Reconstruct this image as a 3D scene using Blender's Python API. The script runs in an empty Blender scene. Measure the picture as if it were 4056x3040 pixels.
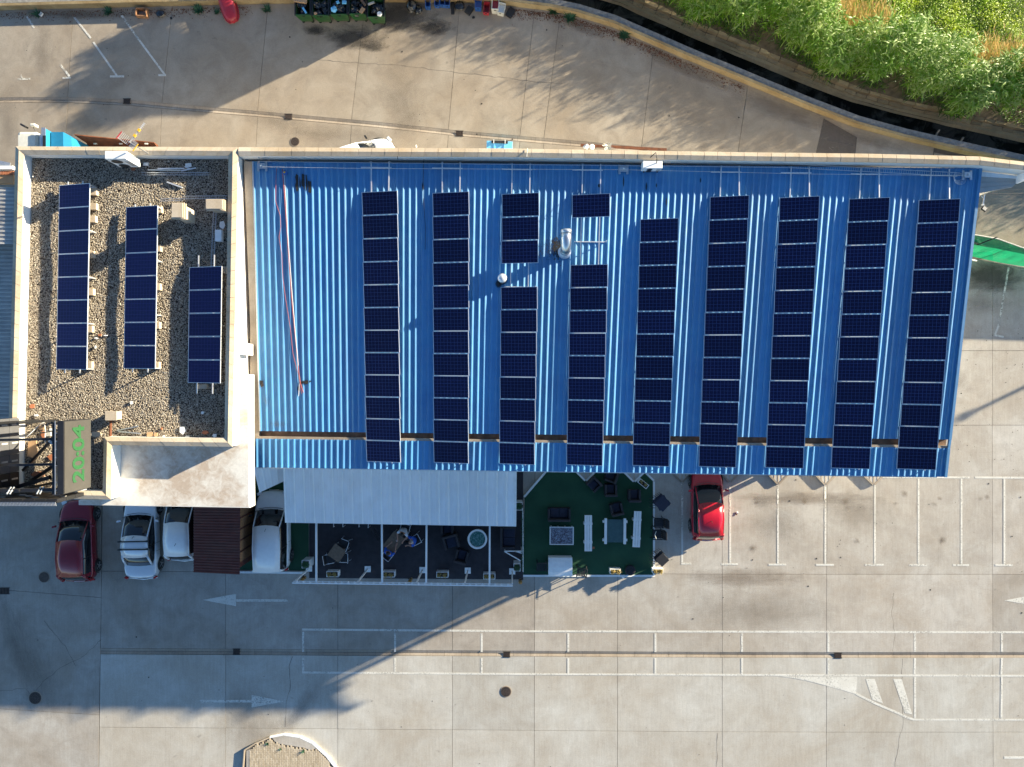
import bpy, math, random
import numpy as np
from mathutils import Vector, Matrix, Euler
random.seed(7); RNG = np.random.default_rng(11)
R = math.radians
SC = bpy.context.scene; COL = SC.collection

# ------------------------------------------------------------------ camera, light, exposure
H = 40.0; F = 2811.0; CX = 2028.0; CY = 1520.0
cam = bpy.data.cameras.new('camera'); cam.lens = 36 * F / 4056; cam.sensor_width = 36; cam.sensor_fit = 'HORIZONTAL'
cam.clip_start = 0.5; cam.clip_end = 900
camo = bpy.data.objects.new('camera', cam); COL.objects.link(camo); camo.location = (0, 0, H); SC.camera = camo
SUN_EL = 12.4; SUN_AZ = 25.8            # azimuth measured from +X towards +Y
w = bpy.data.worlds.new('World'); SC.world = w; w.use_nodes = True
nt = w.node_tree; nt.nodes.clear()
sky = nt.nodes.new('ShaderNodeTexSky'); sky.sky_type = 'NISHITA'; sky.sun_disc = False
sky.sun_elevation = R(SUN_EL); sky.sun_rotation = R(90 - SUN_AZ); sky.air_density = 1.0; sky.dust_density = 0.3; sky.ozone_density = 3.8
bg = nt.nodes.new('ShaderNodeBackground'); bg.inputs['Strength'].default_value = 0.072
wo = nt.nodes.new('ShaderNodeOutputWorld')
nt.links.new(sky.outputs[0], bg.inputs[0]); nt.links.new(bg.outputs[0], wo.inputs[0])
sl = bpy.data.lights.new('sun', 'SUN'); sl.energy = 5.0; sl.angle = R(0.53); sl.color = (1.0, 0.885, 0.66)
so = bpy.data.objects.new('sun', sl); COL.objects.link(so)
sd = Vector((math.cos(R(SUN_EL)) * math.cos(R(SUN_AZ)), math.cos(R(SUN_EL)) * math.sin(R(SUN_AZ)), math.sin(R(SUN_EL))))
so.rotation_euler = sd.to_track_quat('Z', 'Y').to_euler(); so.location = sd * 80
SC.view_settings.view_transform = 'Standard'; SC.view_settings.look = 'None'
SC.view_settings.exposure = 1.94; SC.view_settings.gamma = 1.0; SC.view_settings.use_curve_mapping = False

# ------------------------------------------------------------------ helpers
def P(px, py, z=0.0):
    d = H - z
    return Vector(((px - CX) * d / F, -(py - CY) * d / F, z))
RISE = 2.5      # roof level things are first laid out against a datum 2.5 m up, then lifted
def roof_level():
    global H, _before
    H = 37.5; _before = set(bpy.data.objects)
def ground_level():
    global H
    H = 40.0
    for o in set(bpy.data.objects) - _before:
        if o.parent is None: o.location.z += RISE
def lerp(a, b, t): return a + (b - a) * t
def interp(path, t):
    """point on a polyline by x"""
    for (x0, y0), (x1, y1) in zip(path[:-1], path[1:]):
        if x0 <= t <= x1: return lerp(y0, y1, (t - x0) / (x1 - x0))
    return path[-1][1]

class Mat:
    def __init__(s, name):
        s.m = bpy.data.materials.new(name); s.m.use_nodes = True; s.n = s.m.node_tree.nodes; s.l = s.m.node_tree.links
        s.b = s.n['Principled BSDF']; s.x = -300
    def node(s, t, **k):
        q = s.n.new(t)
        for a, v in k.items(): setattr(q, a, v)
        return q
    def co(s, kind='Object'):
        if not hasattr(s, '_c'): s._c = s.node('ShaderNodeTexCoord')
        return s._c.outputs[kind]
    def noise(s, scale, detail=4, rough=.55, vec=None, dist=0.0, out='Fac'):
        q = s.node('ShaderNodeTexNoise'); q.inputs['Scale'].default_value = scale; q.inputs['Detail'].default_value = detail
        q.inputs['Roughness'].default_value = rough; q.inputs['Distortion'].default_value = dist
        s.l.new(vec or s.co(), q.inputs['Vector']); return q.outputs[out]
    def mapping(s, scale=(1, 1, 1), rot=(0, 0, 0), vec=None):
        q = s.node('ShaderNodeMapping'); q.inputs['Scale'].default_value = scale; q.inputs['Rotation'].default_value = rot
        s.l.new(vec or s.co(), q.inputs['Vector']); return q.outputs[0]
    def ramp(s, fac, stops):
        q = s.node('ShaderNodeValToRGB'); e = q.color_ramp.elements
        while len(e) < len(stops): e.new(.5)
        for i, (p, c) in enumerate(stops):
            e[i].position = p; e[i].color = (c, c, c, 1) if not isinstance(c, tuple) else (c[0], c[1], c[2], 1)
        s.l.new(fac, q.inputs[0]); return q.outputs[0]
    def mix(s, fac, a, b, mode='MIX'):
        q = s.node('ShaderNodeMix', data_type='RGBA', blend_type=mode)
        for ix, v in ((0, fac), (6, a), (7, b)):
            sock = q.inputs[ix]
            if isinstance(v, (int, float)): sock.default_value = v if ix == 0 else (v, v, v, 1)
            elif isinstance(v, tuple): sock.default_value = (v[0], v[1], v[2], 1)
            else: s.l.new(v, sock)
        return q.outputs[2]
    def math(s, op, a, b=None):
        q = s.node('ShaderNodeMath', operation=op)
        for i, v in enumerate((a, b)):
            if v is None: continue
            if isinstance(v, (int, float)): q.inputs[i].default_value = v
            else: s.l.new(v, q.inputs[i])
        return q.outputs[0]
    def rnd(s):
        return s.node('ShaderNodeObjectInfo').outputs['Random']
    def col(s, v):
        if isinstance(v, tuple): s.b.inputs['Base Color'].default_value = (v[0], v[1], v[2], 1)
        else: s.l.new(v, s.b.inputs['Base Color'])
    def set(s, **k):
        for a, v in k.items():
            sock = s.b.inputs[a.replace('_', ' ')]
            if isinstance(v, (int, float)): sock.default_value = v
            else: s.l.new(v, sock)
    def bump(s, h, strength=.3, dist=.02):
        q = s.node('ShaderNodeBump'); q.inputs['Strength'].default_value = strength; q.inputs['Distance'].default_value = dist
        s.l.new(h, q.inputs['Height']); s.l.new(q.outputs[0], s.b.inputs['Normal'])

def plain(name, c, rough=.6, metal=0.0, var=.12, scale=6.0, spec=None, coat=0.0, dirt=0.0):
    m = Mat(name); n = m.noise(scale, 5)
    f = m.ramp(n, [(.3, 1 - var), (.7, 1 + var)])
    c2 = m.mix(1.0, c, f, 'MULTIPLY')
    if dirt:
        d = m.ramp(m.noise(scale * .35, 6, .65), [(.45, 0.0), (.75, dirt)])
        c2 = m.mix(d, c2, (.16, .12, .08))
    m.col(c2); m.set(Roughness=rough, Metallic=metal)
    if coat: m.b.inputs['Coat Weight'].default_value = coat; m.b.inputs['Coat Roughness'].default_value = .08
    if spec is not None: m.b.inputs['Specular IOR Level'].default_value = spec
    return m.m
M = {}
def conc(name, base, dark, stain=.35, tint=.10, fine=14.0, stripe=True):
    m = Mat(name); c = base
    big = m.ramp(m.noise(.22, 6, .68, dist=.6), [(.36, 0.0), (.66, 1.0)])
    col = m.mix(big, (base[0] * .84, base[1] * .80, base[2] * .76), (base[0] * 1.05, base[1] * 1.08, base[2] * 1.12))
    mid = m.ramp(m.noise(.9, 7, .68, dist=.6), [(.42, 0.0), (.72, 1.0)])
    col = m.mix(m.math('MULTIPLY', mid, stain), col, dark)
    if stripe:
        st = m.ramp(m.noise(1.6, 5, .6, vec=m.mapping((6, .5, 1))), [(.35, .94), (.7, 1.05)])
        col = m.mix(1.0, col, st, 'MULTIPLY')
    sp = m.ramp(m.noise(2.3, 3, .5), [(.70, 0.0), (.76, .45)])
    col = m.mix(sp, col, tuple(x * .45 for x in base))
    fn = m.noise(fine, 6, .75)
    col = m.mix(1.0, col, m.ramp(fn, [(.25, .86), (.75, 1.13)]), 'MULTIPLY')
    # each pour of concrete has a slightly different shade
    rr = m.ramp(m.rnd(), [(0, (1 - tint, 1 - tint * .9, 1 - tint * .75)), (.5, (1.0, 1.0, 1.0)), (1, (1 + tint * .5, 1 + tint * .6, 1 + tint * .75))])
    col = m.mix(1.0, col, rr, 'MULTIPLY')
    m.col(col); m.set(Roughness=.9); m.b.inputs['Specular IOR Level'].default_value = .25
    h = m.math('ADD', m.noise(5.0, 6, .7), m.math('MULTIPLY', fn, .5))
    m.bump(h, .35, .012)
    return m.m
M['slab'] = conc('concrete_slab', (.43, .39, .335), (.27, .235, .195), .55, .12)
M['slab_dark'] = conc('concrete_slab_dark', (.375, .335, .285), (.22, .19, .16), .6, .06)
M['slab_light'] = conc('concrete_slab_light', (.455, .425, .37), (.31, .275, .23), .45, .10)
M['slab_north'] = conc('concrete_yard', (.335, .282, .218), (.19, .155, .12), .6, .08, stripe=False)
M['channel'] = conc('channel_concrete', (.36, .30, .235), (.17, .14, .11), .6, .08)
M['joint'] = plain('joint_dirt', (.12, .10, .08), .95)
M['earth'] = plain('bank_earth', (.16, .12, .075), .95, var=.35, scale=3)
M['coping'] = conc('coping_stone', (.52, .43, .32), (.36, .25, .13), .55, .10, stripe=False)
M['white_wall'] = plain('white_render', (.78, .76, .71), .85, var=.05, scale=2, dirt=.15)
M['stone_bank'] = conc('bank_stone', (.50, .37, .21), (.20, .15, .08), .6, .2, stripe=False)

# blue steel, faded, with grime and small scratches
m = Mat('blue_sheet'); n = m.ramp(m.noise(.7, 6, .65), [(.3, 0.0), (.72, 1.0)])
c = m.mix(n, (.004, .145, .36), (.014, .205, .43))
c = m.mix(m.ramp(m.noise(9, 6, .7, vec=m.mapping((1, .12, 1))), [(.50, 0.0), (.8, .35)]), c, (.05, .26, .40))
c = m.mix(m.ramp(m.noise(2.2, 8, .8, vec=m.mapping((1, .35, 1))), [(.66, 0.0), (.74, .55)]), c, (.05, .07, .09))
c = m.mix(1.0, c, m.ramp(m.rnd(), [(0, .88), (1, 1.12)]), 'MULTIPLY')
m.col(c); m.set(Roughness=m.ramp(m.noise(3, 5), [(.3, .62), (.7, .78)])); m.b.inputs['Specular IOR Level'].default_value = 1.0; m.b.inputs['IOR'].default_value = 1.62
m.b.inputs['Sheen Weight'].default_value = .0; m.b.inputs['Sheen Roughness'].default_value = .35
m.bump(m.noise(2.5, 3), .12, .02); M['blue'] = m.m
m = Mat('white_sheet'); c = m.mix(m.ramp(m.noise(1.2, 6), [(.4, 0.0), (.8, .35)]), (.82, .84, .84), (.62, .62, .60))
c = m.mix(1.0, c, m.ramp(m.rnd(), [(0, .90), (1, 1.04)]), 'MULTIPLY'); c = m.mix(m.ramp(m.noise(5, 6, .7, vec=m.mapping((1, .15, 1))), [(.5, 0.0), (.8, .25)]), c, (.40, .38, .34))
m.col(c); m.set(Roughness=.5); M['white_sheet'] = m.m
M['brown_sheet'] = plain('brown_sheet', (.11, .030, .022), .6, var=.2, scale=3, dirt=.2)
M['grey_sheet'] = plain('grey_sheet', (.42, .40, .37), .55, var=.12, scale=2, dirt=.3)
M['alu'] = plain('aluminium', (.72, .72, .72), .38, .55, .06)
M['steel'] = plain('galvanised_steel', (.60, .61, .62), .32, .8, .12, 12)
M['inox'] = plain('stainless_steel', (.72, .71, .69), .30, 1.0, .05)
M['black_steel'] = plain('black_steel', (.020, .020, .022), .38, .2, .2)
M['black'] = plain('black_plastic', (.014, .014, .016), .5, var=.2)
M['black_bag'] = plain('black_bag', (.010, .010, .011), .22, var=.3, scale=20, spec=.7)
M['cabinet_grey'] = plain('cabinet_grey', (.085, .085, .09), .5, var=.12, scale=4)
M['rattan'] = plain('dark_rattan', (.022, .019, .022), .7, var=.35, scale=30)
M['cushion'] = plain('navy_cushion', (.022, .026, .048), .9, var=.2, scale=14)
M['tyre'] = plain('tyre_rubber', (.016, .016, .016), .85)
M['rim'] = plain('wheel_rim', (.35, .36, .37), .35, .8)
M['trim'] = plain('black_trim', (.012, .012, .012), .55)
M['glass_car'] = plain('car_glass', (.008, .010, .013), .04, 0, .1, spec=.8)
M['lamp_red'] = plain('tail_lamp', (.30, .01, .01), .15)
M['lamp_clear'] = plain('head_lamp', (.6, .62, .64), .1)
M['plate'] = plain('number_plate', (.7, .7, .68), .5)
M['car_maroon'] = plain('maroon_paint', (.20, .008, .018), .22, .25, .05, coat=.5)
M['car_red'] = plain('red_paint', (.42, .008, .022), .22, .1, .04, coat=.5)
M['car_silver'] = plain('silver_white_paint', (.60, .63, .66), .25, .15, .03, coat=.5)
M['car_white'] = plain('white_paint', (.74, .75, .75), .25, 0, .03, coat=.5)
M['white'] = plain('white_painted', (.76, .76, .74), .55, var=.06, dirt=.08)
M['wood'] = plain('table_wood', (.16, .105, .065), .6, var=.25, scale=9)
M['crate_wood'] = plain('crate_wood', (.30, .15, .07), .8, var=.25, scale=9)
M['gutter'] = plain('gutter_brown', (.22, .135, .085), .85, var=.45, scale=3)
M['rust'] = plain('rusty_steel', (.13, .042, .016), .85, var=.45, scale=3.5)
M['green_bin'] = plain('green_bin', (.018, .085, .022), .45, var=.2, scale=4, dirt=.5)
M['blue_plastic'] = plain('blue_plastic', (.02, .09, .30), .4, var=.15)
M['light_blue'] = plain('light_blue_plastic', (.16, .48, .76), .35, var=.08)
M['truck_blue'] = plain('truck_blue', (.02, .19, .34), .35, var=.08)
M['red_plastic'] = plain('red_plastic', (.38, .022, .035), .4, var=.12, dirt=.15)
M['cream'] = plain('cream_plastic', (.62, .60, .52), .5, var=.08, dirt=.2)
M['card'] = plain('cardboard', (.42, .26, .14), .85, var=.1)
M['green_net'] = plain('green_net', (.006, .27, .105), .6, var=.14, scale=5)
m = Mat('green_mesh_net'); m.col((.008, .30, .115)); m.set(Roughness=.6)
tr = m.node('ShaderNodeBsdfTranslucent'); tr.inputs[0].default_value = (.01, .34, .16, 1); mx = m.node('ShaderNodeMixShader'); mx.inputs[0].default_value = .4
tp = m.node('ShaderNodeBsdfTransparent'); mx2 = m.node('ShaderNodeMixShader'); mx2.inputs[0].default_value = .10
m.l.new(m.b.outputs[0], mx.inputs[1]); m.l.new(tr.outputs[0], mx.inputs[2]); m.l.new(mx.outputs[0], mx2.inputs[1]); m.l.new(tp.outputs[0], mx2.inputs[2]); m.l.new(mx2.outputs[0], m.n['Material Output'].inputs[0]); M['green_net'] = m.m
M['hedge'] = plain('box_leaves', (.02, .085, .03), .6, var=.5, scale=40)
M['skin'] = plain('skin', (.42, .22, .15), .55)
M['hair'] = plain('dark_hair', (.018, .012, .009), .6)
M['shirt_blue'] = plain('blue_shirt', (.015, .09, .42), .8, var=.12, scale=12)
M['shirt_white'] = plain('white_shirt', (.60, .63, .68), .8, var=.08, scale=12)
M['trousers'] = plain('dark_trousers', (.02, .022, .03), .85)
M['cable_red'] = plain('red_cable', (.34, .075, .06), .6)
M['brass'] = plain('brass_lamp', (.30, .17, .05), .4, .3)
M['soil'] = plain('soil', (.05, .03, .02), .95, var=.3, scale=20)
M['tile'] = plain('clay_tile', (.36, .13, .06), .85, var=.2)
M['yellow'] = plain('yellow_plastic', (.70, .40, .03), .5)
M['cast_iron'] = plain('cast_iron', (.085, .06, .048), .7, .3, .25, 8)
M['grate'] = plain('drain_grate', (.03, .028, .026), .6, .5)
M['pit'] = plain('drain_pit', (.006, .006, .006), .9)
M['wall_face'] = plain('weathered_concrete', (.20, .19, .175), .9, var=.3, scale=5)
M['wall_tan'] = conc('wall_top', (.40, .30, .16), (.19, .11, .04), .7, .1, stripe=False)

# dark patio floor and green carpet
M['patio'] = plain('dark_patio_floor', (.030, .026, .030), .85, var=.25, scale=3)
m = Mat('green_carpet'); c = m.mix(m.ramp(m.noise(.8, 6), [(.35, 0.0), (.7, 1.0)]), (.013, .055, .028), (.022, .082, .040))
c = m.mix(1.0, c, m.ramp(m.noise(60, 4, .8), [(.2, .75), (.8, 1.25)]), 'MULTIPLY'); m.col(c); m.set(Roughness=.95); M['carpet'] = m.m
# asphalt-free: worn white paint
m = Mat('road_paint'); c = m.mix(m.ramp(m.noise(1.3, 4), [(.3, 0.0), (.7, 1.0)]), (.58, .555, .49), (.68, .66, .60)); m.col(c); m.set(Roughness=.8)
wv = m.ramp(m.math('ADD', m.math('MULTIPLY', m.noise(9, 8, .85), .75), m.math('MULTIPLY', m.noise(.8, 3), .25)), [(.37, 0.0), (.49, .9)])
m.set(Alpha=wv); M['paint'] = m.m
m = Mat('road_paint_worn'); m.col((.70, .67, .58)); m.set(Roughness=.85)
wv = m.ramp(m.math('ADD', m.math('MULTIPLY', m.noise(7, 8, .85), .6), m.math('MULTIPLY', m.noise(.9, 3), .4)), [(.44, 0.0), (.54, 1.0)])
m.set(Alpha=wv); M['paint_worn'] = m.m
# stains: soft dark patches with own shape
def stain(name, c, lo, hi, mx, sc=1.1):
    m = Mat(name); m.col(c); m.set(Roughness=.9)
    g = m.node('ShaderNodeTexGradient', gradient_type='SPHERICAL')
    m.l.new(m.co(), g.inputs[0])
    v = m.math('MULTIPLY', m.math('ADD', m.math('MULTIPLY', g.outputs['Fac'], 1.05), m.math('MULTIPLY', m.noise(sc * 2.2, 8, .82, dist=.9), 1.25)), .5)
    m.set(Alpha=m.ramp(v, [(lo, 0.0), (hi, mx)])); return m.m
M['stain_dark'] = stain('oily_stain', (.035, .030, .026), .50, .74, .62)
M['stain_brown'] = stain('brown_dirt', (.18, .13, .09), .44, .80, .40)
M['stain_soft'] = stain('tyre_stain', (.20, .165, .13), .42, .85, .30)
M['soot'] = stain('soot', (.012, .011, .010), .52, .66, .85, 5)
M['tar'] = plain('tar_patch', (.018, .016, .015), .7, var=.4, scale=8)
M['wet'] = stain('damp_patch', (.13, .105, .085), .18, .26, .72, .6)

# photovoltaic cells: thin printed lines behind glass
m = Mat('solar_cells')
def grid(axis, n, size, wd):
    s = m.node('ShaderNodeSeparateXYZ'); m.l.new(m.co(), s.inputs[0])
    u = m.math('MULTIPLY', s.outputs[axis], n / size)
    f = m.math('FRACT', m.math('ADD', u, 100.0)); d = m.math('ABSOLUTE', m.math('SUBTRACT', f, .5))
    return m.math('GREATER_THAN', d, .5 - wd * n / size)
gx = grid(0, 10, 1.58, .006); gy = grid(1, 6, .93, .006)
g2 = grid(0, 50, 1.58, .0018)
c = m.mix(m.noise(3, 2), (.0035, .0042, .026), (.006, .006, .038))
c = m.mix(m.math('MULTIPLY', g2, .10), c, (.2, .24, .34))
c = m.mix(m.math('MULTIPLY', m.math('MAXIMUM', gx, gy), .40), c, (.075, .12, .36))
c = m.mix(m.ramp(m.noise(6, 6, .7), [(.5, 0.0), (.9, .10)]), c, (.10, .10, .10))
c = m.mix(1.0, c, m.ramp(m.rnd(), [(0, .86), (1, 1.2)]), 'MULTIPLY')
m.col(c); m.set(Roughness=.14); m.b.inputs['Specular IOR Level'].default_value = .28; M['cells'] = m.m

# ------------------------------------------------------------------ mesh collecting
WORLD = set()
class MB:
    def __init__(s): s.v = []; s.f = []; s.mi = []; s.cur = 0
    def add(s, vs, fs):
        o = len(s.v); s.v += [tuple(v) for v in vs]; s.f += [tuple(i + o for i in f) for f in fs]; s.mi += [s.cur] * len(fs); return s
    def box(s, c, size, rot=0.0, taper=1.0, tilt=None):
        hx, hy, hz = size[0] / 2, size[1] / 2, size[2] / 2
        vs = [Vector((x * hx * (taper if z > 0 else 1), y * hy * (taper if z > 0 else 1), z * hz)) for z in (-1, 1) for x, y in ((-1, -1), (1, -1), (1, 1), (-1, 1))]
        m = Matrix.Rotation(rot, 3, 'Z')
        if tilt: m = Euler(tilt).to_matrix()
        vs = [m @ v + Vector(c) for v in vs]
        return s.add(vs, [(3, 2, 1, 0), (4, 5, 6, 7), (0, 1, 5, 4), (1, 2, 6, 5), (2, 3, 7, 6), (3, 0, 4, 7)])
    def prism(s, pts, z0, z1):
        """pts: list of Vectors (x,y); z0/z1 numbers or lists"""
        n = len(pts); z0 = z0 if isinstance(z0, (list, tuple)) else [z0] * n; z1 = z1 if isinstance(z1, (list, tuple)) else [z1] * n
        a = sum(pts[i][0] * pts[(i + 1) % n][1] - pts[(i + 1) % n][0] * pts[i][1] for i in range(n))
        if a < 0: pts = pts[::-1]; z0 = z0[::-1]; z1 = z1[::-1]
        vs = [(p[0], p[1], z) for p, z in zip(pts, z0)] + [(p[0], p[1], z) for p, z in zip(pts, z1)]
        fs = [tuple(range(n))[::-1], tuple(range(n, 2 * n))] + [(i, (i + 1) % n, (i + 1) % n + n, i + n) for i in range(n)]
        return s.add(vs, fs)
    def face(s, pts):
        return s.add(pts, [tuple(range(len(pts)))])
    def tube(s, path, r, n=8, cap=True):
        path = [Vector(p) for p in path]; rs = r if isinstance(r, (list, tuple)) else [r] * len(path)
        vs = []; fs = []; k = len(path)
        for i, p in enumerate(path):
            d = (path[min(i + 1, k - 1)] - path[max(i - 1, 0)]).normalized()
            a = d.orthogonal().normalized() if abs(d.z) > .9 else d.cross(Vector((0, 0, 1))).normalized()
            b = d.cross(a)
            for j in range(n):
                t = 2 * math.pi * j / n; vs.append(p + (a * math.cos(t) + b * math.sin(t)) * rs[i])
        for i in range(k - 1):
            for j in range(n): fs.append((i * n + j, i * n + (j + 1) % n, (i + 1) * n + (j + 1) % n, (i + 1) * n + j))
        if cap: fs += [tuple(range(n))[::-1], tuple(range((k - 1) * n, k * n))]
        return s.add(vs, fs)
    def bar(s, a, b, w, h=None):
        a = Vector(a); b = Vector(b); d = (b - a).normalized(); h = h or w
        x = d.cross(Vector((0, 0, 1))); x = (Vector((1, 0, 0)) if x.length < 1e-4 else x.normalized()) * w / 2; y = x.cross(d).normalized() * h / 2
        vs = [p + sx * x + sy * y for p in (a, b) for sx, sy in ((-1, -1), (1, -1), (1, 1), (-1, 1))]
        return s.add(vs, [(3, 2, 1, 0), (4, 5, 6, 7), (0, 1, 5, 4), (1, 2, 6, 5), (2, 3, 7, 6), (3, 0, 4, 7)])
    def lathe(s, prof, c=(0, 0, 0), n=20):
        vs = []; fs = []; k = len(prof); c = Vector(c)
        for r, z in prof:
            for j in range(n): t = 2 * math.pi * j / n; vs.append(c + Vector((r * math.cos(t), r * math.sin(t), z)))
        for i in range(k - 1):
            for j in range(n): fs.append((i * n + j, i * n + (j + 1) % n, (i + 1) * n + (j + 1) % n, (i + 1) * n + j))
        fs += [tuple(range(n))[::-1], tuple(range((k - 1) * n, k * n))]
        return s.add(vs, fs)
    def build(s, name, mat, parent=None, world=False, smooth=False, bevel=0, subsurf=0):
        me = bpy.data.meshes.new(name); off = parent.matrix_world.inverted() if (world and parent) else None
        vs = [off @ Vector(v) for v in s.v] if off else s.v
        me.from_pydata([tuple(v) for v in vs], [], s.f)
        for mm in (mat if isinstance(mat, (list, tuple)) else [mat]): me.materials.append(M[mm] if isinstance(mm, str) else mm)
        me.polygons.foreach_set('material_index', s.mi)
        if smooth: me.polygons.foreach_set('use_smooth', [True] * len(me.polygons))
        me.update()
        o = bpy.data.objects.new(name, me); COL.objects.link(o)
        if parent: o.parent = parent
        if world and parent: WORLD.add(parent.name)
        if bevel:
            b = o.modifiers.new('bevel', 'BEVEL'); b.width = bevel; b.segments = 2; b.limit_method = 'ANGLE'
        if subsurf:
            b = o.modifiers.new('subsurf', 'SUBSURF'); b.levels = subsurf; b.render_levels = subsurf
        return o
def fast(name, V, Fc, mats, parent=None, mi=None, smooth=False):
    """numpy verts and equal-sized faces"""
    me = bpy.data.meshes.new(name); nv = len(V); nf, k = Fc.shape
    me.vertices.add(nv); me.vertices.foreach_set('co', V.astype(np.float32).ravel())
    me.loops.add(nf * k); me.loops.foreach_set('vertex_index', Fc.astype(np.int32).ravel())
    me.polygons.add(nf); me.polygons.foreach_set('loop_start', np.arange(0, nf * k, k, dtype=np.int32)); 
    for mm in mats: me.materials.append(M[mm] if isinstance(mm, str) else mm)
    if mi is not None: me.polygons.foreach_set('material_index', mi.astype(np.int32))
    if smooth: me.polygons.foreach_set('use_smooth', np.ones(nf, dtype=bool))
    me.update(calc_edges=True); me.validate()
    o = bpy.data.objects.new(name, me); COL.objects.link(o)
    if parent: o.parent = parent
    return o
def tag(o, label=None, cat=None, group=None, kind=None):
    if label: o['label'] = label
    if cat: o['category'] = cat
    if group: o['group'] = group
    if kind: o['kind'] = kind
    return o
def empty(name, loc=(0, 0, 0), rz=0.0, label=None, cat=None, group=None, kind=None):
    o = bpy.data.objects.new(name, None); o.empty_display_size = .3; COL.objects.link(o)
    o.location = loc; o.rotation_euler = (0, 0, rz); o.matrix_world = Matrix.LocRotScale(Vector(loc), Euler((0, 0, rz)), None)
    return tag(o, label, cat, group, kind)
def dup(root, loc, rz=None, label=None, group=None):
    r = root.copy(); COL.objects.link(r); r.location = loc
    if rz is not None: r.rotation_euler = (0, 0, rz)
    if label: r['label'] = label
    if group: r['group'] = group
    for ch in list(root.children):
        c = ch.copy(); COL.objects.link(c); c.parent = r
        for g in list(ch.children):
            d = g.copy(); COL.objects.link(d); d.parent = c
    return r
def disc(mb, c, r, z0, z1, n=28):
    return mb.prism([(c[0] + r * math.cos(2 * math.pi * i / n), c[1] + r * math.sin(2 * math.pi * i / n)) for i in range(n)], z0, z1)
# ------------------------------------------------------------------ the ground
WP = [(-3200, 70), (-1200, 50), (0, 38), (500, 25), (1050, 12), (1500, 6), (1850, 8), (2000, 18), (2180, 40), (2285, 62), (2427, 105), (2494, 135), (2712, 230),
      (3050, 370), (3191, 428), (3382, 500), (3573, 552), (3783, 600), (4300, 712), (5200, 930), (9000, 1900)]
def wy(x): return interp(WP, x)
W3 = [P(x, y) for x, y in WP]
def offs(pts, d):
    out = []
    for i, p in enumerate(pts):
        t = (pts[min(i + 1, len(pts) - 1)] - pts[max(i - 1, 0)]); n = Vector((-t.y, t.x, 0)).normalized(); out.append(p + n * d)
    return out
# finer wall line
def refine(pts, step=1.2):
    out = []
    for a, b in zip(pts[:-1], pts[1:]):
        n = max(1, int((b - a).length / step)); out += [a.lerp(b, i / n) for i in range(n)]
    return out + [pts[-1]]
WF = refine(W3)
def ribbon(mb, d0, z0, d1, z1, jit=0.0):
    a = offs(WF, d0); b = offs(WF, d1); n = len(WF)
    vs = [(p.x, p.y, z0 + (random.uniform(-jit, jit) if jit else 0)) for p in a] + [(p.x, p.y, z1 + (random.uniform(-jit, jit) if jit else 0)) for p in b]
    return mb.add(vs, [(i, i + 1, n + i + 1, n + i) for i in range(n - 1)])
g = MB()
vs = [(p.x, p.y, -.045) for p in WF] + [(p.x * 3, -420, -.045) for p in WF]; n = len(WF)
g.add(vs, [(n + i, n + i + 1, i + 1, i) for i in range(n - 1)])
GROUND = tag(g.build('ground', 'joint'), kind='structure')

def inset(poly, d):
    n = len(poly); a = sum(poly[i][0] * poly[(i + 1) % n][1] - poly[(i + 1) % n][0] * poly[i][1] for i in range(n))
    if a < 0: poly = poly[::-1]
    out = []
    for i in range(n):
        p0, p1, p2 = Vector(poly[i - 1][:2]), Vector(poly[i][:2]), Vector(poly[(i + 1) % n][:2])
        e1 = (p1 - p0).normalized(); e2 = (p2 - p1).normalized(); n1 = Vector((-e1.y, e1.x)); n2 = Vector((-e2.y, e2.x))
        b = (n1 + n2); b = b / max(.3, b.length_squared) * 2
        out.append(p1 + b * d)
    return out
def slab(pxs, mat='slab', gap=.010, top=0.0):
    poly = inset([P(x, y) for x, y in pxs], gap)
    t = top + random.uniform(-.004, .004)
    return MB().prism(poly, -.12, t).build('slab', mat, GROUND)
VX = [(402, 392), (894, 894), (1338, 1338), (1792, 1792), (2118, 2116), (2447, 2446), (2861, 2861), (3275, 3273), (3932, 3934), (4600, 4604), (5300, 5306)]
def vx(i, y): return lerp(VX[i][0], VX[i][1], (y - 2260) / 780)
ROWS = [(1700, 1685, 2268, 2276), (None, 2268, 2569, 2584), (None, 2592, 2882, 2901), (None, 2882, 3500, 3500)]
def hy(y_l, y_r, x): return lerp(y_l, y_r, min(1, max(0, (x - 392) / 2600)))
rows = [((1685, 1685), (2263, 2276)), ((2263, 2276), (2569, 2585)), ((2592, 2606), (2881, 2901)), ((2881, 2901), (3500, 3500))]
for (t, b) in rows:
    for i in range(len(VX) - 1):
        xs = [(vx(i, t[0]), t), (vx(i + 1, t[0]), t), (vx(i + 1, b[0]), b), (vx(i, b[0]), b)]
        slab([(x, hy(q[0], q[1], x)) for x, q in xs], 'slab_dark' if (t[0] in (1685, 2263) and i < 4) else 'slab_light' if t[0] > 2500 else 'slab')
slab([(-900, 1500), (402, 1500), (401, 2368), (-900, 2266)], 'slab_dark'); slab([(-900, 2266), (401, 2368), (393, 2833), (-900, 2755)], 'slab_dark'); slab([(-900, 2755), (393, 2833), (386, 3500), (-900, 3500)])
for a, b in ((3275, 3932), (3932, 4600), (4600, 5300)):
    slab([(a, 1390), (b, 1390), (b, 1685), (a, 1685)]); slab([(a, 1000), (b, 1030), (b, 1390), (a, 1390)])
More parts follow.
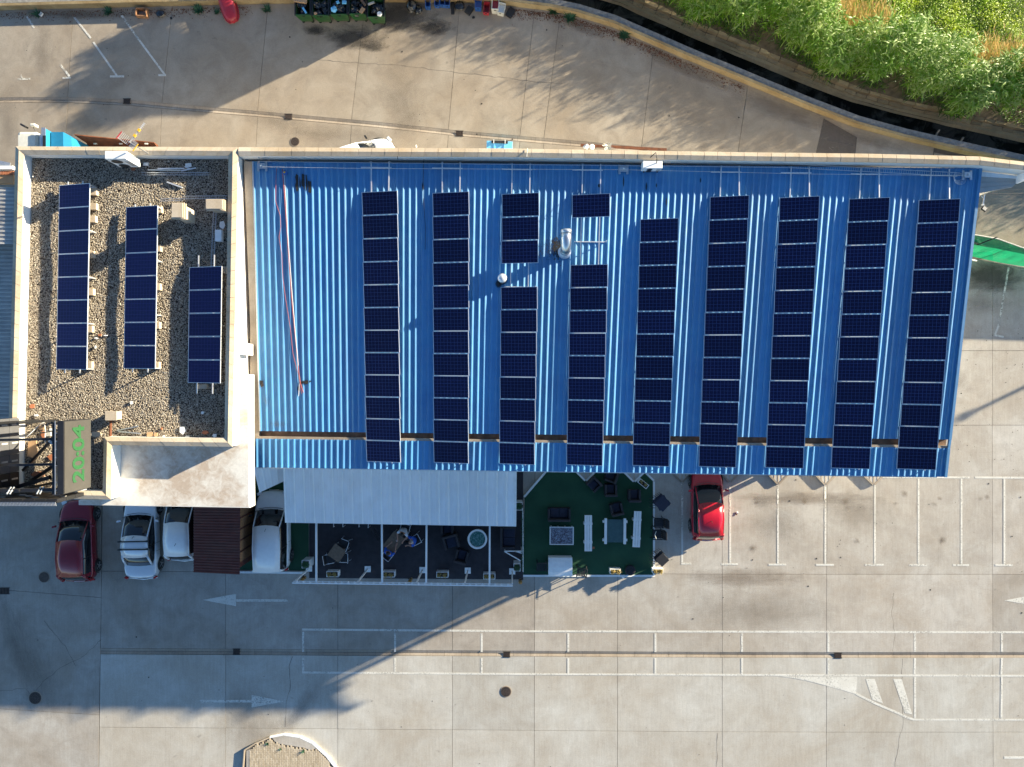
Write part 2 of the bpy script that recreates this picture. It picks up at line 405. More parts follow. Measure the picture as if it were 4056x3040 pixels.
# drain channel across the south lot: two shallow tilted halves, in lengths
def channel(pa, pb, wpx, piece):
    a = P(*pa); b = P(*pb); d = (b - a).normalized(); nrm = Vector((-d.y, d.x, 0)); hw = wpx * H / F / 2; L = (b - a).length; k = max(1, int(L / piece))
    for i in range(k):
        p = a + d * (L * i / k + .006); q = a + d * (L * (i + 1) / k - .006); z = -.004
        pts = [(-hw, z), (-hw * .1, -.045), (0, -.045), (hw, z)]
        vs = [(r.x + nrm.x * o, r.y + nrm.y * o, zz) for r in (p, q) for o, zz in pts] + [(r.x + nrm.x * o, r.y + nrm.y * o, -.1) for r in (p, q) for o in (-hw, hw)]
        MB().add(vs, [(4, 5, 1, 0), (5, 6, 2, 1), (6, 7, 3, 2), (0, 1, 2, 3, 9, 8), (7, 6, 5, 4, 10, 11), (0, 8, 10, 4), (3, 7, 11, 9)]).build('channel_stone', 'channel', GROUND)
channel((392, 2580), (2992, 2595), 21, .95); channel((2992, 2595), (4700, 2596), 21, .95)
NC = [(-900, 388), (0, 397), (265, 396), (520, 408), (700, 425), (1000, 450), (1500, 495), (1830, 530), (2050, 549), (2330, 573), (2560, 596), (3200, 660)]
for a, b in zip(NC[:-1], NC[1:]): channel(a, b, 20, .95)
NJ = [(-900, -900), (290, 268), (683, 641), (1062, 1020), (1447, 1392), (1822, 1776), (2118, 2059), (2220, 2154), (2590, 2541), (2962, 2921), (3335, 3310), (3700, 3690)]
for (t0, b0), (t1, b1) in zip(NJ[:-1], NJ[1:]):
    top = [(t0, wy(t0) + 4)] + [(x, y + 4) for x, y in WP if t0 + 20 < x < t1 - 20] + [(t1, wy(t1) + 4)]
    yb0 = interp(NC, b0) - 10; yb1 = interp(NC, b1) - 10
    if t0 > 3300: yb0 = yb1 = 655
    if yb0 < wy(t0): continue
    mid = [(x, y - 10) for x, y in NC if b0 + 20 < x < b1 - 20]
    slab(top + [(b1, yb1)] + mid[::-1] + [(b0, yb0)], 'slab_north')
    if t0 < 3000:
        mid = [(x, y + 11) for x, y in NC if b0 + 20 < x < b1 - 20]
        slab([(b0, yb0 + 21)] + mid + [(b1, yb1 + 21), (b1 - 16, 772), (b0 - 16, 772)], 'slab_north')
slab([(3700, 604), (4300, 720), (4600, 1000), (3500, 1000), (3500, 670), (3700, 655)], 'slab_north')
slab([(-900, 772), (80, 772), (80, 1500), (-900, 1500)], 'slab_north')
slab([(3180, 772), (3500, 772), (3500, 1000), (3275, 1000), (3275, 1685), (3180, 1685)]); slab([(4600, 800), (5600, 1040), (5600, 1400), (5300, 1400), (5300, 1685), (4600, 1000)])

# cracks: thin dark grooves filled with dirt
def crack(pts, wpx=1.2, z=.0045):
    q = [P(*pts[0])]
    for a, b in zip(pts[:-1], pts[1:]):
        A = P(*a); B = P(*b); n = max(2, int((B - A).length / .22)); d = (B - A).normalized(); nr = Vector((-d.y, d.x, 0))
        for i in range(1, n + 1): q.append(A.lerp(B, i / n) + nr * (random.uniform(-.04, .04) if i < n else 0))
    vs = []; 
    for i, p in enumerate(q):
        d = (q[min(i + 1, len(q) - 1)] - q[max(i - 1, 0)]).normalized(); nr = Vector((-d.y, d.x, 0)) * wpx * H / F / 2 * random.uniform(.5, 1.4)
        vs += [(p.x + nr.x, p.y + nr.y, z), (p.x - nr.x, p.y - nr.y, z)]
    tag(MB().add(vs, [(2 * i, 2 * i + 1, 2 * i + 3, 2 * i + 2) for i in range(len(q) - 1)]).build('crack', 'joint', GROUND))
for c in ([(1237, 235), (1420, 250), (1600, 262), (1790, 285), (2100, 322), (2228, 330)], [(2400, 2262), (2520, 2274), (2600, 2276)],
          [(401, 2535), (330, 2600), (250, 2640), (170, 2700), (140, 2740)], [(0, 2737), (100, 2726), (120, 2750)], [(1160, 2600), (1145, 2640), (1150, 2720), (1134, 2780), (1130, 2880)],
          [(3540, 2350), (3532, 2440), (3545, 2520), (3535, 2580)], [(3575, 2610), (3570, 2700), (3578, 2860), (3560, 2940), (3545, 3040)],
          [(1180, 500), (1172, 540), (1170, 555)], [(0, 400), (120, 404), (260, 401)], [(2842, 2905), (2838, 3040)], [(175, 2460), (260, 2560), (300, 2640)], [(3880, 830), (3862, 930)]):
    crack(c)
# soft dirt and tyre stains lying on the concrete
def stainp(px, py, rx, ry, mat, rot=0.0, z=.0075, name='stain'):
    p = P(px, py); o = MB().prism([(math.cos(2 * math.pi * i / 20), math.sin(2 * math.pi * i / 20)) for i in range(20)], -.02, 0)
    o = MB().face([(math.cos(2 * math.pi * i / 20), math.sin(2 * math.pi * i / 20), 0) for i in range(20)]).build(name, mat, GROUND)
    o.location = (p.x, p.y, z + random.uniform(0, .002)); o.scale = (rx * H / F, ry * H / F, 1); o.rotation_euler = (0, 0, rot); return o
for s in ((1580, 60, 230, 130, 'stain_dark'), (1400, 150, 190, 90, 'stain_dark'), (1720, 110, 130, 60, 'stain_dark'), (1250, 120, 90, 40, 'stain_dark'), (1480, 185, 90, 40, 'stain_dark'),
          (330, 60, 330, 30, 'stain_brown'), (2300, 110, 150, 35, 'stain_brown', -.4), (2700, 270, 300, 40, 'stain_brown', -.42), (3150, 455, 320, 60, 'stain_brown', -.35), (3050, 440, 200, 60, 'stain_soft', -.35),
          (3450, 560, 200, 40, 'stain_brown', -.25), (1600, 420, 120, 240, 'stain_soft', .2), (1100, 480, 150, 70, 'stain_soft'), (1300, 530, 240, 50, 'stain_soft'), (30, 480, 60, 200, 'stain_soft'), (170, 200, 60, 160, 'stain_soft'),
          (2940, 2290, 330, 60, 'stain_brown'), (3000, 2420, 420, 130, 'stain_soft'), (3930, 1090, 260, 130, 'stain_dark'), (4000, 1000, 300, 60, 'stain_dark', -.3), (3900, 1200, 160, 60, 'stain_soft'), (3780, 1500, 110, 60, 'stain_soft', -.6),
          (3190, 1975, 400, 40, 'stain_brown'), (3080, 2080, 160, 110, 'stain_soft'), (3020, 1990, 60, 40, 'stain_soft'), (3400, 2020, 200, 120, 'stain_soft'), (1000, 2890, 200, 260, 'stain_soft', .5),
          (140, 2640, 90, 330, 'stain_soft', .35), (60, 2560, 60, 400, 'stain_soft', .3), 
          (1200, 2800, 50, 200, 'stain_soft', -.6)):
    stainp(s[0], s[1], s[2], s[3], s[4], s[5] if len(s) > 5 else 0)
for x, y in ((2985, 1985), (3178, 1978), (3372, 1990), (3560, 1975), (3725, 1985), (3890, 1980), (2990, 2150), (3375, 2140), (3730, 2150)):
    for k in range(2): stainp(x + random.uniform(-25, 25), y + random.uniform(-25, 25), random.uniform(10, 26), random.uniform(10, 30), 'stain_soft' if k else 'stain_brown', random.uniform(0, 3), .0078)
def spots(boxes, n):
    mb = MB()
    for k in range(n):
        x0, y0, x1, y1 = random.choice(boxes); p = P(random.uniform(x0, x1), random.uniform(y0, y1)); r = random.choice((.02, .02, .03, .03, .05))
        mb.face([(p.x + r * random.uniform(.6, 1.1) * math.cos(a), p.y + r * random.uniform(.6, 1.1) * math.sin(a), .0122) for a in [i * math.pi / 4 for i in range(8)]])
    tag(mb.build('gum_spots', 'grate', GROUND), kind='stuff')
spots([(0, 2300, 4056, 3040), (2600, 1900, 4056, 2280), (0, 100, 3000, 560), (3780, 1300, 4056, 1880)], 170)
# damp brown patch beside the far wall
MB().face([(q.x, q.y, .006) for q in (P(3262, 470), P(3395, 545), P(3388, 612), P(3230, 612), P(3242, 560))]).build('damp_patch', 'wet', GROUND)

# retaining wall, ledge, ditch and bank
WALL = empty('retaining_wall', (0, 0, 0), 0, 'long low tan topped concrete wall curving between the yard and the ditch', 'wall')
mb = MB(); ribbon(mb, -.06, -.1, -.06, .48); mb.f = [f[::-1] for f in mb.f]; ribbon(mb, -.06, .48, .08, .50, .006); mb.build('wall_body', 'wall_tan', WALL)
mb = MB(); ribbon(mb, .08, .50, .08, .42); ribbon(mb, .08, .42, .44, .40, .008); ribbon(mb, .44, .40, .46, -1.7); mb.build('ledge', 'wall_face', WALL)
DITCH = tag(ribbon(MB(), .46, -1.62, 2.25, -1.60, .03).build('ditch_bed', 'soil'), kind='structure')
m = Mat('ditch_water'); m.col(m.mix(m.ramp(m.noise(.7, 7, .7, dist=.8), [(.46, 0.0), (.58, 1.0)]), (.004, .004, .003), (.050, .045, .038))); m.set(Roughness=.55); m.b.inputs['Specular IOR Level'].default_value = .12; m.bump(m.noise(3, 4), .3, .03); M['water'] = m.m
tag(ribbon(MB(), .46, -1.52, 2.2, -1.52).build('ditch_water', 'water'), kind='structure')
mb = MB(); ribbon(mb, 2.02, -1.56, 2.16, -1.36, .05); ribbon(mb, 2.16, -1.36, 2.34, -1.34); tag(mb.build('ditch_footing', 'stone_bank'), kind='structure')
BANK = empty('bank_wall', (0, 0, 0), 0, 'rough tan stone revetment on the far side of the ditch', 'stone wall')
a = offs(WF, 2.32); b = offs(WF, 2.75); c = 0.0
stn = []
for i in range(len(WF) - 1):
    if not (-9 < a[i].x < 36): continue
    for r_ in range(2):
        for h_ in range(2):
            t0, t1 = h_ / 2, (h_ + 1) / 2 - .02; u0, u1 = r_ * .5 + .01, r_ * .5 + .49; zz = -1.30 + r_ * .24 + random.uniform(-.03, .05)
            q = [a[i].lerp(a[i + 1], t0).lerp(b[i].lerp(b[i + 1], t0), u0), a[i].lerp(a[i + 1], t1).lerp(b[i].lerp(b[i + 1], t1), u0), a[i].lerp(a[i + 1], t1).lerp(b[i].lerp(b[i + 1], t1), u1), a[i].lerp(a[i + 1], t0).lerp(b[i].lerp(b[i + 1], t0), u1)]
            q = [(v.x + random.uniform(-.02, .02), v.y + random.uniform(-.02, .02)) for v in q]
            MB().prism(q, -1.6, [zz + random.uniform(-.03, .03) for _ in q]).build('stone', 'stone_bank', BANK)
mb = MB(); ribbon(mb, 2.34, -1.42, 2.75, -1.2); mb.build('mortar_bed', 'earth', BANK)
mb = MB(); ribbon(mb, 2.7, -1.05, 4.2, -.75, .06); ribbon(mb, 4.2, -.75, 7, -.4, .05)
tag(mb.build('bank_slope', 'earth'), kind='structure')
a = offs(WF, 7); vs = [(p.x, p.y, -.4) for p in a] + [(p.x * 2.2, p.y + 260, 0) for p in a]; n = len(a)
M['field'] = plain('field_soil_and_moss', (.07, .10, .02), .95, var=.35, scale=2)
tag(MB().add(vs, [(i, i + 1, n + i + 1, n + i) for i in range(n - 1)]).build('field_ground', 'field'), kind='structure')
for k, (px, py) in enumerate(((3690, 545), (3785, 575))):
    p0 = offs([P(px - 60, py - 15), P(px, py), P(px + 60, py + 15)], 0)[1]
    tag(MB().bar(P(px, py + 20, -1.45), P(px + 30, py - 30, -1.35), .09, .12).build('ditch_strut', 'wall_face'),
        ('pale concrete strut across the dark ditch, the one further from the roof corner', 'pale concrete strut across the dark ditch, the one nearer the roof corner')[k], 'strut')

# ------------------------------------------------------------------ road paint
MARK = empty('road_markings', (0, 0, 0), 0, kind='structure')
def line(a, b, wpx=8, mat='paint', name='painted_line', z=.009):
    A = P(*a); B = P(*b); d = (B - A).normalized(); nr = Vector((-d.y, d.x, 0)) * wpx * H / F / 2
    q = [A - nr, B - nr, B + nr, A + nr]
    return MB().face([(v.x, v.y, z) for v in q]).build(name, mat, MARK)
def poly(pts, name='painted_hatching', mat='paint', z=.009):
    q = [P(*p) for p in pts]; a = sum(q[i].x * q[(i + 1) % len(q)].y - q[(i + 1) % len(q)].x * q[i].y for i in range(len(q)))
    if a < 0: q = q[::-1]
    return MB().face([(v.x, v.y, z) for v in q]).build(name, mat, MARK)
line((1197, 2494), (2100, 2501)); line((2100, 2501), (4500, 2506)); line((1197, 2664), (2100, 2671), z=.0093); line((2100, 2671), (4500, 2679))
for x, x2 in ((1201, 1201), (1565, 1565), (1908, 1908), (2251, 2251), (2596, 2596), (2939, 2939), (3281, 3281), (3624, 3622), (3968, 3966)):
    yt = 2498 if x < 1900 else 2504
    line((x, yt + 5), (x, 2583), 8, z=.0095); line((x, 2607), (x2, 2662 + (x > 1900) * 10), 8, z=.0095)
line((3624, 2682), (3624, 2846), 8, z=.0095); line((3968, 2682), (3966, 2846), 8, z=.0095); line((3622, 2851), (4500, 2852), 7.6)
poly([(3085, 2680), (3394, 2681), (3391, 2751), (3336, 2734), (3273, 2717), (3197, 2697), (3133, 2685)])
for a, b in zip([(3391, 2749), (3476, 2791), (3559, 2826), (3591, 2842)], [(3476, 2791), (3559, 2826), (3591, 2842), (3622, 2851)]): line(a, b, 9, z=.0102)
poly([(3429, 2690), (3464, 2690), (3497, 2787), (3454, 2771)]); poly([(3538, 2690), (3571, 2690), (3613, 2830), (3584, 2824)])
poly([(803, 2377), (935, 2353), (935, 2402)], 'painted_arrow'); line((936, 2379), (1139, 2379), 10, name='painted_arrow')
poly([(1128, 2779), (997, 2753), (997, 2803)], 'painted_arrow'); line((792, 2778), (996, 2778), 10, name='painted_arrow')
poly([(3978, 2379), (4120, 2352), (4120, 2404)], 'painted_arrow'); line((4121, 2379), (4300, 2379), 10, name='painted_arrow'); line((3977, 3001), (4200, 3001), 10)
line((3470, 1891), (3840, 1892)); line((3862, 1892), (4500, 1896))
for x, y0, y1, l, r in ((2702, 1918, 2228, 0, 36), (2892, 1926, 2230, 31, 31), (3081, 1924, 2232, 33, 33), (3269, 1924, 2233, 33, 33), (3465, 1897, 2233, 35, 35), (3638, 1897, 2234, 32, 32), (3808, 1897, 2234, 30, 30), (3978, 1897, 2234, 32, 32), (4150, 1897, 2234, 32, 32)):
    line((x, y0), (x, y0 + 90), 7.6, 'paint_worn' if x < 3400 else 'paint'); line((x, y0 + 90), (x, y1), 7.6); line((x - l - 4, y1 + 5), (x + r, y1 + 5), 7.6, z=.0095)
line((3995, 1060), (3955, 1290), 7.6, 'paint_worn'); line((3955, 1290), (3941, 1326), 7.6); line((3938, 1328), (3975, 1336), 7.6, z=.0095)
for a, b, wd, mt in (((294, 69), (360, 152), 7.6, 'paint'), ((370, 168), (463, 301), 7.6, 'paint'), ((436, 304), (492, 304), 8, 'paint'), ((482, 62), (556, 166), 8, 'paint_worn'), ((556, 166), (653, 297), 7.6, 'paint'),
                     ((627, 299), (658, 299), 8, 'paint'), ((107, 66), (135, 112), 7.6, 'paint'), ((237, 254), (276, 304), 8, 'paint_worn'), ((248, 310), (280, 309), 7, 'paint'), ((58, 314), (120, 313), 7, 'paint_worn'), ((83, 298), (90, 312), 7, 'paint_worn'),
                     ((3995, 1056), (4060, 1070), 1, 'paint_worn')):
    line(a, b, wd, mt, z=.009 + .0004 * (wd == 8))

# manhole covers and drain grates
def manhole(px, py, rpx, label, flat=False):
    p = P(px, py); o = empty('manhole_cover', (p.x, p.y, .012), 0, label, 'manhole cover'); r = rpx * H / F
    disc(MB(), (0, 0), r * 1.12, -.01, .003, 32).build('frame_ring', 'channel', o); mb = disc(MB(), (0, 0), r, .003, .012, 32); mb.build('cover', 'cast_iron', o)
    mb = MB()
    if not flat:
        for k in range(16):
            t = k * math.pi / 8; mb.box((r * .72 * math.cos(t), r * .72 * math.sin(t), .016), (r * .28, r * .10, .008), t)
        for k in range(8):
            t = k * math.pi / 4; mb.box((r * .34 * math.cos(t), r * .34 * math.sin(t), .016), (r * .26, r * .09, .008), t)
        mb.build('tread_pattern', 'grate', o)
manhole(2004, 2740, 20, 'round brown cast iron manhole cover alone on the sunlit concrete south of the bays'); manhole(140, 2765, 24, 'large round manhole cover at the shadow edge amid cracks, lower left')
manhole(1169, 562, 17, 'round manhole cover in the north yard close to the parapet'); manhole(175, 2287, 20, 'plain dark round cover below the maroon car', True)
for px, py, wpx, hpx, lab in ((937, 2582, 26, 20, 'dark square drain grate in the channel within the building shadow'), (2007, 2593, 26, 18, 'square drain grate in the sunlit channel above the brown manhole'), (3319, 2597, 28, 18, 'square drain grate in the channel near the white hatching'),
                              (503, 402, 27, 17, 'drain grate in the shaded yard channel nearest the white parking lines'), (1143, 463, 27, 18, 'drain grate in the yard channel above the round manhole'), (1820, 530, 27, 18, 'drain grate in the yard channel beside the light blue bin'), (16, 2341, 42, 22, 'long dark drain grate at the left picture edge')):
    p = P(px, py); o = empty('drain_grate', (p.x, p.y, .004), 0, lab, 'drain grate', 'drain grates in the concrete'); wd = wpx * H / F; ht = hpx * H / F
    MB().box((0, 0, .004), (wd, ht, .008)).build('pit', 'pit', o)
    for s in (-1, 1): MB().box((0, s * (ht / 2 + .015), .014), (wd + .06, .03, .022)).build('frame', 'grate', o)
    for k in range(7): MB().box((-wd / 2 + (k + .5) * wd / 7, 0, .012), (wd * .06, ht, .012)).build('bar', 'cast_iron', o)

# kerbed island with brick paving
ISL = [(962, 3500), (964, 3040), (970, 2966), (1012, 2940), (1070, 2915), (1127, 2904), (1190, 2914), (1240, 2938), (1297, 2990), (1336, 3040), (1400, 3160), (1430, 3500)]
IS = empty('kerb_island', (0, 0, 0), 0, 'raised pavement island with curved white kerb and small tan pavers', 'traffic island')
ip = [P(x, y) for x, y in ISL]
a = sum(ip[i].x * ip[(i + 1) % len(ip)].y - ip[(i + 1) % len(ip)].x * ip[i].y for i in range(len(ip)))
inn = inset(ip, .07)
MB().prism(inset(ip, .06), -.02, .115).build('sand_bed', 'joint', IS)
ipc = [Vector(v) for v in inset(ip, 0)]
n = len(ipc)
for i in range(n):
    a, b, c, d = ipc[i], ipc[(i + 1) % n], Vector(inn[(i + 1) % n]), Vector(inn[i])
    if min(a.y, b.y) < -24: 
        pass
    k = max(1, int((b - a).length / .6))
    for j in range(k):
        t0, t1 = j / k + .01 / k, (j + 1) / k - .01 / k
        q = [a.lerp(b, t0), a.lerp(b, t1), d.lerp(c, t1), d.lerp(c, t0)]
        MB().prism([(v.x, v.y) for v in q], -.02, .15).build('kerb_stone', 'coping' if b.x < P(1060, 0).x else 'white', IS)
# cement patch and bricks
patch = [(1070, 2917), (1127, 2908), (1190, 2918), (1238, 2942), (1256, 2968), (1232, 2976), (1200, 2966), (1150, 2958), (1105, 2950), (1085, 2940)]
MB().prism([(v[0], v[1]) for v in inset([P(x, y, .15) for x, y in patch], .05)], .1, .146).build('cement_patch', 'slab', IS)
MB().prism([(P(x, y, .13).x, P(x, y, .13).y) for x, y in ((976, 3500), (976, 2975), (994, 2968), (990, 3500))], .1, .139).build('cement_strip', 'slab', IS)
def inside(p, poly):
    c = False; n = len(poly)
    for i in range(n):
        (x0, y0), (x1, y1) = poly[i], poly[(i + 1) % n]
        if (y0 > p[1]) != (y1 > p[1]) and p[0] < (x1 - x0) * (p[1] - y0) / (y1 - y0) + x0: c = not c
    return c
ppx = [(x, y) for x, y in patch]; bm = MB().box((0, 0, 0), (.088, .188, .04)).build('brick', 'coping', IS); bm.data.materials.clear()
m = Mat('paver'); c = m.mix(m.rnd(), (.40, .32, .22), (.54, .45, .33)); c = m.mix(1.0, c, m.ramp(m.noise(20, 4), [(.2, .8), (.8, 1.1)]), 'MULTIPLY'); m.col(c); m.set(Roughness=.9); M['paver'] = m.m
bm.data.materials.append(m.m); cnt = 0; rest = MB()
x0 = P(995, 0).x
for i in range(60):
    for j in range(40):
        X = x0 + i * .1; Y = P(0, 2920).y - j * .2 - (i % 2) * .1; px = X * F / (H - .15) + CX; py = -Y * F / (H - .15) + CY
        if inside((px, py), ppx): continue
        if not all(inside((X + a, Y + b), [(v[0], v[1]) for v in inn]) for a in (-.04, .04) for b in (-.09, .09)): continue
        z = .128 + random.uniform(-.003, .003)
        if cnt < 299 and py < 3060:
            o = bm if cnt == 0 else bm.copy()
            if cnt: COL.objects.link(o); o.parent = IS
            o.location = (X, Y, z); cnt += 1
        else: rest.box((X, Y, z), (.088, .188, .04))
if rest.v: tag(rest.build('further_bricks', M['paver'], IS), kind='stuff')
def weed(px, py, z=.15, r=.12, n=26, label=None, mat='hedge'):
    p = P(px, py, z); mb = MB()
    for k in range(n):
        t = random.uniform(0, 6.3); l = r * random.uniform(.5, 1.2); a = Vector((p.x + random.uniform(-.3, .3) * r, p.y + random.uniform(-.3, .3) * r, z)); b = a + Vector((math.cos(t) * l, math.sin(t) * l, random.uniform(.3, 1.0) * l)); s = Vector((-math.sin(t), math.cos(t), 0)) * r * .12
        mb.add([a - s, a + s, b], [(0, 1, 2)])
    return tag(mb.build('weed', mat), label, 'weed')
weed(1060, 2946, .15, .13, label='small green weed between pavers at the left of the cement patch'); weed(1112, 2968, .15, .10, label='tiny weed among pavers below the middle of the cement patch'); weed(1203, 2975, .15, .14, label='tuft of weeds at the right lower edge of the cement patch')
roof_level()
# ------------------------------------------------------------------ office block with gravel roof
ZC = 7.05; ZG = 6.50
OUT = [(60, 580), (942, 583), (931, 1180), (919, 1771), (441, 1764), (438, 1980), (26, 1972), (34, 1654)]
INN = [(93, 612), (904, 617), (896, 1180), (888, 1736), (410, 1731), (405, 1947), (60, 1940), (68, 1654)]
OFF = empty('office_building', P(480, 1200), 0, 'tall pale building with a gravel roof inside a tan stone topped parapet', 'building')
def segs(lst, z): return [P(x, y, z) for x, y in lst]
o3 = segs(OUT, ZC); i3 = segs(INN, ZC)
def wallseg(a, b, c, d, z0, z1, par, name='wall', mat='white_wall', ins=.03):
    """a,b outer; c,d inner"""
    v = (c - b).normalized() * ins; u = (d - a).normalized() * ins
    return MB().prism([(a + u)[:2], (b + v)[:2], (c - v)[:2], (d - u)[:2]], z0, z1).build(name, mat, par, world=True)
n = len(o3)
for i in range(n):
    if i in (1, 6): pass
    wallseg(o3[i], o3[(i + 1) % n], i3[(i + 1) % n], i3[i], -RISE, ZC - .055, OFF)
def coping(a, b, c, d, par, step=.55, z=ZC, mat='coping'):
    L = ((a + d) / 2 - (b + c) / 2).length; k = max(1, int(L / step))
    for j in range(k):
        t0, t1 = (j + .012) / k, (j + .988) / k
        A, B, C_, D = a.lerp(b, t0), a.lerp(b, t1), d.lerp(c, t1), d.lerp(c, t0); mA = (A + D) / 2; mB = (B + C_) / 2
        dz = random.uniform(-.003, .003)
        vs = [(A.x, A.y, z - .02 + dz), (B.x, B.y, z - .02 + dz), (C_.x, C_.y, z - .02 + dz), (D.x, D.y, z - .02 + dz), (mA.x, mA.y, z + .035 + dz), (mB.x, mB.y, z + .035 + dz)] + [(v.x, v.y, z - .06) for v in (A, B, C_, D)]
        fs = [(0, 1, 5, 4), (4, 5, 2, 3), (1, 0, 6, 7), (2, 1, 7, 8), (1, 2, 5), (3, 2, 8, 9), (0, 3, 9, 6), (3, 0, 4), (6, 9, 8, 7)]
        MB().add(vs, fs).build('coping_stone', mat, par, world=True)
    return k
for i in range(n): coping(o3[i], o3[(i + 1) % n], i3[(i + 1) % n], i3[i], OFF)
# gravel deck
gp = [(p.x, p.y) for p in i3]
MB().prism(gp, ZG - .5, ZG - .03).build('roof_deck', 'soil', OFF, world=True)
m = Mat('gravel'); wn = m.node('ShaderNodeTexVoronoi'); wn.inputs['Scale'].default_value = 24; m.l.new(m.co(), wn.inputs['Vector'])
s = m.node('ShaderNodeSeparateColor'); m.l.new(wn.outputs['Color'], s.inputs[0])
c = m.ramp(s.outputs[0], [(0, (.27, .22, .165)), (.35, (.37, .31, .235)), (.7, (.45, .385, .30)), (1, (.62, .57, .48))]); m.col(c); m.set(Roughness=.8); M['gravel'] = m.m
xs = [p[0] for p in gp]; ys = [p[1] for p in gp]; area = (max(xs) - min(xs)) * (max(ys) - min(ys)); NG = int(area * 1150)
pt = np.column_stack([RNG.uniform(min(xs), max(xs), NG), RNG.uniform(min(ys), max(ys), NG)])
keep = np.zeros(NG, bool)
for i in range(len(gp)):
    x0, y0 = gp[i]; x1, y1 = gp[(i + 1) % len(gp)]
    if y0 == y1: continue
    cnd = ((y0 > pt[:, 1]) != (y1 > pt[:, 1])) & (pt[:, 0] < (x1 - x0) * (pt[:, 1] - y0) / (y1 - y0) + x0); keep ^= cnd
pt = pt[keep]; NG = len(pt)
base = np.array([(1, 0, 0), (0, 1, 0), (-1, 0, 0), (0, -1, 0), (0, 0, .8), (0, 0, -.5)], float)
tri = np.array([(0, 1, 4), (1, 2, 4), (2, 3, 4), (3, 0, 4), (1, 0, 5), (2, 1, 5), (3, 2, 5), (0, 3, 5)])
sz = RNG.uniform(.011, .027, (NG, 1, 1)) * RNG.uniform(.6, 1.4, (NG, 1, 3)); ang = RNG.uniform(0, 6.28, NG); ca, sa = np.cos(ang), np.sin(ang)
V = base[None] * sz; V = V + RNG.uniform(-.006, .006, V.shape); X = V[..., 0] * ca[:, None] - V[..., 1] * sa[:, None]; Yv = V[..., 0] * sa[:, None] + V[..., 1] * ca[:, None]
tl = RNG.uniform(-.5, .5, NG); Z = V[..., 2] + X * tl[:, None]
und = .018 * np.sin(pt[:, 0] * 2.1) * np.sin(pt[:, 1] * 1.7)
V = np.stack([X + pt[:, 0][:, None], Yv + pt[:, 1][:, None], Z + (ZG - .015 + und + RNG.uniform(0, .02, NG))[:, None]], -1).reshape(-1, 3)
V[:, 0] -= OFF.location.x; V[:, 1] -= OFF.location.y
T = (tri[None] + (np.arange(NG) * 6)[:, None, None]).reshape(-1, 3)
tag(fast('roof_gravel', V, T, ['gravel'], OFF), kind='stuff')
# entrance canopy slab, stained, with white fascia
m = Mat('stained_slab'); st = m.ramp(m.math('MULTIPLY', m.ramp(m.noise(.45, 4, .6), [(.3, .2), (.65, 1.0)]), m.noise(2.6, 8, .75, dist=.8)), [(.22, 0.0), (.46, 1.0)])
c = m.mix(m.math('MULTIPLY', st, .55), (.66, .63, .57), (.27, .14, .05)); c = m.mix(1.0, c, m.ramp(m.noise(9, 6, .8), [(.2, .8), (.8, 1.12)]), 'MULTIPLY'); m.col(c); m.set(Roughness=.9); M['stained'] = m.m
q1 = [(x, y) for x, y in ((405, 1765), (985, 1768), (989, 2012), (312, 2001), (312, 1982), (405, 1982))]
zs = 6.27
MB().prism([(P(x, y, zs).x, P(x, y, zs).y) for x, y in q1], 5.6, zs).build('canopy_slab', 'white_wall', OFF, world=True)
MB().prism([(P(x, y, zs).x, P(x, y, zs).y) for x, y in ((938, 1484), (985, 1484), (985, 1767), (938, 1767))], 5.6, zs - .002).build('canopy_arm', 'white_wall', OFF, world=True)
MB().face([(P(x, y, zs).x, P(x, y, zs).y, zs + .004) for x, y in ((312, 2000), (984, 2009), (981, 1484), (945, 1484), (945, 1765), (441, 1765), (441, 1982), (312, 1984))]).build('canopy_top', 'stained', OFF, world=True)
for x, y in ((700, 1900), (520, 1900)):
    p = P(x, y, 5.6); MB().box((p.x, p.y, 1.55), (.3, .3, 8.1)).build('pillar', 'white_wall', OFF, world=True)
# bracket arms of the east wall
for y in (1385, ):
    p = P(985, y, 6.0); MB().box((p.x - .1, p.y, 6.0), (.3, .5, .8)).build('wall_box', 'white_wall', OFF, world=True)

# ------------------------------------------------------------------ hall with blue sheet roof
def zr(Y): return 4.78 + .1335 * (Y + 3.65)
def PR(px, py, off=0.0):
    z = 5.5
    for _ in range(8): v = P(px, py, z); z = zr(v.y) + off
    return P(px, py, z)
HALL = empty('metal_roof_hall', P(2300, 1200), 0, 'long hall with ribbed blue metal roof behind a tan topped parapet', 'building')
HO = [(944, 583), (2000, 588), (3000, 604), (3440, 609), (3881, 620), (4056, 641), (4420, 700)]
HI = [(944, 618), (2000, 622), (3000, 638), (3440, 643), (3881, 654), (4056, 673), (4420, 735)]
a3 = segs(HO, ZC); b3 = segs(HI, ZC)
for i in range(len(HO) - 1):
    wallseg(a3[i], a3[i + 1], b3[i + 1], b3[i], -RISE if i < 4 else 5.85, ZC - .055, HALL); coping(a3[i], a3[i + 1], b3[i + 1], b3[i], HALL, .55)
NWp, NEp = PR(998, 640), PR(3883, 668); GW, GE = PR(1028, 1708), PR(3762, 1742); LW, LE = PR(1012, 1738), PR(3757, 1776); SW, SE = PR(1013, 1852), PR(3745, 1890)
